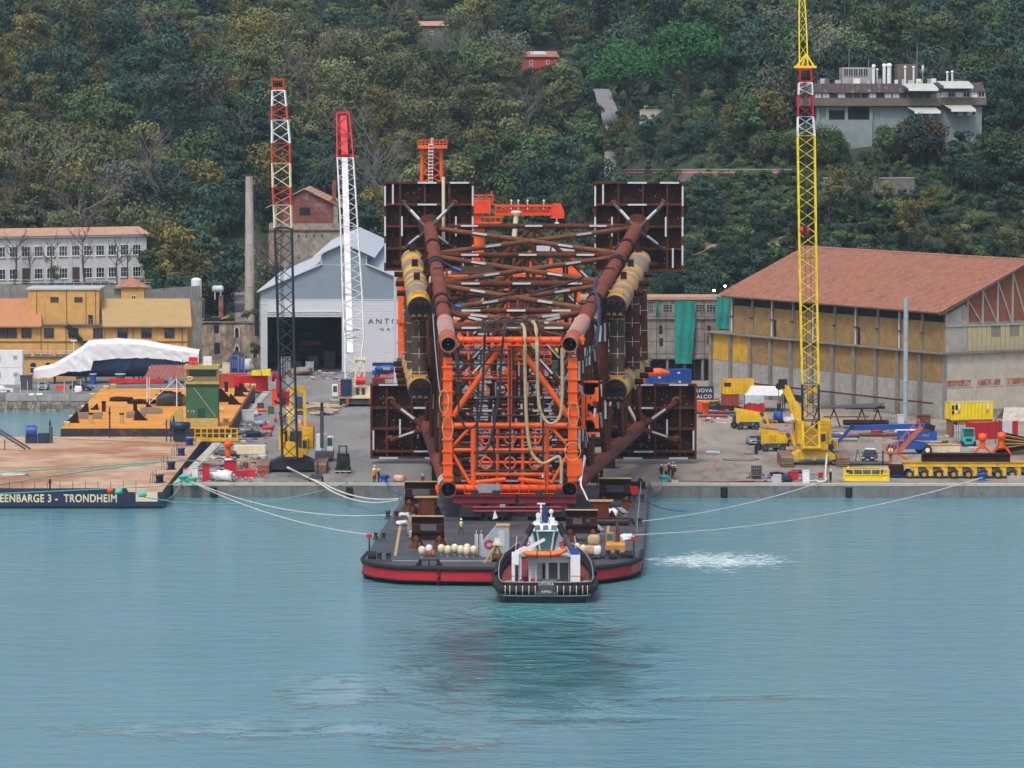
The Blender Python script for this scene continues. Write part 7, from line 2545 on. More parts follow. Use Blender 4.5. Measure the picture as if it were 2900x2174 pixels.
for s in(-1,1):tpt('roof_light',MB().ball((s*1.85,9.6,7.75),.17,n=8).tube((s*1.85,9.6,7.2),(s*1.85,9.6,7.6),.06,n=5),WHITE)
m=MB()
for i in range(13):m.tube((-1.6+i*.27,5.0,4.75),(-1.6+i*.27,5.0,5.4),.025,n=4)
for z in(5.1,5.4):m.tube((-1.6,5.0,z),(1.7,5.0,z),.025,n=4)
for s in(-1,1):
 for y in(8,10,12):m.tube((s*2.7,y,4.75),(s*2.7,y,5.9),.03,n=4)
 m.tube((s*2.7,8,5.9),(s*2.7,12,5.9),.03,n=4)
tpt('upper_railing',m,GREY)
m=MB()
m.tube((-3.75,4.5,1.4),(-3.75,4.5,4.2),.22,n=10)
m.bx(-4.05,-3.45,4.2,4.8,3.7,5.1)
c_=tpt('deck_crane',m,WHITE)
tpt('crane_column',MB().tube((-3.75,4.35,1.4),(-3.75,4.35,3.6),.2,n=10),DBLUE,c_)
tpt('crane_jib',MB().beam((-3.5,4.6,5.0),(-.15,5.2,6.6),.26,.34).beam((-3.9,4.6,5.0),(-2.6,4.8,5.6),.5,.5),WHITE,c_)
for s in(-1,1):tpt('aerial',MB().tube((s*3.9,6,4.8),(s*3.7,6.2,6.9),.04,n=4),WHITE)
for i in range(4):tpt('life_ring',MB().ring((-2.2 if i<2 else 2.2,8.8,5.3+.45*(i%2)),(0,1,0),.2,.07,12,6),REDB)
for i in range(4):tpt('raft_canister',MB().bx(1.75+.35*(i%2),2.0+.35*(i%2),9.4,9.6,5.3+.3*(i//2),5.5+.3*(i//2)),REDB)
# orange inflatable on the aft deck house
rb_=thing('rescue_boat','orange inflatable rescue boat lying across the tug upper deck','boat',tg.location+V((-.05,4.4,4.65)))
P=[(-2.35,0,.1),(-2.0,-.4,.05),(-.8,-.55,0),(.8,-.55,0),(1.7,-.45,.15),(2.35,0,.45),(1.7,.45,.15),(.8,.55,0),(-.8,.55,0),(-2.0,.4,.05)]
MB().path([V(p)+V((0,0,.3))for p in P],.27,8,True).build('tube',mat('orange_inflatable',(.80,.17,.02),.5,var=.1),rb_)
MB().bx(-2,1.8,-.4,.4,.0,.3).build('hull',mat('orange_hull',(.55,.10,.02),.5,var=.1),rb_)
MB().path([V(p)*1.0+V((0,-.02,.22))for p in P],.05,4,True).build('rope_line',DARK,rb_)
for x in(-1.0,.6):MB().bx(x-.05,x+.05,-.85,.75,-.1,.62).build('strap',DARK,rb_)
# ================================================================ crawler cranes
def boom_section(par,p0,p1,w0,w1,d0,d1,mt,bays,rc=.10,rl=.055,name='boom_section',thick=1):
 m=MB()
 def cor(f):
  c=p0.lerp(p1,f)
  w_,d_=(w0+(w1-w0)*f)/2,(d0+(d1-d0)*f)/2
  return[c+V((-w_,-d_,0)),c+V((w_,-d_,0)),c+V((w_,d_,0)),c+V((-w_,d_,0))]
 a,b=cor(0),cor(1)
 for i in range(4):m.tube(a[i],b[i],rc*thick,n=6)
 prev=a
 for k in range(bays):
  nx=cor((k+1)/bays)
  for i in range(4):
   j=(i+1)%4
   if(k+i)%2:m.tube(prev[i],nx[j],rl*thick,n=5)
   else:m.tube(prev[j],nx[i],rl*thick,n=5)
  prev=nx
 for e in(a,b):
  for i in range(4):m.tube(e[i],e[(i+1)%4],rl*1.2*thick,n=5)
 return m.build(name,mt,par,world=True)
WRED=mat('red_boom_paint',(.50,.055,.02),.5,var=.2,streak=.1)
WCR=mat('cream_boom_paint',(.66,.56,.38),.5,var=.12,streak=.2,rc=(.45,.2,.08))
BOOMB=mat('blue_black_boom_paint',(.014,.024,.034),.5,var=.2)
def boom(par,sp,mt_by,Y0,Y1,dpt=2.4,thick=1):
 y_lo,y_hi=sp[0][1],sp[-1][1]
 for(a,b,mt)in zip(sp,sp[1:],mt_by):
  Ya=Y0+(Y1-Y0)*(a[1]-y_lo)/(y_hi-y_lo)
  Yb=Y0+(Y1-Y0)*(b[1]-y_lo)/(y_hi-y_lo)
  p,q=A(a[0],a[1],Ya),A(b[0],b[1],Yb)
  n=max(2,int((q-p).length/1.75))
  boom_section(par,p,q,a[2]*Ya/F,b[2]*Yb/F,min(dpt,a[2]*Ya/F),min(dpt,b[2]*Yb/F),mt,n,thick=thick)
def tracks(t,xs,w_,ln,h,mt,y0=-2):
 for x in xs:
  m=MB()
  m.prism([(x-w_/2,y0,h*.25),(x-w_/2,y0+.25,0),(x-w_/2,y0+ln-.25,0),(x-w_/2,y0+ln,h*.25),(x-w_/2,y0+ln,h*.75),(x-w_/2,y0+ln-.25,h),(x-w_/2,y0+.25,h),(x-w_/2,y0,h*.75)],(w_,0,0))
  tr=m.build('track',mt,t)
  n=int(ln/.42)
  for i in range(n):
   MB().bx(x-w_/2-.02,x+w_/2+.02,y0+.3+i*(ln-.6)/n,y0+.3+i*(ln-.6)/n+.28,h,h+.06).build('track_shoe',mt,tr)
  for k in range(4):MB().bx(x-w_/2-.02,x+w_/2+.02,y0-.07,y0,h*(.1+.22*k),h*(.1+.22*k)+.16).build('track_shoe',mt,tr)
TRK=mat('worn_track_steel',(.22,.15,.095),.7,var=.3,rust=.3)
TRG=mat('pale_track_steel',(.30,.28,.24),.7,var=.3)
# --- left: black, cream and red boom
c=G(829,1335)
k1=thing('crawler_crane','yellow crawler crane with black boom, red and cream near the top, on left quay','crawler crane',c)
s_=c.y/F
tracks(k1,(-4.25,4.3),1.75,9.5,1.5,TRK,-3.5)
MB().prism([(-3.4,-1.5,.5),(3.4,-1.5,.5),(3.4,-1.5,1.5),(1.6,-1.5,2.3),(-1.6,-1.5,2.3),(-3.4,-1.5,1.5)],(0,5,0)).build('car_body',DARK,k1)
MB().bx(-1.5,1.6,-1.8,6,2.3,3.2).build('turntable',YEL,k1)
MB().prism([(-1.2,-2.2,2.3),(1.2,-2.2,2.3),(.9,-2.2,4.6),(-.9,-2.2,4.6)],(0,1.2,0)).build('boom_foot',YEL,k1)
for x0,x1 in((-2.15,-1.3),(1.35,3.0)):MB().bx(x0,x1,1,7,3.2,6.4).build('machine_house',YEL,k1)
MB().bx(-1.3,1.35,4,7,3.2,5.6).build('engine_cover',DGREY,k1)
for i in range(3):MB().bx(1.34,3.02,.95,1.0,3.6+i*.9,3.66+i*.9).build('panel_seam',OCHRE,k1)
MB().bx(1.45,2.3,-1.2,.9,2.6,5.0).build('cab',YEL,k1)
MB().bx(1.55,2.2,-1.24,-1.2,3.6,4.8).build('cab_window',GLASS,k1)
MB().tube((.9,4.2,6.4),(.9,4.2,7.7),.3,n=10).build('exhaust',CREAM,k1)
for x in(.9,2.4):MB().bx(x-.45,x+.45,3.6,5,6.4,7.0).build('light_cover',mat('salmon_cover',(.7,.22,.12),.6)if x<1 else bpy.data.materials['salmon_cover'],k1)
m=MB()
for s in(-1,1):m.beam((s*1.35+.5,3,3.2),(s*1.0+.6,4.5,12.2),.38)
for z in(6.5,9,12):m.beam((-.95+.6,3+(z-3.2)/6,z),(.95+.6,3+(z-3.2)/6,z),.3)
m.bx(-.4,1.6,4.2,5.0,11.6,12.6)
m.build('gantry',YEL,k1)
MB().prism([(-.55+.6,3.9,8.2),(.75+.6,3.9,8.2),(.7+.6,4.2,11),(-.5+.6,4.2,11)],(0,.4,0)).build('gantry_plate',DGREY,k1)
boom(k1,[(821,1296,42),(812,1000,44),(802,645,48),(800,580,48.5),(798,530,50),(796.5,462,50.5),(796,405,50.5),(793,340,45),(791,300,40),(789,256,35)],[BOOMB,BOOMB,WCR,WRED,WCR,WRED,WHITE,WRED,WHITE],650,662,thick=1.35)
a,b=A(789,256,662),A(787,222,662)
m=MB()
for s in(-.9,.9):m.beam(a+V((s*.95,-.6,0)),b+V((s*.95,-.6,0)),.22);m.beam(a+V((s*.95,.9,0)),b+V((s*.95,.9,0)),.22)
m.bx(b.x-.9,b.x+.9,b.y-.8,b.y+1,b.z-.3,b.z)
m.bx(a.x-.9,a.x+.9,a.y-.8,a.y+1,a.z,a.z+.5)
hd=m.build('boom_head',WRED,k1,world=True)
m=MB()
for i in range(5):m.tube((b.x-.66+i*.28,b.y-.4,b.z-.75),(b.x-.5+i*.28,b.y-.4,b.z-.75),.5,n=14)
m.build('sheave',RUSTD,hd)
m=MB()
for dx in(-.5,-.2,.2,.6):m.tube(A(789+dx*6,250,661.5),A(806+dx*8,1230,651.5),.03,n=4)
for dx in(-.3,.1):m.tube(A(786+dx*6,240,660.5),A(789+dx*8,1058,659),.03,n=4)
m.build('hoist_rope',DARK,k1,world=True)
hb=thing('hook_block','red hook block with a black hook hanging left of the black crane boom','hook block',A(789,1085,659))
MB().lathe((-1.0,0,1.0),[(.75,0),(.75,.4),(.3,.45),(.3,.9),(.75,.95),(.75,1.5)],14,(1,0,0)).build('sheave',RED,hb)
MB().bx(-.35,.45,-.4,.4,-1.5,1.2).build('cheek',RED,hb)
MB().path([(0,-.3,-1.4),(0,-.3,-2.0),(.5,-.3,-2.4),(.3,-.3,-2.9),(-.3,-.3,-2.9),(-.55,-.3,-2.5)],.2,7).build('hook',DARK,hb)
# --- right: yellow boom with red and white bands
c=G(2303,1316)
k2=thing('crawler_crane','large crawler crane with tall yellow boom banded black, white and red, right quay','crawler crane',c)
tracks(k2,(-4.25,4.3),1.9,10.5,1.7,TRK,-4.3)
MB().prism([(-3.3,-.8,.9),(-1.6,-.8,.9),(-1.0,-.8,1.3),(1.0,-.8,1.3),(1.6,-.8,.9),(3.4,-.8,.9),(3.4,-.8,1.5),(1.6,-.8,2.4),(-1.6,-.8,2.4),(-3.3,-.8,1.5)],(0,4.5,0)).build('car_body',YEL,k2)
MB().bx(-.35,.35,-1.0,-.8,.8,2.3).build('tow_lug',YEL,k2)
MB().bx(-1.9,2.2,-1.2,6,2.4,3.2).build('turntable',YEL,k2)
MB().prism([(-1.7,-1.6,2.5),(1.0,-1.6,2.5),(.9,-1.6,5.2),(.4,-1.6,4.6),(-1.0,-1.6,4.6),(-1.5,-1.6,5.2)],(0,.9,0)).build('boom_foot',OCHRE,k2)
for x0,x1 in((-2.3,-1.25),(1.0,2.9)):
 h_=MB().bx(x0,x1,2,7.5,3.0,6.6).build('machine_house',YEL,k2)
 for i in range(5):MB().bx(x0-.01,x1+.01,1.96,2.0,3.2+i*.7,3.25+i*.7).build('panel_seam',OCHRE,h_)
MB().bx(-1.2,1.0,4,7,3.2,5.4).build('engine_cover',OCHRE,k2)
MB().bx(1.0,1.9,-1.0,1.4,2.6,5.0).build('cab',YEL,k2)
MB().bx(1.1,1.8,-1.04,-1,3.7,4.8).build('cab_window',GLASS,k2)
m=MB()
for s in(-1,1):m.beam((s*1.3+.1,4,3.2),(s*.95+.2,5.5,11.0),.34)
for z in(6.5,9,10.8):m.beam((-1.1+.2,4.6,z),(1.1+.2,4.6,z),.26)
m.bx(-.7,1.1,5.2,5.8,10.6,11.4)
m.build('gantry',YEL,k2)
MB().tube((.6,2,5.4),(.6,2,6.6),.18,n=8).build('exhaust',RUSTD,k2)
for x in(3.4,3.7):MB().bx(x-.08,x+.08,.5,3,2.6,3.6).build('handrail',YEL,k2)
boom(k2,[(2298,1266,46),(2296,1190,46.5),(2295,1087,46.5),(2288,730,47.5),(2283,384,48),(2281,330,43),(2281,268,39),(2281,234,36)],[YELB,BOOMB,YELB,YELB,WHITE,RED,WHITE],668,676,thick=1.05)
a,b=A(2281,234,676),A(2280,192,676)
m=MB()
m.bx(a.x-.95,a.x+.95,a.y-1,a.y+1,a.z,a.z+.35)
for s in(-.85,.85):m.beam(a+V((s,-.8,0)),b+V((s,-.8,0)),.25);m.beam(a+V((s,.8,0)),b+V((s,.8,0)),.25)
m.bx(b.x-.95,b.x+.95,b.y-1,b.y+1,b.z-.3,b.z)
hd=m.build('boom_head',RED,k2,world=True)
m=MB()
for i in range(6):m.tube((b.x-.75+i*.27,b.y-.3,b.z-1.3),(b.x-.6+i*.27,b.y-.3,b.z-1.3),.55,n=14)
m.build('sheave',RUSTD,hd)
m=MB()
p=A(2283,152,676)
for s in(-1,1):m.beam(b+V((s*1.6*.9,-.4,.1)),p,.22);m.beam(b+V((s*.5,-.4,.1)),p,.16)
m.bx(b.x-1.7,b.x+1.7,b.y-.8,b.y+.6,b.z,b.z+.35)
m.build('jib_strut',YELB,k2,world=True)
boom(k2,[(2276,190,24),(2273,60,20),(2269,-70,9)],[YELB,YELB],677,682,1.0,.75)
m=MB()
for dx in(-2,0,2):m.tube(A(2279+dx*1.6,225,675),A(2279+dx,640,669.5),.035,n=4)
for dx in(-6,5):m.tube(A(2281+dx,240,677.5),A(2296+dx*1.5,1180,669.5),.035,n=4)
m.build('hoist_rope',DARK,k2,world=True)
hb=thing('hook_block','red ball-shaped hook block hanging in front of the yellow crane boom','hook block',A(2279,652,669.3))
m=MB()
m.lathe((-.75,0,0),[(.2,0),(.55,.15),(.62,.5),(.62,1.0),(.55,1.35),(.2,1.5)],14,(1,0,0))
m.build('sheave_block',REDB,hb)
MB().bx(-.3,.3,-.64,.3,-.5,.7).build('cheek',DARK,hb)
MB().path([(0,-.2,-.6),(0,-.2,-1.0),(.3,-.2,-1.3),(0,-.2,-1.6),(-.3,-.2,-1.35)],.12,6).build('hook',RUSTD,hb)
# --- middle: white boom with red head
c=G(1005,1150)
k3=thing('crawler_crane','white crawler crane with a white boom and red head in front of the hangar','crawler crane',c)
s_=c.y/F
tracks(k3,(-3.55,4.2),1.75,9.5,1.4,TRG,-2.5)
MB().bx(-2.6,3.3,-1.0,5,.5,1.5).build('car_body',DGREY,k3)
MB().bx(-2.9,3.4,-1.4,6,1.5,1.95).build('turntable',CREAM,k3)
cw=MB().bx(-2.55,-.55,-1.7,1.2,1.96,4.9).build('counterweight',DBLUE,k3)
for i in range(6):MB().prism([(-2.9,-1.72,2.0+i*.48),(-2.3,-1.72,2.0+i*.48),(-2.9,-1.72,2.44+i*.48)],(0,.04,0)).build('hazard_stripe',RED,cw)
MB().bx(-2.9,-2.3,-1.69,-1.6,1.96,4.9).build('hazard_board',WHITE,cw)
MB().bx(-4.1,-3.0,-.5,1.5,1.9,3.9).build('cab',WHITE,k3)
MB().bx(-3.9,-3.2,-.54,-.5,2.6,3.7).build('cab_window',TGLASS,k3)
MB().bx(-.4,2.8,1,5,1.96,3.4).build('machine_house',CREAM,k3)
for x in(.2,1.2):MB().bx(x,x+.6,.9,1.0,2.0,3.2).build('vent',DGREY,k3)
MB().tube((.2,.5,4.6),(1.9,.5,4.6),.75,n=14).build('winch_drum',REDB,k3)
for x in(-1.3,2.9):MB().bx(x-.25,x+.25,-1.42,-1.3,.5,1.5).build('hazard_post',WRED,k3)
m=MB()
for s in(-1,1):m.beam(A(1018+s*14,1095,c.y+.3),A(1021+s*11,1020,c.y+.6),.3)
for py in(1020,1050,1080):m.beam(A(1007,py,c.y+.5),A(1033,py,c.y+.5),.22)
m.beam(A(1008,1085,c.y+.4),A(1030,1035,c.y+.5),.14)
q=A(1021,1016,c.y+.5)
m.bx(q.x-1.1,q.x+1.1,q.y-.5,q.y+.8,q.z-.2,q.z+.3)
m.build('gantry',CREAM,k3,world=True)
boom(k3,[(996,1088,36),(1004,955,52),(1002,935,55),(998,830,55),(989,640,48),(978,446,45)],[WHITE]*5,c.y+2.5,c.y+18,2.6,1.15)
boom(k3,[(978,446,46),(975,380,40),(972,320,34)],[REDB,REDB],c.y+18,c.y+22,2.4,1.3)
m=MB()
p,q=A(991,1000,c.y+4),A(976,450,c.y+18)
m.beam(p,q,1.1,1.0)
m.build('folded_jib',WHITE,k3,world=True)
m=MB()
p,q=A(976,440,c.y+18),A(972,330,c.y+21.5)
m.beam(p,q,1.2,1.0)
m.build('folded_jib',REDB,k3,world=True)
a=A(972,320,c.y+22)
MB().bx(a.x-1.1,a.x+1.1,a.y-1,a.y+1,a.z-.2,a.z+.3).bx(a.x-1.5,a.x-1.1,a.y-.4,a.y+.2,a.z-1.3,a.z-.9).build('boom_head',REDB,k3,world=True)
# --- yellow telescopic mobile crane behind the yellow boom
c=G(2265,1262)
k4=thing('mobile_crane','yellow telescopic mobile crane with black boom head behind the yellow lattice boom','mobile crane',c)
a,b=A(2274,1203,c.y),A(2222,1092,c.y+2)
MB().beam(a,a.lerp(b,.55),1.1,1.3).build('boom_base',YEL,k4,world=True)
MB().beam(a.lerp(b,.5),b,.8,1.0).build('boom_tip',YEL,k4,world=True)
m=MB()
m.box(b+V((-.3,0,.3)),(1.4,1,1.5))
m.tube(b+V((-.9,-.6,-.1)),b+V((-.9,.6,-.1)),.55,n=12)
m.tube(b+V((-1.0,0,-.3)),b+V((-.9,0,-3.2)),.05,n=4)
m.box(b+V((-.9,0,-3.5)),(.6,.5,1.2))
m.build('boom_head',NAVY,k4,world=True)
MB().beam(a+V((-.6,0,-2.6)),a.lerp(b,.35)+V((-.7,0,-.4)),.35).build('ram',WHITE,k4,world=True)
MB().bx(-1.2,.6,-1,1.5,1.6,4.2).build('cab',OCHRE,k4)
MB().bx(-1.05,.2,-1.05,-1,2.6,4.0).build('cab_window',GLASS,k4)
MB().bx(-2.8,4,-1.2,2,.8,1.7).build('carrier',OCHRE,k4)
for x in(-2,0,2.6):
 m=MB()
 m.tube((x,-1.35,.6),(x,-.9,.6),.6,n=14)
 m.build('wheel',TYRE,k4)
 # ================================================================ lifts, trucks, cars
def wheel(t,x,y,z,r,w_=.4,mt=None,ax=0,rim=None):
 d=V((w_/2,0,0))if ax==0 else V((0,w_/2,0))
 c=V((x,y,z))
 o=MB().tube(c-d,c+d,r,n=16).build('wheel',TYRE,t)
 e=d.normalized()*(w_/2+.012)
 m=MB()
 m.tube(c-e,c+e,r*.52,n=12)
 m.build('rim',rim or mt or GREY,o)
 return o
def lift(px,py,label,mt=YEL,rz=0):
 t=thing('boom_lift',label,'boom lift',G(px,py),rz)
 for x in(-1.35,1.35):
  for y in(-1.1,1.6):wheel(t,x if y<0 else x-.9,y,.58,.58,.45,DGREY,1)
 MB().bx(-1.2,1.9,-.9,1.4,.6,1.25).build('chassis',DGREY,t)
 MB().prism([(-2.0,-1.0,1.3),(2.1,-1.0,1.3),(2.3,-1.0,1.9),(2.0,-1.0,2.5),(-2.0,-1.0,2.9)],(0,2.2,0)).build('turret',mt,t)
 MB().beam((-2.3,.1,3.35),(2.6,.1,2.5),.55,.6,(0,1,0)).build('boom',mt,t)
 MB().tube((2.3,-.3,2.5),(2.3,.5,2.5),.42,n=12).build('boom_joint',DGREY,t)
 MB().beam((2.9,.1,2.8),(3.5,.0,.7),.3,.35).build('jib',mt,t)
 m=MB()
 for z in(.35,.85,1.4):m.beam((2.6,-1,z),(4.9,-1,z),.06);m.beam((2.6,.4,z),(4.9,.4,z),.06)
 for x in(2.6,3.4,4.1,4.9):
  for y in(-1,.4):m.beam((x,y,.3),(x,y,1.4),.06)
 m.bx(2.6,4.9,-1,.4,.25,.32)
 m.build('basket',mat('orange_basket',(.7,.3,.03),.6)if 'orange_basket' not in bpy.data.materials else bpy.data.materials['orange_basket'],t)
 MB().bx(.7,1.1,-1.13,-.91,.7,1.1).build('marker',TURQ,t)
 for i in range(3):MB().tube((-2.6,.2*i,2.3-.45*i),(-1.9,.2*i,2.3-.45*i),.2,n=8).build('hose_roll',DGREY,t)
 return t
lift(2118,1215,'yellow boom lift farther back, beside the tent shed')
lift(2190,1277,'yellow boom lift nearer the quay, beside the silver car')
t=thing('boom_lift','large blue telescopic boom lift with the jib folded down, in front of the timber stacks','boom lift',G(2585,1285))
for x,y in((2.2,-1.2),(-3.6,-1.0),(1.2,1.6),(-3.3,1.7)):wheel(t,x,y,.72,.72,.5,WHITE,1)
MB().prism([(-4.3,-1,.8),(2.6,-1,.8),(2.2,-1,1.7),(-.5,-1,2.1),(-3,-1,1.7)],(0,2.2,0)).build('chassis',BLUE,t)
MB().bx(-2.4,3.7,-1.1,1.3,2.2,3.6).build('turret',BLUE,t)
MB().beam((-9.6,.2,4.1),(2.0,.2,4.4),.8,.95,(0,1,0)).build('boom',BLUE,t)
MB().beam((1.9,.2,4.5),(3.4,.2,4.0),.9,1.2,(0,1,0)).build('boom_end',NAVY,t)
MB().beam((-9.8,.2,4.1),(-12.6,.1,.9),.4,.5).build('jib',BLUE,t)
MB().beam((-9.5,-.2,3.6),(-12.2,-.2,.8),.12).build('jib_ram',ORGD,t)
MB().bx(-9.9,-9.3,-.3,.7,3.9,4.6).build('boom_joint',DBLUE,t)
MB().bx(-14.0,-12.6,-.5,.5,.1,2.0).build('basket',DARK,t)
txt('MOLLO',.55,(-5.6,-.24,4.3),mat('yellow_lettering',(.8,.55,.02),.5),t,ext=.012)
txt('NOLEGGIO',.24,(-5.6,-.24,3.92),WHITE,t,ext=.012)
MB().bx(-7.6,-7.0,-.25,-.2,4.0,4.5).build('logo_plate',WHITE,t)
txt('MOLLO',.35,(1.9,-1.13,3.0),bpy.data.materials['yellow_lettering'],t,ext=.01)
t=thing('boom_lift','blue folded lift parked in front of the hangar wall','boom lift',G(1097,1072))
MB().bx(-3,3,0,2.2,.8,1.6).build('chassis',BLUE,t)
m=MB()
m.ball((0,0,2.0),1.0,2.6,1,.75,14)
m.build('turret',BLUE,t)
MB().bx(-3,4,1,1.8,2.4,3.1).build('boom',DBLUE,t)
MB().bx(-.8,.6,-1.02,-.95,1.8,2.3).build('label_plate',OLIVE,t)
for x in(-2,2):wheel(t,x,0,.6,.6,.4,DGREY,1)
t=thing('boom_lift','small red-armed lift behind the lower left mud mat','boom lift',G(1090,1092))
MB().beam((-2,0,1.2),(2.6,0,2.6),.4).build('boom',ORGD,t)
MB().bx(-2.4,0,-.6,1,.3,1.5).build('chassis',MAROON,t)
for x in(-2,-.3):wheel(t,x,-.7,.4,.4,.3,DGREY,1)
# forklifts
def forklift(px,py,label,mt,glass,rz=0,rear=False):
 t=thing('forklift',label,'forklift',G(px,py),rz)
 for x in(-.95,.95):
  wheel(t,x,-.6,.45,.45,.4,DGREY)
  wheel(t,x,1.5,.38,.38,.35,DGREY)
 MB().prism([(-1.0,-.9,.35),(1.0,-.9,.35),(1.0,-.9,1.5),(-1.0,-.9,1.5)],(0,2.8,0)).build('body',mt,t)
 m=MB()
 for x in(-.95,.95):
  for y in(-.6,1.2):m.beam((x,y,1.5),(x*.85,y,2.75),.12)
 m.bx(-.95,.95,-.75,1.35,2.75,2.85)
 m.build('cab_frame',mt if rear else DARK,t)
 MB().bx(-.8,.8,-.55,1.1,1.52,2.7).build('cab_glass',glass,t)
 if rear:MB().bx(-.5,.5,-.94,-.9,.8,1.2).build('grille',DARK,t)
 m=MB()
 y=2.2 if rear else-1.3
 for x in(-.55,.55):m.beam((x,y,.1),(x,y,4.2 if not rear else 2.6),.2)
 for z in(.4,1.6,2.6)+((4.1,)if not rear else()):m.beam((-.55,y,z),(.55,y,z),.16)
 m.build('mast',DARK,t)
 if not rear:
  MB().bx(-1.2,1.2,-1.6,-1.4,.25,.75).build('carriage',DARK,t)
  MB().bx(-1.2,1.2,-1.63,-1.6,.3,.4).build('carriage_bar',WHITE,t)
  for x in(-.4,.4):MB().bx(x-.1,x+.1,-2.9,-1.6,.1,.2).build('fork',WOODY,t)
 return t
forklift(972,1338,'black forklift with a raised mast facing the water on the left quay',DARK,GLASS)
forklift(2742,1262,'turquoise forklift seen from behind beside the red container',TURQ,TGLASS,0,True)
t=thing('truck_crane','white cab truck with a dark upright crane arm beside the black and yellow crane','truck',G(918,1305))
MB().bx(-1.35,1.4,-1.5,4,.5,1.5).build('body',DGREY,t)
for x in(-1.1,1.1):
 for y in(-1,2.8):wheel(t,x,y,.5,.5,.4,DGREY)
MB().bx(-1.3,.2,1.5,3.4,1.5,4.0).build('crane_base',WHITE,t)
MB().bx(.35,1.35,1.0,3.0,1.5,3.7).build('cab',WHITE,t)
MB().bx(.45,1.25,.95,1.0,2.3,3.5).build('cab_window',TGLASS,t)
MB().beam((-.35,.3,2.0),(-.35,.6,8.0),.55,.6).build('arm',DGREY,t)
MB().tube((-.35,.3,8.0),(-.35,.3,9.0),.22,n=8).build('arm_tip',DARK,t)
MB().tube((-.35,-.1,2.2),(-.35,-.1,.6),.05,n=5).build('hose',DARK,t)
MB().bx(1.2,1.45,-1.6,-1.5,.9,1.2).build('tail_lamp',RED,t)
# generator trailer near the quay edge
t=thing('pump_trailer','small dark pump trailer with an upright post at the edge of the left quay','trailer',G(895,1363))
MB().bx(-.7,.9,-.5,.9,.35,1.1).build('engine',DGREY,t)
for x in(-.9,.95):wheel(t,x,.2,.38,.38,.25,DGREY)
MB().bx(.15,.35,0,.2,1,3.0).build('post',DARK,t)
MB().beam((-1.6,-.3,.3),(-.7,0,.5),.12).build('drawbar',DARK,t)
# cars
def car(loc,label,mt,rz=0,pickup=False,name='parked_car',cat='car',stripe=None):
 t=thing(name,label,cat,loc,rz)
 L,W_=(5.1,1.85)if pickup else(4.3,1.75)
 if pickup:pr=[(0,.45),(0,.95),(.15,1.08),(1.35,1.2),(2.05,1.8),(3.3,1.8),(3.5,1.15),(5.1,1.15),(5.1,.45)]
 else:pr=[(0,.3),(0,.75),(.2,.88),(1.15,1.0),(1.85,1.45),(3.2,1.45),(4.0,1.0),(4.3,.9),(4.3,.3)]
 lower=[p for p in pr if p[1]<1.21]
 b=MB()
 n=len(pr)
 vs=[]
 for s in(-1,1):
  for y,z in pr:
   k=1-.16*max(0,(z-1.0))/.5
   vs.append((s*W_/2*k,y-L/2,z))
 b.add(vs,[tuple(range(n)),tuple(range(2*n-1,n-1,-1))]+[(i,n+i,n+(i+1)%n,(i+1)%n)for i in range(n)])
 bd=b.build('body',mt,t)
 zt=1.8 if pickup else 1.45
 zb_=1.2 if pickup else 1.0
 y0_,y1_=(1.35,2.05)if pickup else(1.15,1.85)
 k=.78
 def at_(f):return(y0_+(y1_-y0_)*f-L/2,zb_+(zt-zb_)*f)
 (ya,za),(yb_,zb2)=at_(.14),at_(.9)
 MB().add([(-W_*.42,ya-.02,za+.02),(W_*.42,ya-.02,za+.02),(W_*.37,yb_-.02,zb2+.02),(-W_*.37,yb_-.02,zb2+.02)],[(0,1,2,3)]).build('windscreen',GLASS,bd)
 for s in(-1,1):
  y2_,y3_=(2.1,3.3)if pickup else(1.75,3.3)
  MB().add([(s*(W_/2*.975),y2_-.35-L/2,zb_+.06),(s*(W_/2*.975),y3_+.1-L/2,zb_+.06),(s*(W_/2*.87),y3_-.1-L/2,zt-.08),(s*(W_/2*.87),y2_-L/2,zt-.08)],[(0,1,2,3)]).build('side_window',GLASS,bd)
  MB().bx(s*W_*.36-.2,s*W_*.36+.2,-L/2-.02,-L/2+.1,.68,.85).build('headlight',WHITE,bd)
  MB().bx(s*(W_/2+.1)-.1,s*(W_/2+.1)+.1,y0_+.45-L/2,y0_+.6-L/2,zb_+.05,zb_+.22).build('mirror',mt,bd)
 MB().bx(-.5,.5,-L/2-.02,-L/2+.05,.5,.72).build('grille',DARK,bd)
 MB().bx(-.25,.25,-L/2-.03,-L/2-.02,.42,.52).build('number_plate',WHITE,bd)
 if stripe:MB().bx(-W_/2-.01,W_/2+.01,-1.6,1.8,.62,.7).build('stripe',stripe,bd)
 for s in(-1,1):
  for y in(.85,L-.9):wheel(t,s*(W_/2-.1),y-L/2,.34 if not pickup else.4,.34 if not pickup else.4,.24)
 return t
car(G(2133,1258),'silver-blue car parked facing the water beside the yellow boom lift',SILV,rad(5))
car(G(2463,1306),'dark pickup truck with a white roof rack right of the yellow crane tracks',DCAR,rad(-12),True,'pickup_truck','pickup truck')
p=G(2463,1306)
MB().bx(-.8,.8,-.4,1.2,0,.12).build('roof_rack',WHITE,label='white roof rack tray on the dark pickup truck',cat='rack',loc=p+V((.05,0,1.84)),rz=rad(-12))
car(G(124,1103,2.9),'grey-blue car facing the camera under the covered yacht bow',SILV,0)
car(G(232,1106,2.9),'dark car parked sideways below the covered yacht',DCAR,rad(70))
car(G(4,1114,2.9),'white car with coloured stripe at the left edge of the sea wall',WHITE,rad(96),stripe=BLUE)
p=A(421,753,960)
car((p.x,p.y,terrain(p.x,p.y)),'dark car on the ramp right of the white building',DCAR,rad(50))
p=A(555,925,900)
car((p.x+.5,p.y,terrain(p.x,p.y)+.1),'dark car half hidden between the yellow building and the ruin',DCAR,rad(30))
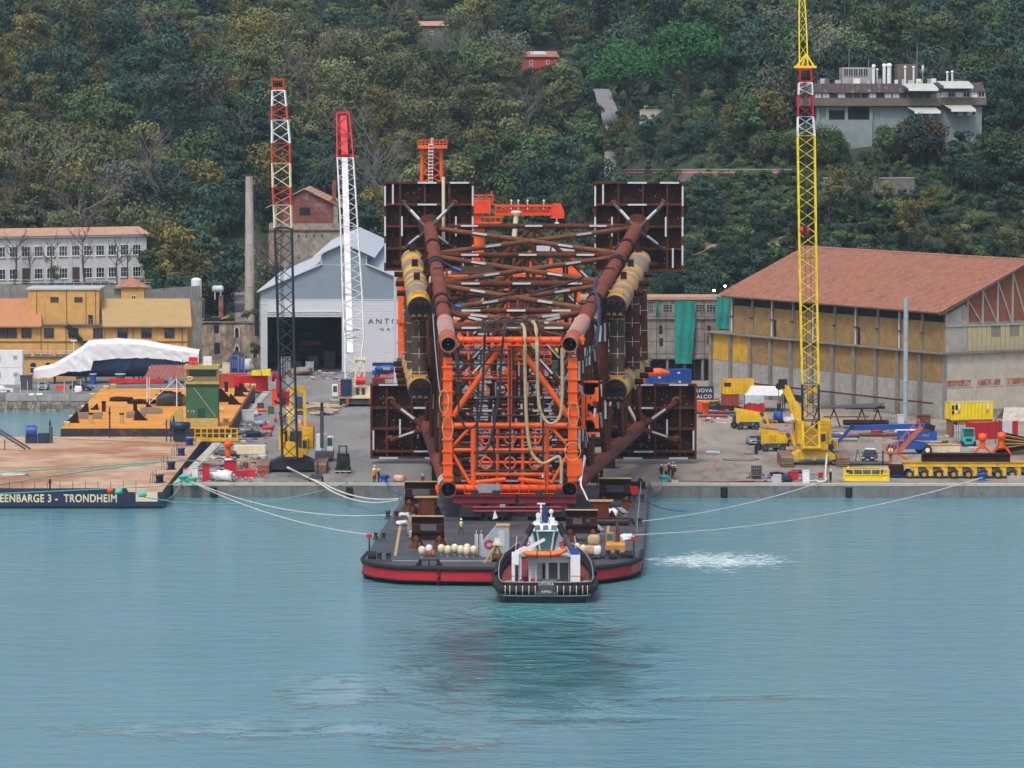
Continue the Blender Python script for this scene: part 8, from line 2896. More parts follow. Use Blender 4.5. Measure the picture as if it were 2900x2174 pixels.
# --- yellow heavy trailer and stairs on the right
c=G(2570,1355)
t=thing('heavy_trailer','long yellow multi-axle heavy transport trailer on the right quay','trailer',(c.x,c.y,2.0),rad(-.6))
TLn=26
MB().bx(-.6,TLn,0,3.4,1.75,2.35).build('deck',YEL,t)
for i in range(13):MB().bx(-.6+i*2.05,-.5+i*2.05,-.06,0,1.75,2.35).build('deck_rib',YEL,t)
MB().bx(-.7,TLn,-.15,3.5,2.35,2.45).build('deck_edge',OCHRE,t)
for i in range(9):
 x=.3+i*2.17
 for y in(.15,2.7):wheel(t,x,y,.62,.62,.5,OCHRE,1)
 MB().prism([(x+.1,.1,1.75),(x+1.3,.1,1.75),(x+1.25,.1,.9),(x+.95,.1,.35),(x+.7,.1,.5),(x+.75,.1,1.1)],(0,.5,0)).build('swing_arm',YEL,t)
MB().bx(1.0,18,.6,2.8,.9,1.5).build('hydraulic_bank',GREY,t)
MB().bx(-2.6,-.5,.5,3,.7,1.9).build('power_pack',RUSTD,t)
for i in range(2):
 s_=t if False else None
 b_=thing('steel_beam',('nearer' if i==0 else 'farther')+' dark I-beam lying on the yellow heavy trailer','beam',(c.x,c.y,2),rad(-.6))
 MB().ibeam((2.2,.7+i*1.5,3.05),(15.2,.7+i*1.5,3.05),1.15,.8,.1).build('web',RUSTD,b_)
t=thing('access_stair','rust-orange steel access stair leading up beside the yellow trailer','stair',G(2522,1342))
SO=mat('rust_orange_paint',(.50,.13,.035),.6,var=.2,rust=.2)
MB().bx(-.25,.25,-.2,.2,0,3.1).build('post',SO,t)
MB().bx(-1.0,1.2,-.6,.8,3.1,3.35).build('landing',SO,t)
for y in(-.6,.8):
 MB().beam((1.1,y,3.2),(4.6,y,7.1),.2,.5).build('stringer',SO,t)
 MB().beam((1.2,y,3.0),(3.6,y,1.2),.2,.4).build('stringer',SO,t)
m=MB()
for i in range(12):m.bx(1.2+i*.29,1.5+i*.29,-.55,.75,3.35+i*.32,3.4+i*.32)
m.build('treads',SO,t)
m=MB()
for y in(-.6,.8):
 for i in range(5):
  m.beam((-1+.5*i,y,3.3),(-1+.5*i,y,4.5),.07)
  m.beam((1.2+i*.8,y,3.5+i*.9),(1.0+i*.8,y,4.7+i*.9),.07)
 m.beam((-1,y,4.5),(1.0,y,4.5),.07)
 m.beam((1,y,4.7),(4.2,y,8.2),.07)
m.build('handrail',SO,t)
t=thing('yellow_basket','yellow steel lifting basket with windows in its sides at the quay edge','basket',G(2455,1362))
W2=3.25
MB().bx(-W2,W2,0,.12,.05,.95).build('side_panel',YELB,t)
MB().bx(-W2,W2,2.2,2.32,.05,.95).build('side_panel',YELB,t)
MB().bx(-W2,W2,0,2.3,0,.12).build('floor',YELB,t)
m=MB()
for y in(0,2.3):
 for i in range(6):m.beam((-W2+i*2*W2/5,y-.03,0),(-W2+i*2*W2/5,y-.03,1.75),.12)
 for z in(.08,.95,1.75):m.beam((-W2,y-.05,z),(W2,y-.05,z),.12)
m.build('frame',YELB,t)
lump('basket_load','dark load of rigging inside the yellow basket','rigging',G(2455,1360)+V((0,1,.1)),(4.8,1.4,1.5),DGREY,90,rough_=.6)
# ================================================================ covered yacht on stands
yc=A(330,1068,842)
yt=thing('covered_yacht','dark blue steel yacht hull on stands under a big white tarpaulin','yacht',(yc.x,842,2.9))
def Yx(px):return A(px,1000,842).x-yc.x
def Yz(py):return A(300,py,842).z-2.9
HP=[(150,1068,1058,.15),(190,1070,1040,1.2),(265,1071,1020,2.4),(340,1071,1012,3.0),(420,1070,1010,3.2),(500,1066,1012,3.1),(548,1058,1016,2.9)]
m=MB()
rows=[]
for px,yb_,yt_,hw in HP:
 x,z0,z1=Yx(px),Yz(yb_)+.3,Yz(yt_)
 rows.append([V((x,-hw,z1)),V((x,-hw*.97,z0+(z1-z0)*.55)),V((x,-hw*.7,z0+(z1-z0)*.15)),V((x,0,z0)),V((x,hw*.7,z0+(z1-z0)*.15)),V((x,hw*.97,z0+(z1-z0)*.55)),V((x,hw,z1))])
n=7
m.add([p for r in rows for p in r],[(i*n+k,(i+1)*n+k,(i+1)*n+k+1,i*n+k+1)for i in range(len(rows)-1)for k in range(n-1)],True)
m.add(rows[-1],[tuple(range(n))])
m.build('hull',mat('dark_blue_steel_hull',(.022,.045,.10),.55,var=.35,rust=.25,rc=(.035,.03,.035),streak=.2),yt)
for px in(375,463,520):MB().bx(Yx(px),Yx(px)+.1,-3.3,-3.1,2.2,Yz(1015)).build('hull_seam',DARK,yt)
TP=[(95,1068,1044,.3),(108,1071,1038,1.0),(150,1066,1030,2.0),(200,1048,1002,2.7),(235,1050,978,3.0),(252,1046,964,3.1),(262,1046,962,3.2),(268,1018,962,3.3),(330,1012,958,3.35),(405,1010,962,3.35),(470,1014,974,3.3),(530,1022,984,3.2),(566,1024,990,3.0)]
m=MB()
def TPi(u):
 f=u*(len(TP)-1)
 i=min(int(f),len(TP)-2)
 return[a+(b-a)*(f-i)for a,b in zip(TP[i],TP[i+1])]
def tarp(u,v):
 px,yb_,yt_,hw=TPi(u)
 x,z0,z1=Yx(px),Yz(yb_),Yz(yt_)
 z0+=.25*NZ.noise((x*.9,0,3))
 f=v*2-1
 s=abs(f)
 yy=hw*(1.02*math.copysign(min(1,s/.45)**.8,f))
 z=z1-.02-.5*min(1,s/.45)**3 if s<.45 else z1-.5-(z1-.5-z0)*((s-.45)/.55)
 wr=.10*NZ.noise((x*1.1+z*.9,z*.5,1.3))+.06*NZ.noise((x*2.6-z*1.8,z*1.2,5))
 return V((x+wr*.4,yy*(1+wr*.9)+wr,z+wr*.5))
m.grid(tarp,120,34)
m.build('tarpaulin',WFAB,label='white tarpaulin draped over the dark blue yacht hull',cat='tarpaulin',loc=yt.location)
for px in(157,245,380,395,405,450,490,530):
 MB().bx(Yx(px)-.18,Yx(px)+.18,-1.8,-1.4,0,1.4).build('stand',RUSTD if px<200 else DGREY,yt)
for px,d_ in((345,1.2),(489,1.0),(268,.8)):
 t=thing('stand_drum',('green drum stand with a white top under the yacht','grey drum stand under the yacht stern','blue box stand under the yacht')[(345,489,268).index(px)],'stand',(yc.x+Yx(px),838.5,2.9))
 MB().tube((0,0,0),(0,0,1.9),d_*.7,n=12).build('drum',GREEN if px==345 else(GREY if px==489 else BLUE),t)
 MB().tube((0,0,1.9),(0,0,2.05),d_*.9,n=12).build('top',LGREY,t)
 # ================================================================ containers and sheds
def container(a,b,h,depth,mt,label,name='shipping_container',doors=True,z=2.0,roof=None):
 a,b=V(a),V(b)
 dx,dy=b.x-a.x,b.y-a.y
 L=math.hypot(dx,dy)
 t=thing(name,label,'container',(a.x,a.y,z),math.atan2(dy,dx))
 bd=MB().corr((.1,0,.12),(L-.1,0,.12),(0,0,h-.25),max(8,int(L/.32)),.06).build('side_wall',mt,t)
 MB().corr((0,depth-.1,.12),(0,.1,.12),(0,0,h-.25),9,.04,(-1,0,0)).build('end_wall',mt,t)
 MB().bx(.05,L-.05,.05,depth,.1,h-.1).build('body',mt,t)
 MB().bx(0,L,0,depth,h-.1,h).build('roof',roof or mt,t)
 m=MB()
 for x in(0,L-.14):
  for y in(-.05,depth-.1):m.bx(x,x+.14,y-.02,y+.13,0,h+.01)
 m.bx(.14,L-.14,-.06,.06,0,.14)
 m.bx(.14,L-.14,-.06,.06,h-.15,h-.001)
 m.build('frame',mt,t)
 return t,L
OXR=mat('oxide_red_paint',(.30,.055,.045),.6,var=.15,streak=.15)
c=G(2046,1158)
t,L=container(c+V((.05,.1,0)),c+V((3.0,.25,0)),2.6,2.9,OXR,'red container under a small yellow one beside the tent shed')
t,L=container(c+V((0,0,0)),c+V((5.6,.3,0)),2.7,3.0,YEL,'small yellow container with an orange roof stacked on a red one',z=4.65,roof=SHEETO)
MB().bx(.3,1.5,-.1,-.02,1.4,2.1).build('hatch',DARK,t)
t,L=container(G(1836,1095),G(1958,1092),3.2,2.6,BLUE,'long blue open container in front of the derelict building')
for x,z in((2.0,1.6),(6,2.4),(6.2,.7)):MB().bx(x,x+.5,-.1,-.06,z,z+.3).build('sticker',WHITE,t)
c0,c1=G(2696,1237),G(2810,1234)
t,L=container(c0,c1,2.75,2.4,mat('brown_container_paint',(.30,.13,.06),.7,var=.2,rust=.3),'brown rusty container under the bright yellow one by the warehouse corner')
MB().bx(.1,.9,-.09,-.05,.2,2.5).build('door_opening',NAVY,t)
t,L=container(c0+V((-.3,0,0)),c1+V((.1,0,0)),2.95,2.4,YELB,'bright yellow container with warning signs stacked on a brown one',z=4.8,roof=BGREY)
for x in(L*.2,L*.87):
 MB().bx(x-.2,x+.2,-.1,-.07,1.8,2.6).build('sign',WHITE,t)
 MB().prism([(x-.3,-.1,1.1),(x+.3,-.1,1.1),(x,-.1,1.65)],(0,.03,0)).build('warning_triangle',OCHRE,t)
for x,z,w_,h_ in((.25,1.7,.4,.7),(.25,.95,.4,.6),(.85,1.7,.5,.8),(.85,1.2,.5,.2)):MB().bx(x,x+w_,-.1,-.065,z,z+h_).build('hatch',DARK if h_>.3 else WHITE,t)
t,L=container(G(2760,1246),G(2882,1240),2.8,2.4,RED,'long dark red container behind the orange capstans')
t,L=container(G(682,1110),G(759,1106),3.0,2.4,REDB,'bright red container with yellow skips on top beside the orange barge')
t,L=container(G(618,1098),G(700,1096),2.6,2.4,mat('orange_red_paint',(.52,.075,.03),.6,var=.15),'low orange-red container beyond the orange barge')
c=G(724,1080)+V((0,.5,3.0))
MB().bx(-1.6,.2,0,1.6,0,.9).bx(.4,2.0,0,1.6,0,1.2).build('yellow_skip',YELB,label='yellow skips on top of the bright red container',cat='skip',loc=(G(718,1109).x+1.2,G(718,1109).y+.4,5.02))
def shed(c,label,W_,D_,h0,h1,roof,rz=0,skirts=True):
 t=thing('tent_shed',label,'shed',c,rz)
 for sgn in(0,1):
  MB().grid(lambda u,v:V((W_*v+.8*u,D_*(.5*u if not sgn else 1-.5*u),h0+(h1-h0)*u-.15*math.sin(PI*u)+.06*NZ.noise((u*6,v*6,sgn)))),8,8).build('roof_sheet',roof,t)
 for x in(0,W_):
  for y in(0,D_/2,D_):MB().tube((x,y,0),(x,y,h0),.09,n=6).build('post',DGREY,t)
 return t
c=G(2108,1167)
t=shed(c,'open tent shed with a pale canvas roof and torn side sheets',6.4,9,3.0,4.4,WHW,rad(-8))
MB().grid(lambda u,v:V((3.6*u-.1,-.05+.1*math.sin(u*15),3.0-v*(1.4+.5*NZ.noise((u*5,0,0))))),12,4).build('torn_sheet',mat('pale_blue_sheet',(.40,.52,.54),.7),t)
MB().grid(lambda u,v:V((3.7*u-.1,.1+.1*math.sin(u*15),1.7-v*1.6+.4*NZ.noise((u*7,0,2))*(1-v))),12,4).build('red_sheet',RED,t)
MB().grid(lambda u,v:V((7.0+3.4*u,-.3+.2*math.sin(u*9),3.6-u*.6-v*(1.2+1.6*abs(NZ.noise((u*6,1,0)))))),14,5).build('black_sheet',NAVY,t)
t=shed(G(2838,1262)+V((0,0,0)),'lean-to with a pale patched roof at the right edge of the yard',9,5,4.0,6.0,mat('patched_pale_roof',(.42,.38,.32),.85,var=.3,sc_=1.5),rad(6))
MB().grid(lambda u,v:V((1.6*u,-.1,4.0-v*(1.5+1.6*u))),6,5).build('torn_sheet',LGREY,t)
# NUOVA sign
t=thing('company_sign','dark navy sign board with white letters behind the lower right mud mat','sign',G(1995,1140))
MB().bx(-3.2,1.7,0,.2,.5,3.0).build('board',DBLUE,t)
txt('NUOVA',.95,(-.45,-.03,2.2),WL_,t,space=1.15)
txt('MALCO',.95,(-.45,-.03,1.1),WL_,t,space=1.15)
MB().bx(-3.2,2.6,-.3,0,0,.5).build('base',YEL,t)
# ================================================================ yard clutter
def boxy(name,label,cat,c,dims,mt,rz=0,lid=None,legs=False):
 t=thing(name,label,cat,c,rz)
 x,y,z=dims
 b=MB().bx(-x/2,x/2,-y/2,y/2,0 if not legs else.15,z).build('body',mt,t)
 if lid:MB().bx(-x/2-.06,x/2+.06,-y/2-.06,y/2+.06,z,z+.12).build('lid',lid,t)
 for a in(-1,1):MB().bx(a*x/2-.05,a*x/2+.05,-y/2-.03,-y/2,0,z).build('edge',mt,b)
 return t
def capstan(px,py,label,rz=0,legs=True):
 t=thing('mooring_capstan',label,'capstan',G(px,py),rz,None,.72)
 if legs:
  for s in(-1,1):
   MB().beam((s*.5,0,2.4),(s*1.7,0,1.2),.4,.5).beam((s*1.6,0,1.25),(s*1.95,0,0),.35,.5).build('leg',ORGD,t)
 else:MB().bx(-.45,.45,-.4,.6,0,1.2).build('leg',ORG,t)
 z=2.0 if legs else 1.0
 MB().tube((0,0,z),(0,0,z+1.6),.62,.6,14).build('column',ORG,t)
 m=MB()
 m.lathe((0,-1.0,z+2.3),[(0,0),(.55,.05),(.85,.5),(.9,1.2),(.95,1.3),(.95,1.5),(.7,1.6),(.65,2.4),(0,2.45)],14,(0,1,.12))
 m.build('head',ORG,t)
 MB().prism([(-.5,-1.05,z+2.6),(.5,-1.05,z+2.6),(0,-1.05,z+1.9)],(0,.08,0)).build('face_plate',ORGD,t)
 for s in(-.8,.8):MB().box((s,.3,z+3.1),(.3,.5,.3)).build('lug',ORG,t)
 return t
capstan(2782,1297,'left of two orange capstans on splayed legs, right yard')
capstan(2836,1293,'right of two orange capstans on splayed legs, right yard')
capstan(646,1303,'orange capstan head on a short post, left quay',0,False)
MB().tube((0,0,0),(0,0,1.0),.3,n=10).build('white_drum',WHITE,label='white drum behind the orange capstan on the left quay',cat='drum',loc=G(652,1248))
t=thing('orange_pipe_support','orange horizontal cylinder on a post above the lower right mud mat','pipe',G(1820,1128))
MB().tube((-.5,0,4.8),(3.4,0,4.9),.75,n=14).build('cylinder',ORG,t)
MB().tube((3.4,0,4.9),(5.0,0,4.8),.7,.2,12).build('nose',ORG,t)
MB().tube((0,0,0),(0,0,4.4),.5,n=10).build('post',ORG,t)
lump('orange_hose_heap','heap of orange hoses behind the top edge of the lower right mud mat','hoses',G(1905,1105),(11,3,1.3),mat('orange_hose',(.75,.15,.05),.7,var=.3,sc_=3),33,rough_=.6)
t=thing('orange_drum_post','upright orange drum with a wide top right of the lower right mud mat','drum',G(1998,1178))
MB().lathe((0,0,0),[(.55,0),(.55,2.2),(.8,2.3),(.8,2.6),(0,2.65)],14).build('drum',ORG,t)
boxy('orange_box','orange-red box beside the upright orange drum','box',G(1982,1165),(1.8,1.5,1.5),ORGD)
boxy('red_kiosk','narrow red cabinet with a pointed top near the left quay corner','cabinet',G(584,1362),(.95,.95,2.4),RED,0,MAROON)
boxy('white_cabinet','slim white cabinet left of the red one on the left quay','cabinet',G(553,1358),(.7,.7,1.7),WHITE,0,LGREY)
boxy('grey_cabinet','thin grey post box with red base near the left quay corner','post box',G(525,1364),(.5,.5,1.9),LGREY,0,RED)
lump('bulk_bag','heap of white plastic bags left of the red boxes, left one','bag',G(602,1359),(1.9,1.5,1.1),WFAB,34,rough_=.5)
lump('bulk_bag','white netted bag heap right of the first, on the left quay','bag',G(635,1362),(2.4,1.5,1.5),WFAB,35,rough_=.6)
boxy('red_skip','dark red open box on the left quay beside the black crane track','box',G(684,1350),(1.8,1.4,1.0),RED)
boxy('red_skip','brighter red box right of the dark red one by the crane track','box',G(708,1350),(1.4,1.3,1.05),REDB,.05)
boxy('red_machine','dark red machine with white cloth behind the white bags','machine',G(652,1338),(1.7,1.4,1.7),RED,.1,MAROON)
lump('white_cloth','white cloth lying on the dark red machine','cloth',G(647,1338)+V((0,-.1,1.82)),(1.2,.8,.3),WFAB,36)
t=thing('yellow_trestle','pair of yellow trestles holding a brown trough on the left quay','trestle',G(697,1326))
for x in(-.8,.6):
 for s in(-1,1):MB().beam((x+s*.1,0,1.9),(x+s*.35,0,0),.1).build('leg',YEL,t)
MB().bx(-.5,.3,-.6,.8,.2,.9).build('trough',RUSTO,t)
for i,(px,py,w_,h_)in enumerate(((708,1283,4.9,1.25),)):
 boxy('concrete_block','large cream rust-stained concrete block on the left quay','block',G(px,py),(w_,2.6,h_),CREAM)
boxy('concrete_block','large stained cream slab with a pallet on top beside the blue lift','block',G(2672,1277),(4.8,3,1.0),CREAM,0,WOODY)
boxy('concrete_block','small pale concrete block at the left quay edge under the life ring','block',G(733,1366),(1.8,.7,.55),CONC)
boxy('concrete_block','long pale concrete block at the right quay edge by the turquoise bollard','block',G(2885,1362),(3.4,1,.75),CONC)
t=thing('white_poles','pair of thin white poles standing at the right edge in front of the yellow trailer','frame stand',G(2868,1352))
for x in(-.15,.15):MB().tube((x,0,0),(x,0,2.6),.05,n=5).build('pole',WHITE,t)
m=MB()
c=G(743,1352)
m.ring((0,0,.75),(0,1,0),.42,.13,16,8)
m.tube((0,.1,0),(0,.1,2.4),.05,n=5)
m.build('life_ring',REDB,label='red life ring on a post at the left quay edge',cat='life ring',loc=c)
for i,(px,py)in enumerate(((860,1165),)):
 t=thing('hose_pile','heap of beige ribbed hoses on the left yard behind the black crane','hoses',G(900,1165))
 r=random.Random(5)
 for k in range(16):
  m=MB()
  cx_,cy_=r.uniform(-3.2,3.2),r.uniform(-11,13)
  P=[V((cx_+1.8*math.cos(a*.8+k)*r.uniform(.7,1.3),cy_+1.4*math.sin(a+k*2),.25+.15*(k%3)))for a in range(6)]
  m.path(P,.24,7)
  m.build('hose',ROPEB,t)
  MB().tube(P[-1],P[-1]+(P[-1]-P[-2]).normalized()*.5,.26,n=8).build('end_cap',BLUE if k%2 else GREY,t)
for i,(px,py,d,mt,lab)in enumerate((
(610,1318,(4,3,.5),WOOD,'litter of planks and rope behind the red cabinet'),(640,1290,(3.2,2.2,.7),DGREY,'coil of dark hose behind the orange capstan'),(720,1300,(1.6,1,.6),CONC,'small rubble lump below the cream block, left'),(745,1298,(1.4,.9,.6),LGREY,'small pale rubble lump below the cream block, right'),
(718,1238,(2.6,1.6,1.0),DBLUE,'black-blue bundle on the left quay beyond the cream block'),(748,1236,(2.6,2,1.1),WOOD,'brown driftwood-like heap beside the black-blue bundle'),(712,1180,(2.2,2,1.2),LGREY,'pale equipment heap near the crouching orange worker'),(735,1205,(2.4,1.6,.9),GREY,'grey cable heap on the left quay'),(760,1216,(2,1.4,.7),REDB,'small red and blue heap on the left quay'),(738,1165,(2.3,.8,.5),ORG,'orange plastic barrier stack on the left quay'),
(2255,1340,(1.6,1.4,.5),DGREY,'dark cloth heap left of the white box on the right quay'),(2200,1348,(2.0,1.3,.6),RUSTD,'brown rope heap behind the grey gas rack'),(2135,1352,(1.3,1,.5),DGREY,'black cloth heap left of the grey gas rack'),(2230,1364,(1.3,1.1,.9),DBLUE,'dark blue bag between boxes on the right quay'),(2350,1362,(.1,.1,.1),DGREY,'tiny dark scrap at the right quay edge'),
(2018,1285,(2.2,1.2,.45),WFAB,'small white plastic heap on the open yard right of the mud mat'),(2100,1302,(5.0,4,.12),EARTH,'flat patch of brown spill on the right yard'),(2203,1195,(1.5,1.3,1.9),BLUE,'blue tarpaulin bundle beside the yellow telescopic crane'),(2237,1198,(2.2,1.5,1.0),LGREY,'grey scrap heap beside the blue tarpaulin bundle'),(2575,1232,(4.5,2,1.0),WFAB,'heap of white sheets behind the blue boom lift'),(2482,1225,(1.9,1.5,.8),ORGD,'small orange and white heap near the white sheet heap'),
(2545,1352,(2.6,1.4,.7),BLUE,'blue tarpaulin at the foot of the orange stair'),(1990,1150,(6,3,.8),DGREY,'dark scrap heap behind the lower right mud mat'),(2050,1160,(6,3,.7),RUSTD,'rusty scrap heap in front of the red container'),(690,1050,(4,3,2.2),LGREY,'grey scrap and foil heap at the hangar corner'),(850,1062,(4.5,3,1.5),WOOD,'brown stacked goods inside the hangar entrance'),(618,1062,(3,2,1.2),LGREY,'pale bagged heap beside the blue gas cylinders'))):
 if d[0]<.2:continue
 lump('ground_heap' if d[2]>.2 else 'ground_patch',lab,'heap',G(px,py),d,mt,200+i,rough_=.7)
 # gas cylinder racks
def rack(px,py,label,mt,n=5,h=2.6,w_=2.2):
 t=thing('cylinder_rack',label,'gas rack',G(px,py))
 for i in range(n):
  for k in range(2):
   m=MB()
   m.lathe((-w_/2+w_*(i+.5)/n,k*.5,.1),[(w_/n*.4,0),(w_/n*.4,h-.5),(.1,h-.2),(.08,h),(0,h)],8)
   m.build('cylinder',mt,t)
 m=MB()
 for x in(-w_/2,w_/2):m.beam((x,-.25,0),(x,-.25,h+.2),.08);m.beam((x,.8,0),(x,.8,h+.2),.08)
 for z in(.6,1.6,h+.1):m.beam((-w_/2,-.25,z),(w_/2,-.25,z),.06)
 m.build('frame',GREY,t)
rack(664,1063,'left rack of tall blue gas cylinders beside the hangar',BLUE,4,3.9,1.4)
rack(684,1065,'right rack of tall blue gas cylinders beside the hangar',BLUE,4,3.7,1.2)
rack(2142,1357,'rack of dark grey gas cylinders on the right quay',DGREY,6,2.0,1.6)
rack(2530,1222,'blue-grey caged cylinder rack at the warehouse foot',BGREY,4,1.9,1.3)
rack(2718,1250,'grey cage pallets stacked behind the turquoise forklift',LGREY,5,2.6,1.8)
rack(877,1062,'stack of grey cage pallets at the hangar door',LGREY,5,2.6,1.5)
rack(805,1060,'stack of tall grey cage pallets inside the hangar door',GREY,5,3.4,2.4)
for i,(px,py,d,mt,lab)in enumerate(((2201,1365,(1.15,.9,1.0),LGREY,'grey lidded box on the right quay, left of the red pallet frame'),(2221,1360,(.9,.8,.7),BLUE,'small blue crate beside the grey lidded box'),(2282,1367,(.9,.8,1.75),WHITE,'tall white box wrapped in sheet on the right quay'),(2303,1360,(1.3,1,1.0),GREY,'stack of grey tubes right of the tall white box'),(2322,1357,(.8,.8,.9),RED,'red crate right of the grey tubes'),(2325,1364,(1.0,.8,.5),TURQ,'green-blue crate in front of the red crate'),(2246,1362,(1.5,1,1.3),RED,'red pallet frame loaded with blue bundles'),(1893,1366,(.5,.3,.35),REDB,'small red block on the right quay kerb'),(1912,1366,(.9,.3,.35),LGREY,'small grey block beside the red one on the kerb'),
(640,1070,(1.4,1.2,2.9),CREAM,'left pale cable drum post near the ruined house'),(678,1040,(1.4,1.2,2.4),CREAM,'right pale cable drum post near the ruined house'),(800,1145,(2.8,2,2.3),RED,'red machine block behind the black crane boom, upper'),(786,1148,(1.7,1.5,3.0),ORGD,'orange-red cabinet left of the red machine block'),(825,1176,(3.5,1.4,1.2),CREAM,'cream concrete block beside the beige hoses'),(700,1190,(2.4,1.5,1.7),LGREY,'white rack cabinet next to the orange crouching worker'),(768,1172,(1.0,.9,1.2),GREEN,'dark green wheeled bin on the left quay'),(738,1160,(1.1,.9,1.1),DGREY,'dark bin with white sack on the left quay'),
(2615,1238,(2.2,2,3.6),RUSTO,'tall rusty brown steel box right of the warehouse duct'),(2550,1215,(1.0,1,2.4),LGREY,'pale grey curved duct cabinet at the warehouse foot'),(75,1103,(2.2,1.4,2.6),DGREY,'dark fenced cage between the site cabins and the grey car'))):
 z=2.9 if px==75 else 2.0
 boxy(('box','crate')[i%2],lab,'box',G(px,py,z),d,mt,U(-.1,.1),mt if d[2]>.8 else None)
 # yard pipes, racks and timber along the warehouse
t=thing('steel_rack','rusty steel trestle rack loaded with long pipes in front of the warehouse','pipe rack',G(2415,1212))
for x in(-6.0,-3.2,1.5,4.2):
 for s in(-1,1):MB().beam((x,0,3.2),(x+s*1.1,0,.2),.22).build('leg',RUST,t)
 MB().beam((x,-.8,3.2),(x,2.0,3.2),.2).build('cross_beam',RUST,t)
MB().bx(-1.4,5.4,-.5,1.5,3.3,3.7).build('plate',RUSTD,t)
for i in range(6):MB().tube((-7+.3*i,-.6+.5*i,3.5),(4+.3*i,-.6+.5*i,3.55+.1*i),.14,n=7).build('pipe',DGREY,t)
for i in range(5):MB().tube((-1.6,-1.4+.5*i,1.0),(6.5-.3*i,-1.4+.5*i,1.0),.4,n=9).build('pipe',RUSTD,t)
MB().bx(-5,2.6,-1.2,-.8,1.9,2.1).build('orange_plank',RUSTO,t)
for i,(px,py,ln,mt,lab)in enumerate(((2330,1240,12,DGREY,'long dark pipe on the ground beyond the blue jib'),(2350,1250,9,GREY,'grey pipe lying in front of the pipe rack'),(2490,1236,7,RUSTO,'brown pipe roll lying behind the blue boom'),(2010,1172,9,DGREY,'long black pipe lying in front of the red container'),(2440,1318,9,DGREY,'long black pipe lying behind the yellow basket'),(2210,1198,6,RUSTD,'dark beam on the ground beside the yellow boom lift'),(2020,1182,5,OXR,'red-brown pipe on the ground below the black one'))):
 c=G(px,py)
 m=MB()
 for k in range(2):m.tube((-ln/2,k*.6,.3),(ln/2,.3+k*.6,.3),.28,n=9)
 m.build('pipe',mt,label=lab,cat='pipe',loc=c)
t=thing('steel_section_pile','pile of rusty bent steel sections at the right edge of the yard','steel pile',G(2880,1285))
for i in range(9):MB().ibeam((-3.5+.2*i,1.2*i-2,.4+.28*i),(2.5+.5*i,1.2*i-3,1.6-.12*i),.7,.6,.09).build('beam',OCHRE if i%2 else RUSTD,t)
t=thing('orange_stool_base','dark round base under the right orange capstan','base',G(2835,1285))
MB().tube((0,.4,0),(0,.4,1.1),.9,n=14).build('drum',RUSTO,t)
# bollards with ropes on the quay
QB=[]
for px,py,mt,lab in((1088,1366,BLUE,'blue-green quay bollard beside two workers'),(1881,1367,TURQ,'turquoise quay bollard in front of the group of workers'),(2781,1361,BLUE,'blue quay bollard in front of the yellow trailer'),(520,1368,TURQ,'green rope-wrapped bollard at the left quay corner'),(545,1372,ROPEG,'green rope heap bollard right of the corner')):
 t=thing('quay_bollard',lab,'bollard',G(px,py))
 MB().lathe((0,0,0),[(.75,0),(.55,.2),(.5,.7),(.75,.95),(.7,1.1),(0,1.15)],14).build('post',mt,t)
 MB().beam((-.95,0,.75),(.95,0,.75),.18).build('cross_bar',mt,t)
lump('rope_coil','red and white rope coil on a pallet at the quay edge left of the jacket','rope',G(1132,1364),(1.7,1.2,1.0),mat('salmon_sack',(.7,.35,.3),.8,var=.4,sc_=1.2),300,rough_=.3)
t=thing('plumb_tripod','thin survey tripod standing left of the dark pickup','tripod',G(2428,1306))
for a in(0,2.1,4.2):MB().tube((0,0,1.7),(.6*math.cos(a),.6*math.sin(a),0),.04,n=4).build('leg',DARK,t)
MB().box((0,0,1.75),(.2,.2,.2)).build('head',DARK,t)
t=thing('light_mast','dark upright post with a crosspiece right of the pickup','post',G(2500,1318))
MB().tube((0,0,0),(0,0,2.3),.12,n=6).build('pole',DARK,t)
MB().beam((-1.2,-.1,.9),(0,0,.9),.1).build('arm',LGREY,t)
t=thing('black_post','short black post with a dark plate beside the silver car','post',G(2142,1286))
MB().tube((0,0,0),(0,0,1.4),.28,n=10).build('post',DARK,t)
MB().bx(-2,-.3,-.5,.4,0,.12).build('plate',DGREY,t)
m=MB()
m.lathe((0,0,0),[(.3,0),(.3,.06),(.2,.07),(.06,.75),(0,.78)],10)
m.build('traffic_cone',ORGD,label='orange traffic cone on the open right yard',cat='cone',loc=G(2026,1317))
for i,(px,py,ln,lab)in enumerate(((2070,1366,7,'long flat rusty plate strip along the right quay edge, left one'),(2135,1366,5,'flat rusty plate strip along the right quay edge, right one'),(1950,1364,4,'thin brown plank on the kerb right of the workers'))):
 MB().bx(-ln/2,ln/2,-.4,.3,0,.07).build('plate_strip',RUSTO,label=lab,cat='plate',loc=G(px,py)+V((0,.9,0)))
for i,(px,py)in enumerate(((58,1112),(78,1112),(108,1112),(128,1112),(182,1112),(205,1112),(228,1112))):
 t=thing('fence_post','thin white post along the stone sea wall','post',G(px,py,2.9),0,'white posts along the sea wall')
 MB().tube((0,0,0),(0,0,2.2),.05,n=5).build('pole',WHITE,t)
for i,(px,py,w_)in enumerate(((90,1121,1.1),(113,1120,1.3))):lump('white_dinghy','small white upturned dinghy on the sea wall, %s'%('left','right')[i],'dinghy',G(px,py,3.3),(w_,.8,.45),WHITE,310+i)
lump('white_sack','white sack heap on the yard by the dark car','sack',G(222,1113,2.9),(1.4,1,1.3),WFAB,320,rough_=.5)
t=thing('red_crate','red plastic barrier box under the yacht, beside the dark car','box',G(172,1103,2.9))
MB().bx(-.9,.9,-.5,.5,0,.8).build('body',ORGD,t)
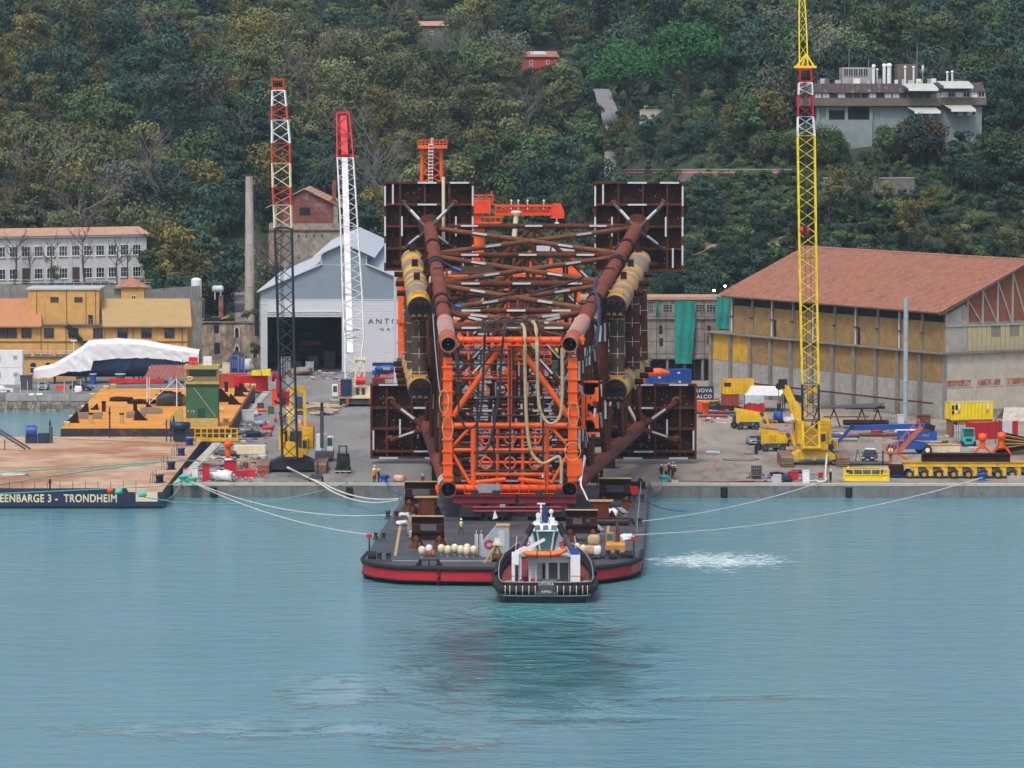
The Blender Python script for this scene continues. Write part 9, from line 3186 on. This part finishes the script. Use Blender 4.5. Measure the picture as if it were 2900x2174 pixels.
MB().bx(-5.2,5.0,-.3,.3,0,.75).build('red_barrier',REDB,label='long low red barrier at the far side of the orange barge',cat='barrier',loc=G(385,1100,2.9)+V((0,3,.9)))
lt=thing('yard_light','white yard light mast with two lamps above the covered yacht','lamp post',A(209,1000,851))
MB().tube((0,0,0),(0,0,2.4),.1,n=6).build('pole',WHITE,lt)
MB().bx(-.6,.6,-.2,.1,2.3,2.6).build('lamp_head',WHITE,lt)
# small loose litter nobody could count, in two patches
def litter(label,areas,n,mts):
 m=MB()
 for _ in range(n):
  x0,x1,y0,y1=RND.choice(areas)
  c=G(U(x0,x1),U(y0,y1))
  m.k=RND.randrange(len(mts))
  a=U(.08,.4)
  if RND.random()<.3:m.tube(c+V((-a*3,U(-.5,.5),.08)),c+V((a*3,U(-.5,.5),.08)),.05,n=5)
  else:m.box(c+V((0,0,a*.3)),(a*U(1,3),a*U(.8,2),a*.6),U(0,3))
 o=m.build('yard_litter',mts,kind='stuff')
 o['label']=label
LM=[WOOD,RUSTD,WFAB,GREY,REDB,BLUE,CREAM,DARK,RUSTO]
litter('loose timber, rags and scrap strewn over the left quay',[(600,760,1180,1360),(620,740,1150,1260),(560,720,1290,1366)],420,LM)
litter('loose scrap and pipes strewn along the foot of the warehouse',[(2000,2100,1140,1200),(2180,2560,1195,1250),(2640,2760,1230,1290),(2120,2350,1340,1366),(1990,2060,1130,1170)],420,LM)
litter('goods and scrap lying in the hangar doorway and beside the ruin',[(600,735,1040,1075),(770,960,1050,1075)],160,LM)
# ================================================================ people
def person_mesh(name,J,E,R_,S_,mats):
 me=bpy.data.meshes.new(name)
 me.from_pydata(J,E,[])
 o=bpy.data.objects.new(name,me)
 col.objects.link(o)
 o.modifiers.new('s','SKIN')
 for i,sv in enumerate(me.skin_vertices[0].data):
  sv.radius=(R_[i],R_[i])
  sv.use_root=i==0
 sb=o.modifiers.new('u','SUBSURF')
 sb.levels=1
 dg=bpy.context.evaluated_depsgraph_get()
 r=bpy.data.meshes.new_from_object(o.evaluated_get(dg))
 bpy.data.objects.remove(o)
 r.name=name
 for m in mats:r.materials.append(m)
 segs=[(V(J[a]),V(J[b]),S_[b])for a,b in E]
 for p in r.polygons:
  c=p.center
  best=min(segs,key=lambda s:((c-s[0])-(s[1]-s[0])*min(1,max(0,(c-s[0]).dot(s[1]-s[0])/max(1e-6,(s[1]-s[0]).length_squared)))).length)
  p.material_index=best[2]
  p.use_smooth=True
 return r
def skeleton(pose):
 st={'stand':0,'walk':1,'crouch':2,'arms':0}[pose]
 hz0=.94 if st<2 else.42
 lean=0 if st<2 else-.28
 J=[(0,0,hz0),(0,lean*.4,hz0+.25),(0,lean*.8,hz0+.48),(0,lean,hz0+.60),(0,lean*1.1-.02,hz0+.70),(0,lean*1.15,hz0+.82)]
 E=[(0,1),(1,2),(2,3),(3,4),(4,5)]
 R_=[.155,.15,.17,.085,.085,.085]
 S_=[0,1,1,1,2,2]
 for s in(-1,1):
  k=len(J)
  sw=.24*s if st==1 else 0
  if st<2:leg=[(s*.10,0,hz0-.06),(s*.12,-sw*.5,.50),(s*.12,-sw+(.1 if sw<0 else 0),.10),(s*.13,-sw-.12,.05)]
  else:leg=[(s*.12,0,hz0-.02),(s*.2,-.42,.45),(s*.16,-.2,.10),(s*.17,-.36,.05)]
  J+=leg
  E+=[(0,k),(k,k+1),(k+1,k+2),(k+2,k+3)]
  R_+=[.12,.085,.06,.055]
  S_+=[0,0,0,3]
  k=len(J)
  z=hz0+.50
  if pose=='arms':arm=[(s*.21,0,z),(s*.27,-.05,z-.28),(s*.10,-.26,z-.22),(s*.04,-.28,z-.2)]
  elif st==2:arm=[(s*.2,lean*.8,z),(s*.25,lean-.2,z-.22),(s*.15,lean-.38,z-.36),(s*.12,lean-.44,z-.4)]
  else:arm=[(s*.21,0,z),(s*.27,sw*.4+.02,z-.28),(s*.28,sw*.9-.06,z-.54),(s*.28,sw*1.0-.09,z-.64)]
  J+=arm
  E+=[(2,k),(k,k+1),(k+1,k+2),(k+2,k+3)]
  R_+=[.085,.06,.048,.042]
  S_+=[1,1,1,2]
 return J,E,R_,S_
SK={p:skeleton(p)for p in('stand','walk','crouch','arms')}
PM={}
BOOT=mat('dark_boots',(.02,.018,.016),.8)
HAIR=mat('dark_hair',(.02,.015,.012),.8)
def person(p,pose,jacket,trousers,helmet,label,rz=0,vest=None,s=1.06):
 key=(pose,jacket.name,trousers.name)
 if key not in PM:
  if pose not in PM:PM[pose]=person_mesh('person_body',*SK[pose],[])
  me=PM[pose].copy()
  for m in(trousers,jacket,SKIN,BOOT):me.materials.append(m)
  PM[key]=me
 t=thing('person',label,'person',p,rz,None,s)
 link('body',PM[key],t)
 J=SK[pose][0]
 hc=V(J[5])+V((0,0,.06))
 m=MB()
 if helmet:
  m.ball(hc+V((0,0,-.02)),.145,1,1.1,1.0,12,True)
  m.lathe(hc+V((0,0,-.03)),[(.145,0),(.175,.0),(.17,.02),(.14,.03)],12)
  m.build('helmet',helmet,t)
 else:
  m.ball(hc+V((0,.02,-.04)),.125,1,1.05,1.0,10,True)
  m.build('hair',HAIR,t)
 m=MB()
 for x in(-.035,.035):m.ball(hc+V((x,-.088,-.07)),.014,n=6)
 m.build('eyes',DARK,t)
 MB().ball(hc+V((0,-.10,-.10)),.02,n=6).build('nose',SKIN,t)
 for x in(-1,1):MB().ball(hc+V((x*.09,0,-.09)),.022,.5,1,1.4,6).build('ear',SKIN,t)
 if vest:
  a,b=V(J[1]),V(J[2])
  m=MB()
  m.lathe(a-V((0,0,.08)),[(.19,0),(.205,.2),(.215,.36),(.12,.43)],12,(b-a).normalized()if pose=='crouch' else(0,0,1))
  v=m.build('vest',vest,t)
  MB().lathe(a+V((0,0,.02)),[(.205,0),(.212,.0),(.212,.05),(.205,.05)],12,(b-a).normalized()if pose=='crouch' else(0,0,1)).build('reflective_stripe',LGREY,v)
 return t
PE=[(1060,1366,'stand',HIVO,NAVYC,WHITE,'worker in orange-red jacket and white helmet beside the blue-green bollard',.3,None),
(1072,1366,'stand',NAVYC,NAVYC,WHITE,'worker in navy overalls and white helmet beside the blue-green bollard',1.2,None),
(1061,1356,'arms',HIVY,NAVYC,WHITE,'worker in yellow jacket just behind the orange-red one at the quay edge',.2,HIVY),
(1873,1352,'stand',BLKC,BLKC,WHITE,'worker in black, leftmost of the group behind the turquoise bollard',.5,None),
(1886,1353,'arms',HIVO,NAVYC,WHITE,'worker in orange jacket in the group behind the turquoise bollard',2.6,HIVO),
(1894,1348,'stand',NAVYC,NAVYC,WHITE,'worker in navy standing behind the orange jacket in the group',-.6,None),
(1904,1355,'arms',NAVYC,NAVYC,WHITE,'worker in dark blue, second from the right of the group',.8,None),
(1911,1355,'stand',NAVYC,HIVO,WHITE,'worker in navy top and orange trousers, rightmost of the group',-.9,None),
(1906,1346,'stand',NAVYC,NAVYC,HIVY,'worker with yellow helmet at the back of the group',.1,None),
(1696,1380,'walk',REDC,REDC,WHITE,'person in red overalls walking beside the lower right leg stub',1.3,None),
(1808,1374,'crouch',BLKC,BLKC,REDB,'worker in black crouching at the barge stern on the right',1.2,None),
(1195,1370,'crouch',REDC,REDC,WHITE,'worker in red crouching behind the left steel stand at the quay',.4,None),
(780,1196,'crouch',HIVO,NAVYC,HIVO,'orange-clad worker bending near the green bin on the left quay',.2,HIVO),
(806,1193,'stand',REDC,REDC,HIVY,'worker with yellow vest and red trousers near the green bin',3.0,HIVY),
(794,1192,'arms',BLKC,REDC,HIVY,'worker in dark top between the two bright workers by the green bin',.6,None),
(2402,1352,'stand',BLKC,BLKC,None,'person in a yellow vest behind the left end of the yellow basket',.3,HIVY),
(2352,1367,'arms',BLKC,NAVYC,WHITE,'worker in black with white helmet holding the rope by the bollard',-1.0,None)]
for px,py,ps,j,tr,he,lb,rz,ve in PE:
 z=DK if px in(1696,)else 2.0
 person(G(px,py,z),ps,j,tr,he,lb,rz,ve)
person(Dk(1306,1512),'walk',HIVY,DGREY,WHITE,'worker in a yellow vest walking alone on the grey barge deck',.9,HIVY)
m=MB()
p=A(1531,1352,YF-.5)
for i,mt_ in enumerate((0,1,2)):
 m.k=i
 m.bx(p.x+i*.18,p.x+i*.18+.18,p.y,p.y+.02,p.z,p.z+.4)
m.build('flag',[GREEN,WHITE,REDB],label='tiny green, white and red flag hanging in the front frame',cat='flag')
# ================================================================ mooring lines
def line(label,pts,r,mt,grp=None):
 P=[V(p)for p in pts]
 out=[]
 for i in range(len(P)-1):
  p0,p1,p2,p3=P[max(i-1,0)],P[i],P[i+1],P[min(i+2,len(P)-1)]
  for k in range(8):
   t=k/8
   out.append(.5*((2*p1)+(p2-p0)*t+(2*p0-5*p1+4*p2-p3)*t*t+(3*p1-p0-3*p2+p3)*t**3))
 out.append(P[-1])
 return MB().path(out,r,6).build('mooring_rope',mt,None,label,'rope',grp)
def sag(a,b,s,n=6):return[V(a).lerp(V(b),i/n)-V((0,0,s*4*(i/n)*(1-i/n)))for i in range(n+1)]
b1,b2,b3=Dk(1110,1468)+V((0,0,.5)),Dk(1072,1528)+V((0,0,.5)),Dk(1130,1424)+V((0,0,.6))
cor_=G(520,1366)+V((0,0,.7))
line('white mooring rope from the quay corner to the middle left barge bollard',sag(cor_,b1,1.9),.07,ROPEW)
line('white mooring rope from the quay corner to the front left barge bollard',sag(cor_,b2,1.4),.07,ROPEW)
k0=G(792,1330)+V((0,0,.9))
k1_=G(912,1372)+V((0,-.4,.25))
line('upper of two thick white ropes from the black crane to the barge',[k0,k0.lerp(k1_,.5)-V((0,0,.1)),k1_]+sag(k1_,b3,.9)[1:],.11,ROPEW)
line('lower of two thick white ropes from the black crane to the barge',[k0+V((.3,-.3,0)),k1_+V((-.5,0,.02))]+sag(k1_+V((-.5,0,.02)),b3+V((0,-.6,-.1)),1.35)[1:],.11,ROPEW)
line('green mooring rope from the pale barge corner to the quay edge',sag(G(410,1408,2.6),G(985,1370)+V((0,-.3,.2)),1.9),.08,ROPEG)
r1,r2=Dk(1806,1488)+V((0,0,.5)),Dk(1792,1535)+V((0,0,.9))
line('shorter white mooring rope from the right barge edge to the yellow crane',sag(r1,G(2335,1366)+V((0,-.4,.3)),.8),.07,ROPEW)
line('long white mooring rope from the barge bow to the far right bollard',sag(r2,G(2781,1361)+V((0,-.5,.5)),1.6),.07,ROPEW)
line('thin blue rope dipping into the water right of the barge stern',[Dk(1808,1422)+V((0,0,.6)),G(1880,1440,.7),G(1955,1448,-.1)],.07,BLUE)
line('white rope tail rising from the quay by the yellow crane to the hanging hook',[G(2337,1362),G(2339,1340)+V((0,0,1)),G(2342,1318)+V((0,0,1.8))],.16,ROPEW)
line('white and blue rope coil lying on the kerb by the worker in black',[G(2310,1366)+V((0,0,.3)),G(2322,1369)+V((0,0,.25)),G(2338,1367)+V((0,0,.3)),G(2340,1360)+V((0,0,.3))],.18,ROPEW)
for i in range(3):
 line('thin beige rope hanging from the turquoise bollard to the barge stern, %s of three'%('first','second','third')[i],sag(G(1881,1367)+V((0,-.3,.5)),Dk(1832,1383)+V((.2*i,0,.8)),.8+.35*i),.06,ROPEB)
line('blue rope from the blue-green bollard down to the barge stern',sag(G(1088,1366)+V((0,-.3,.5)),Dk(1160,1395)+V((0,0,.3)),1.2),.07,BLUE)
line('beige rope hanging from the quay corner to the end of the pale barge',sag(cor_,G(462,1415,1.0),.9),.06,ROPEB)
p4=G(463,1330,3.2)
line('upper turquoise rope stretched across the pale barge deck',[G(-40,1340,2.9),G(200,1325,2.9),G(470,1306,3.2),G(560,1304,2.6)],.10,ROPEG)
line('lower turquoise rope stretched across the pale barge deck',[G(-40,1378,2.9),G(200,1340,2.9),G(470,1306,3.3)],.10,ROPEG)
line('turquoise rope along the near edge of the pale barge to the quay corner',[G(-40,1399,3.0),G(300,1384,3.1),G(470,1374,2.9),G(518,1366)+V((0,0,.4))],.07,ROPEG)
line('pale hawser from the far right corner of the orange barge to the red container',sag(G(715,1098,4.6),G(765,1118)+V((0,0,.5)),.4),.06,ROPEB)
line('pale hawser along the side of the orange barge down to the quay',sag(G(648,1196,4.4),G(690,1222)+V((0,0,.3)),.6),.06,ROPEB)
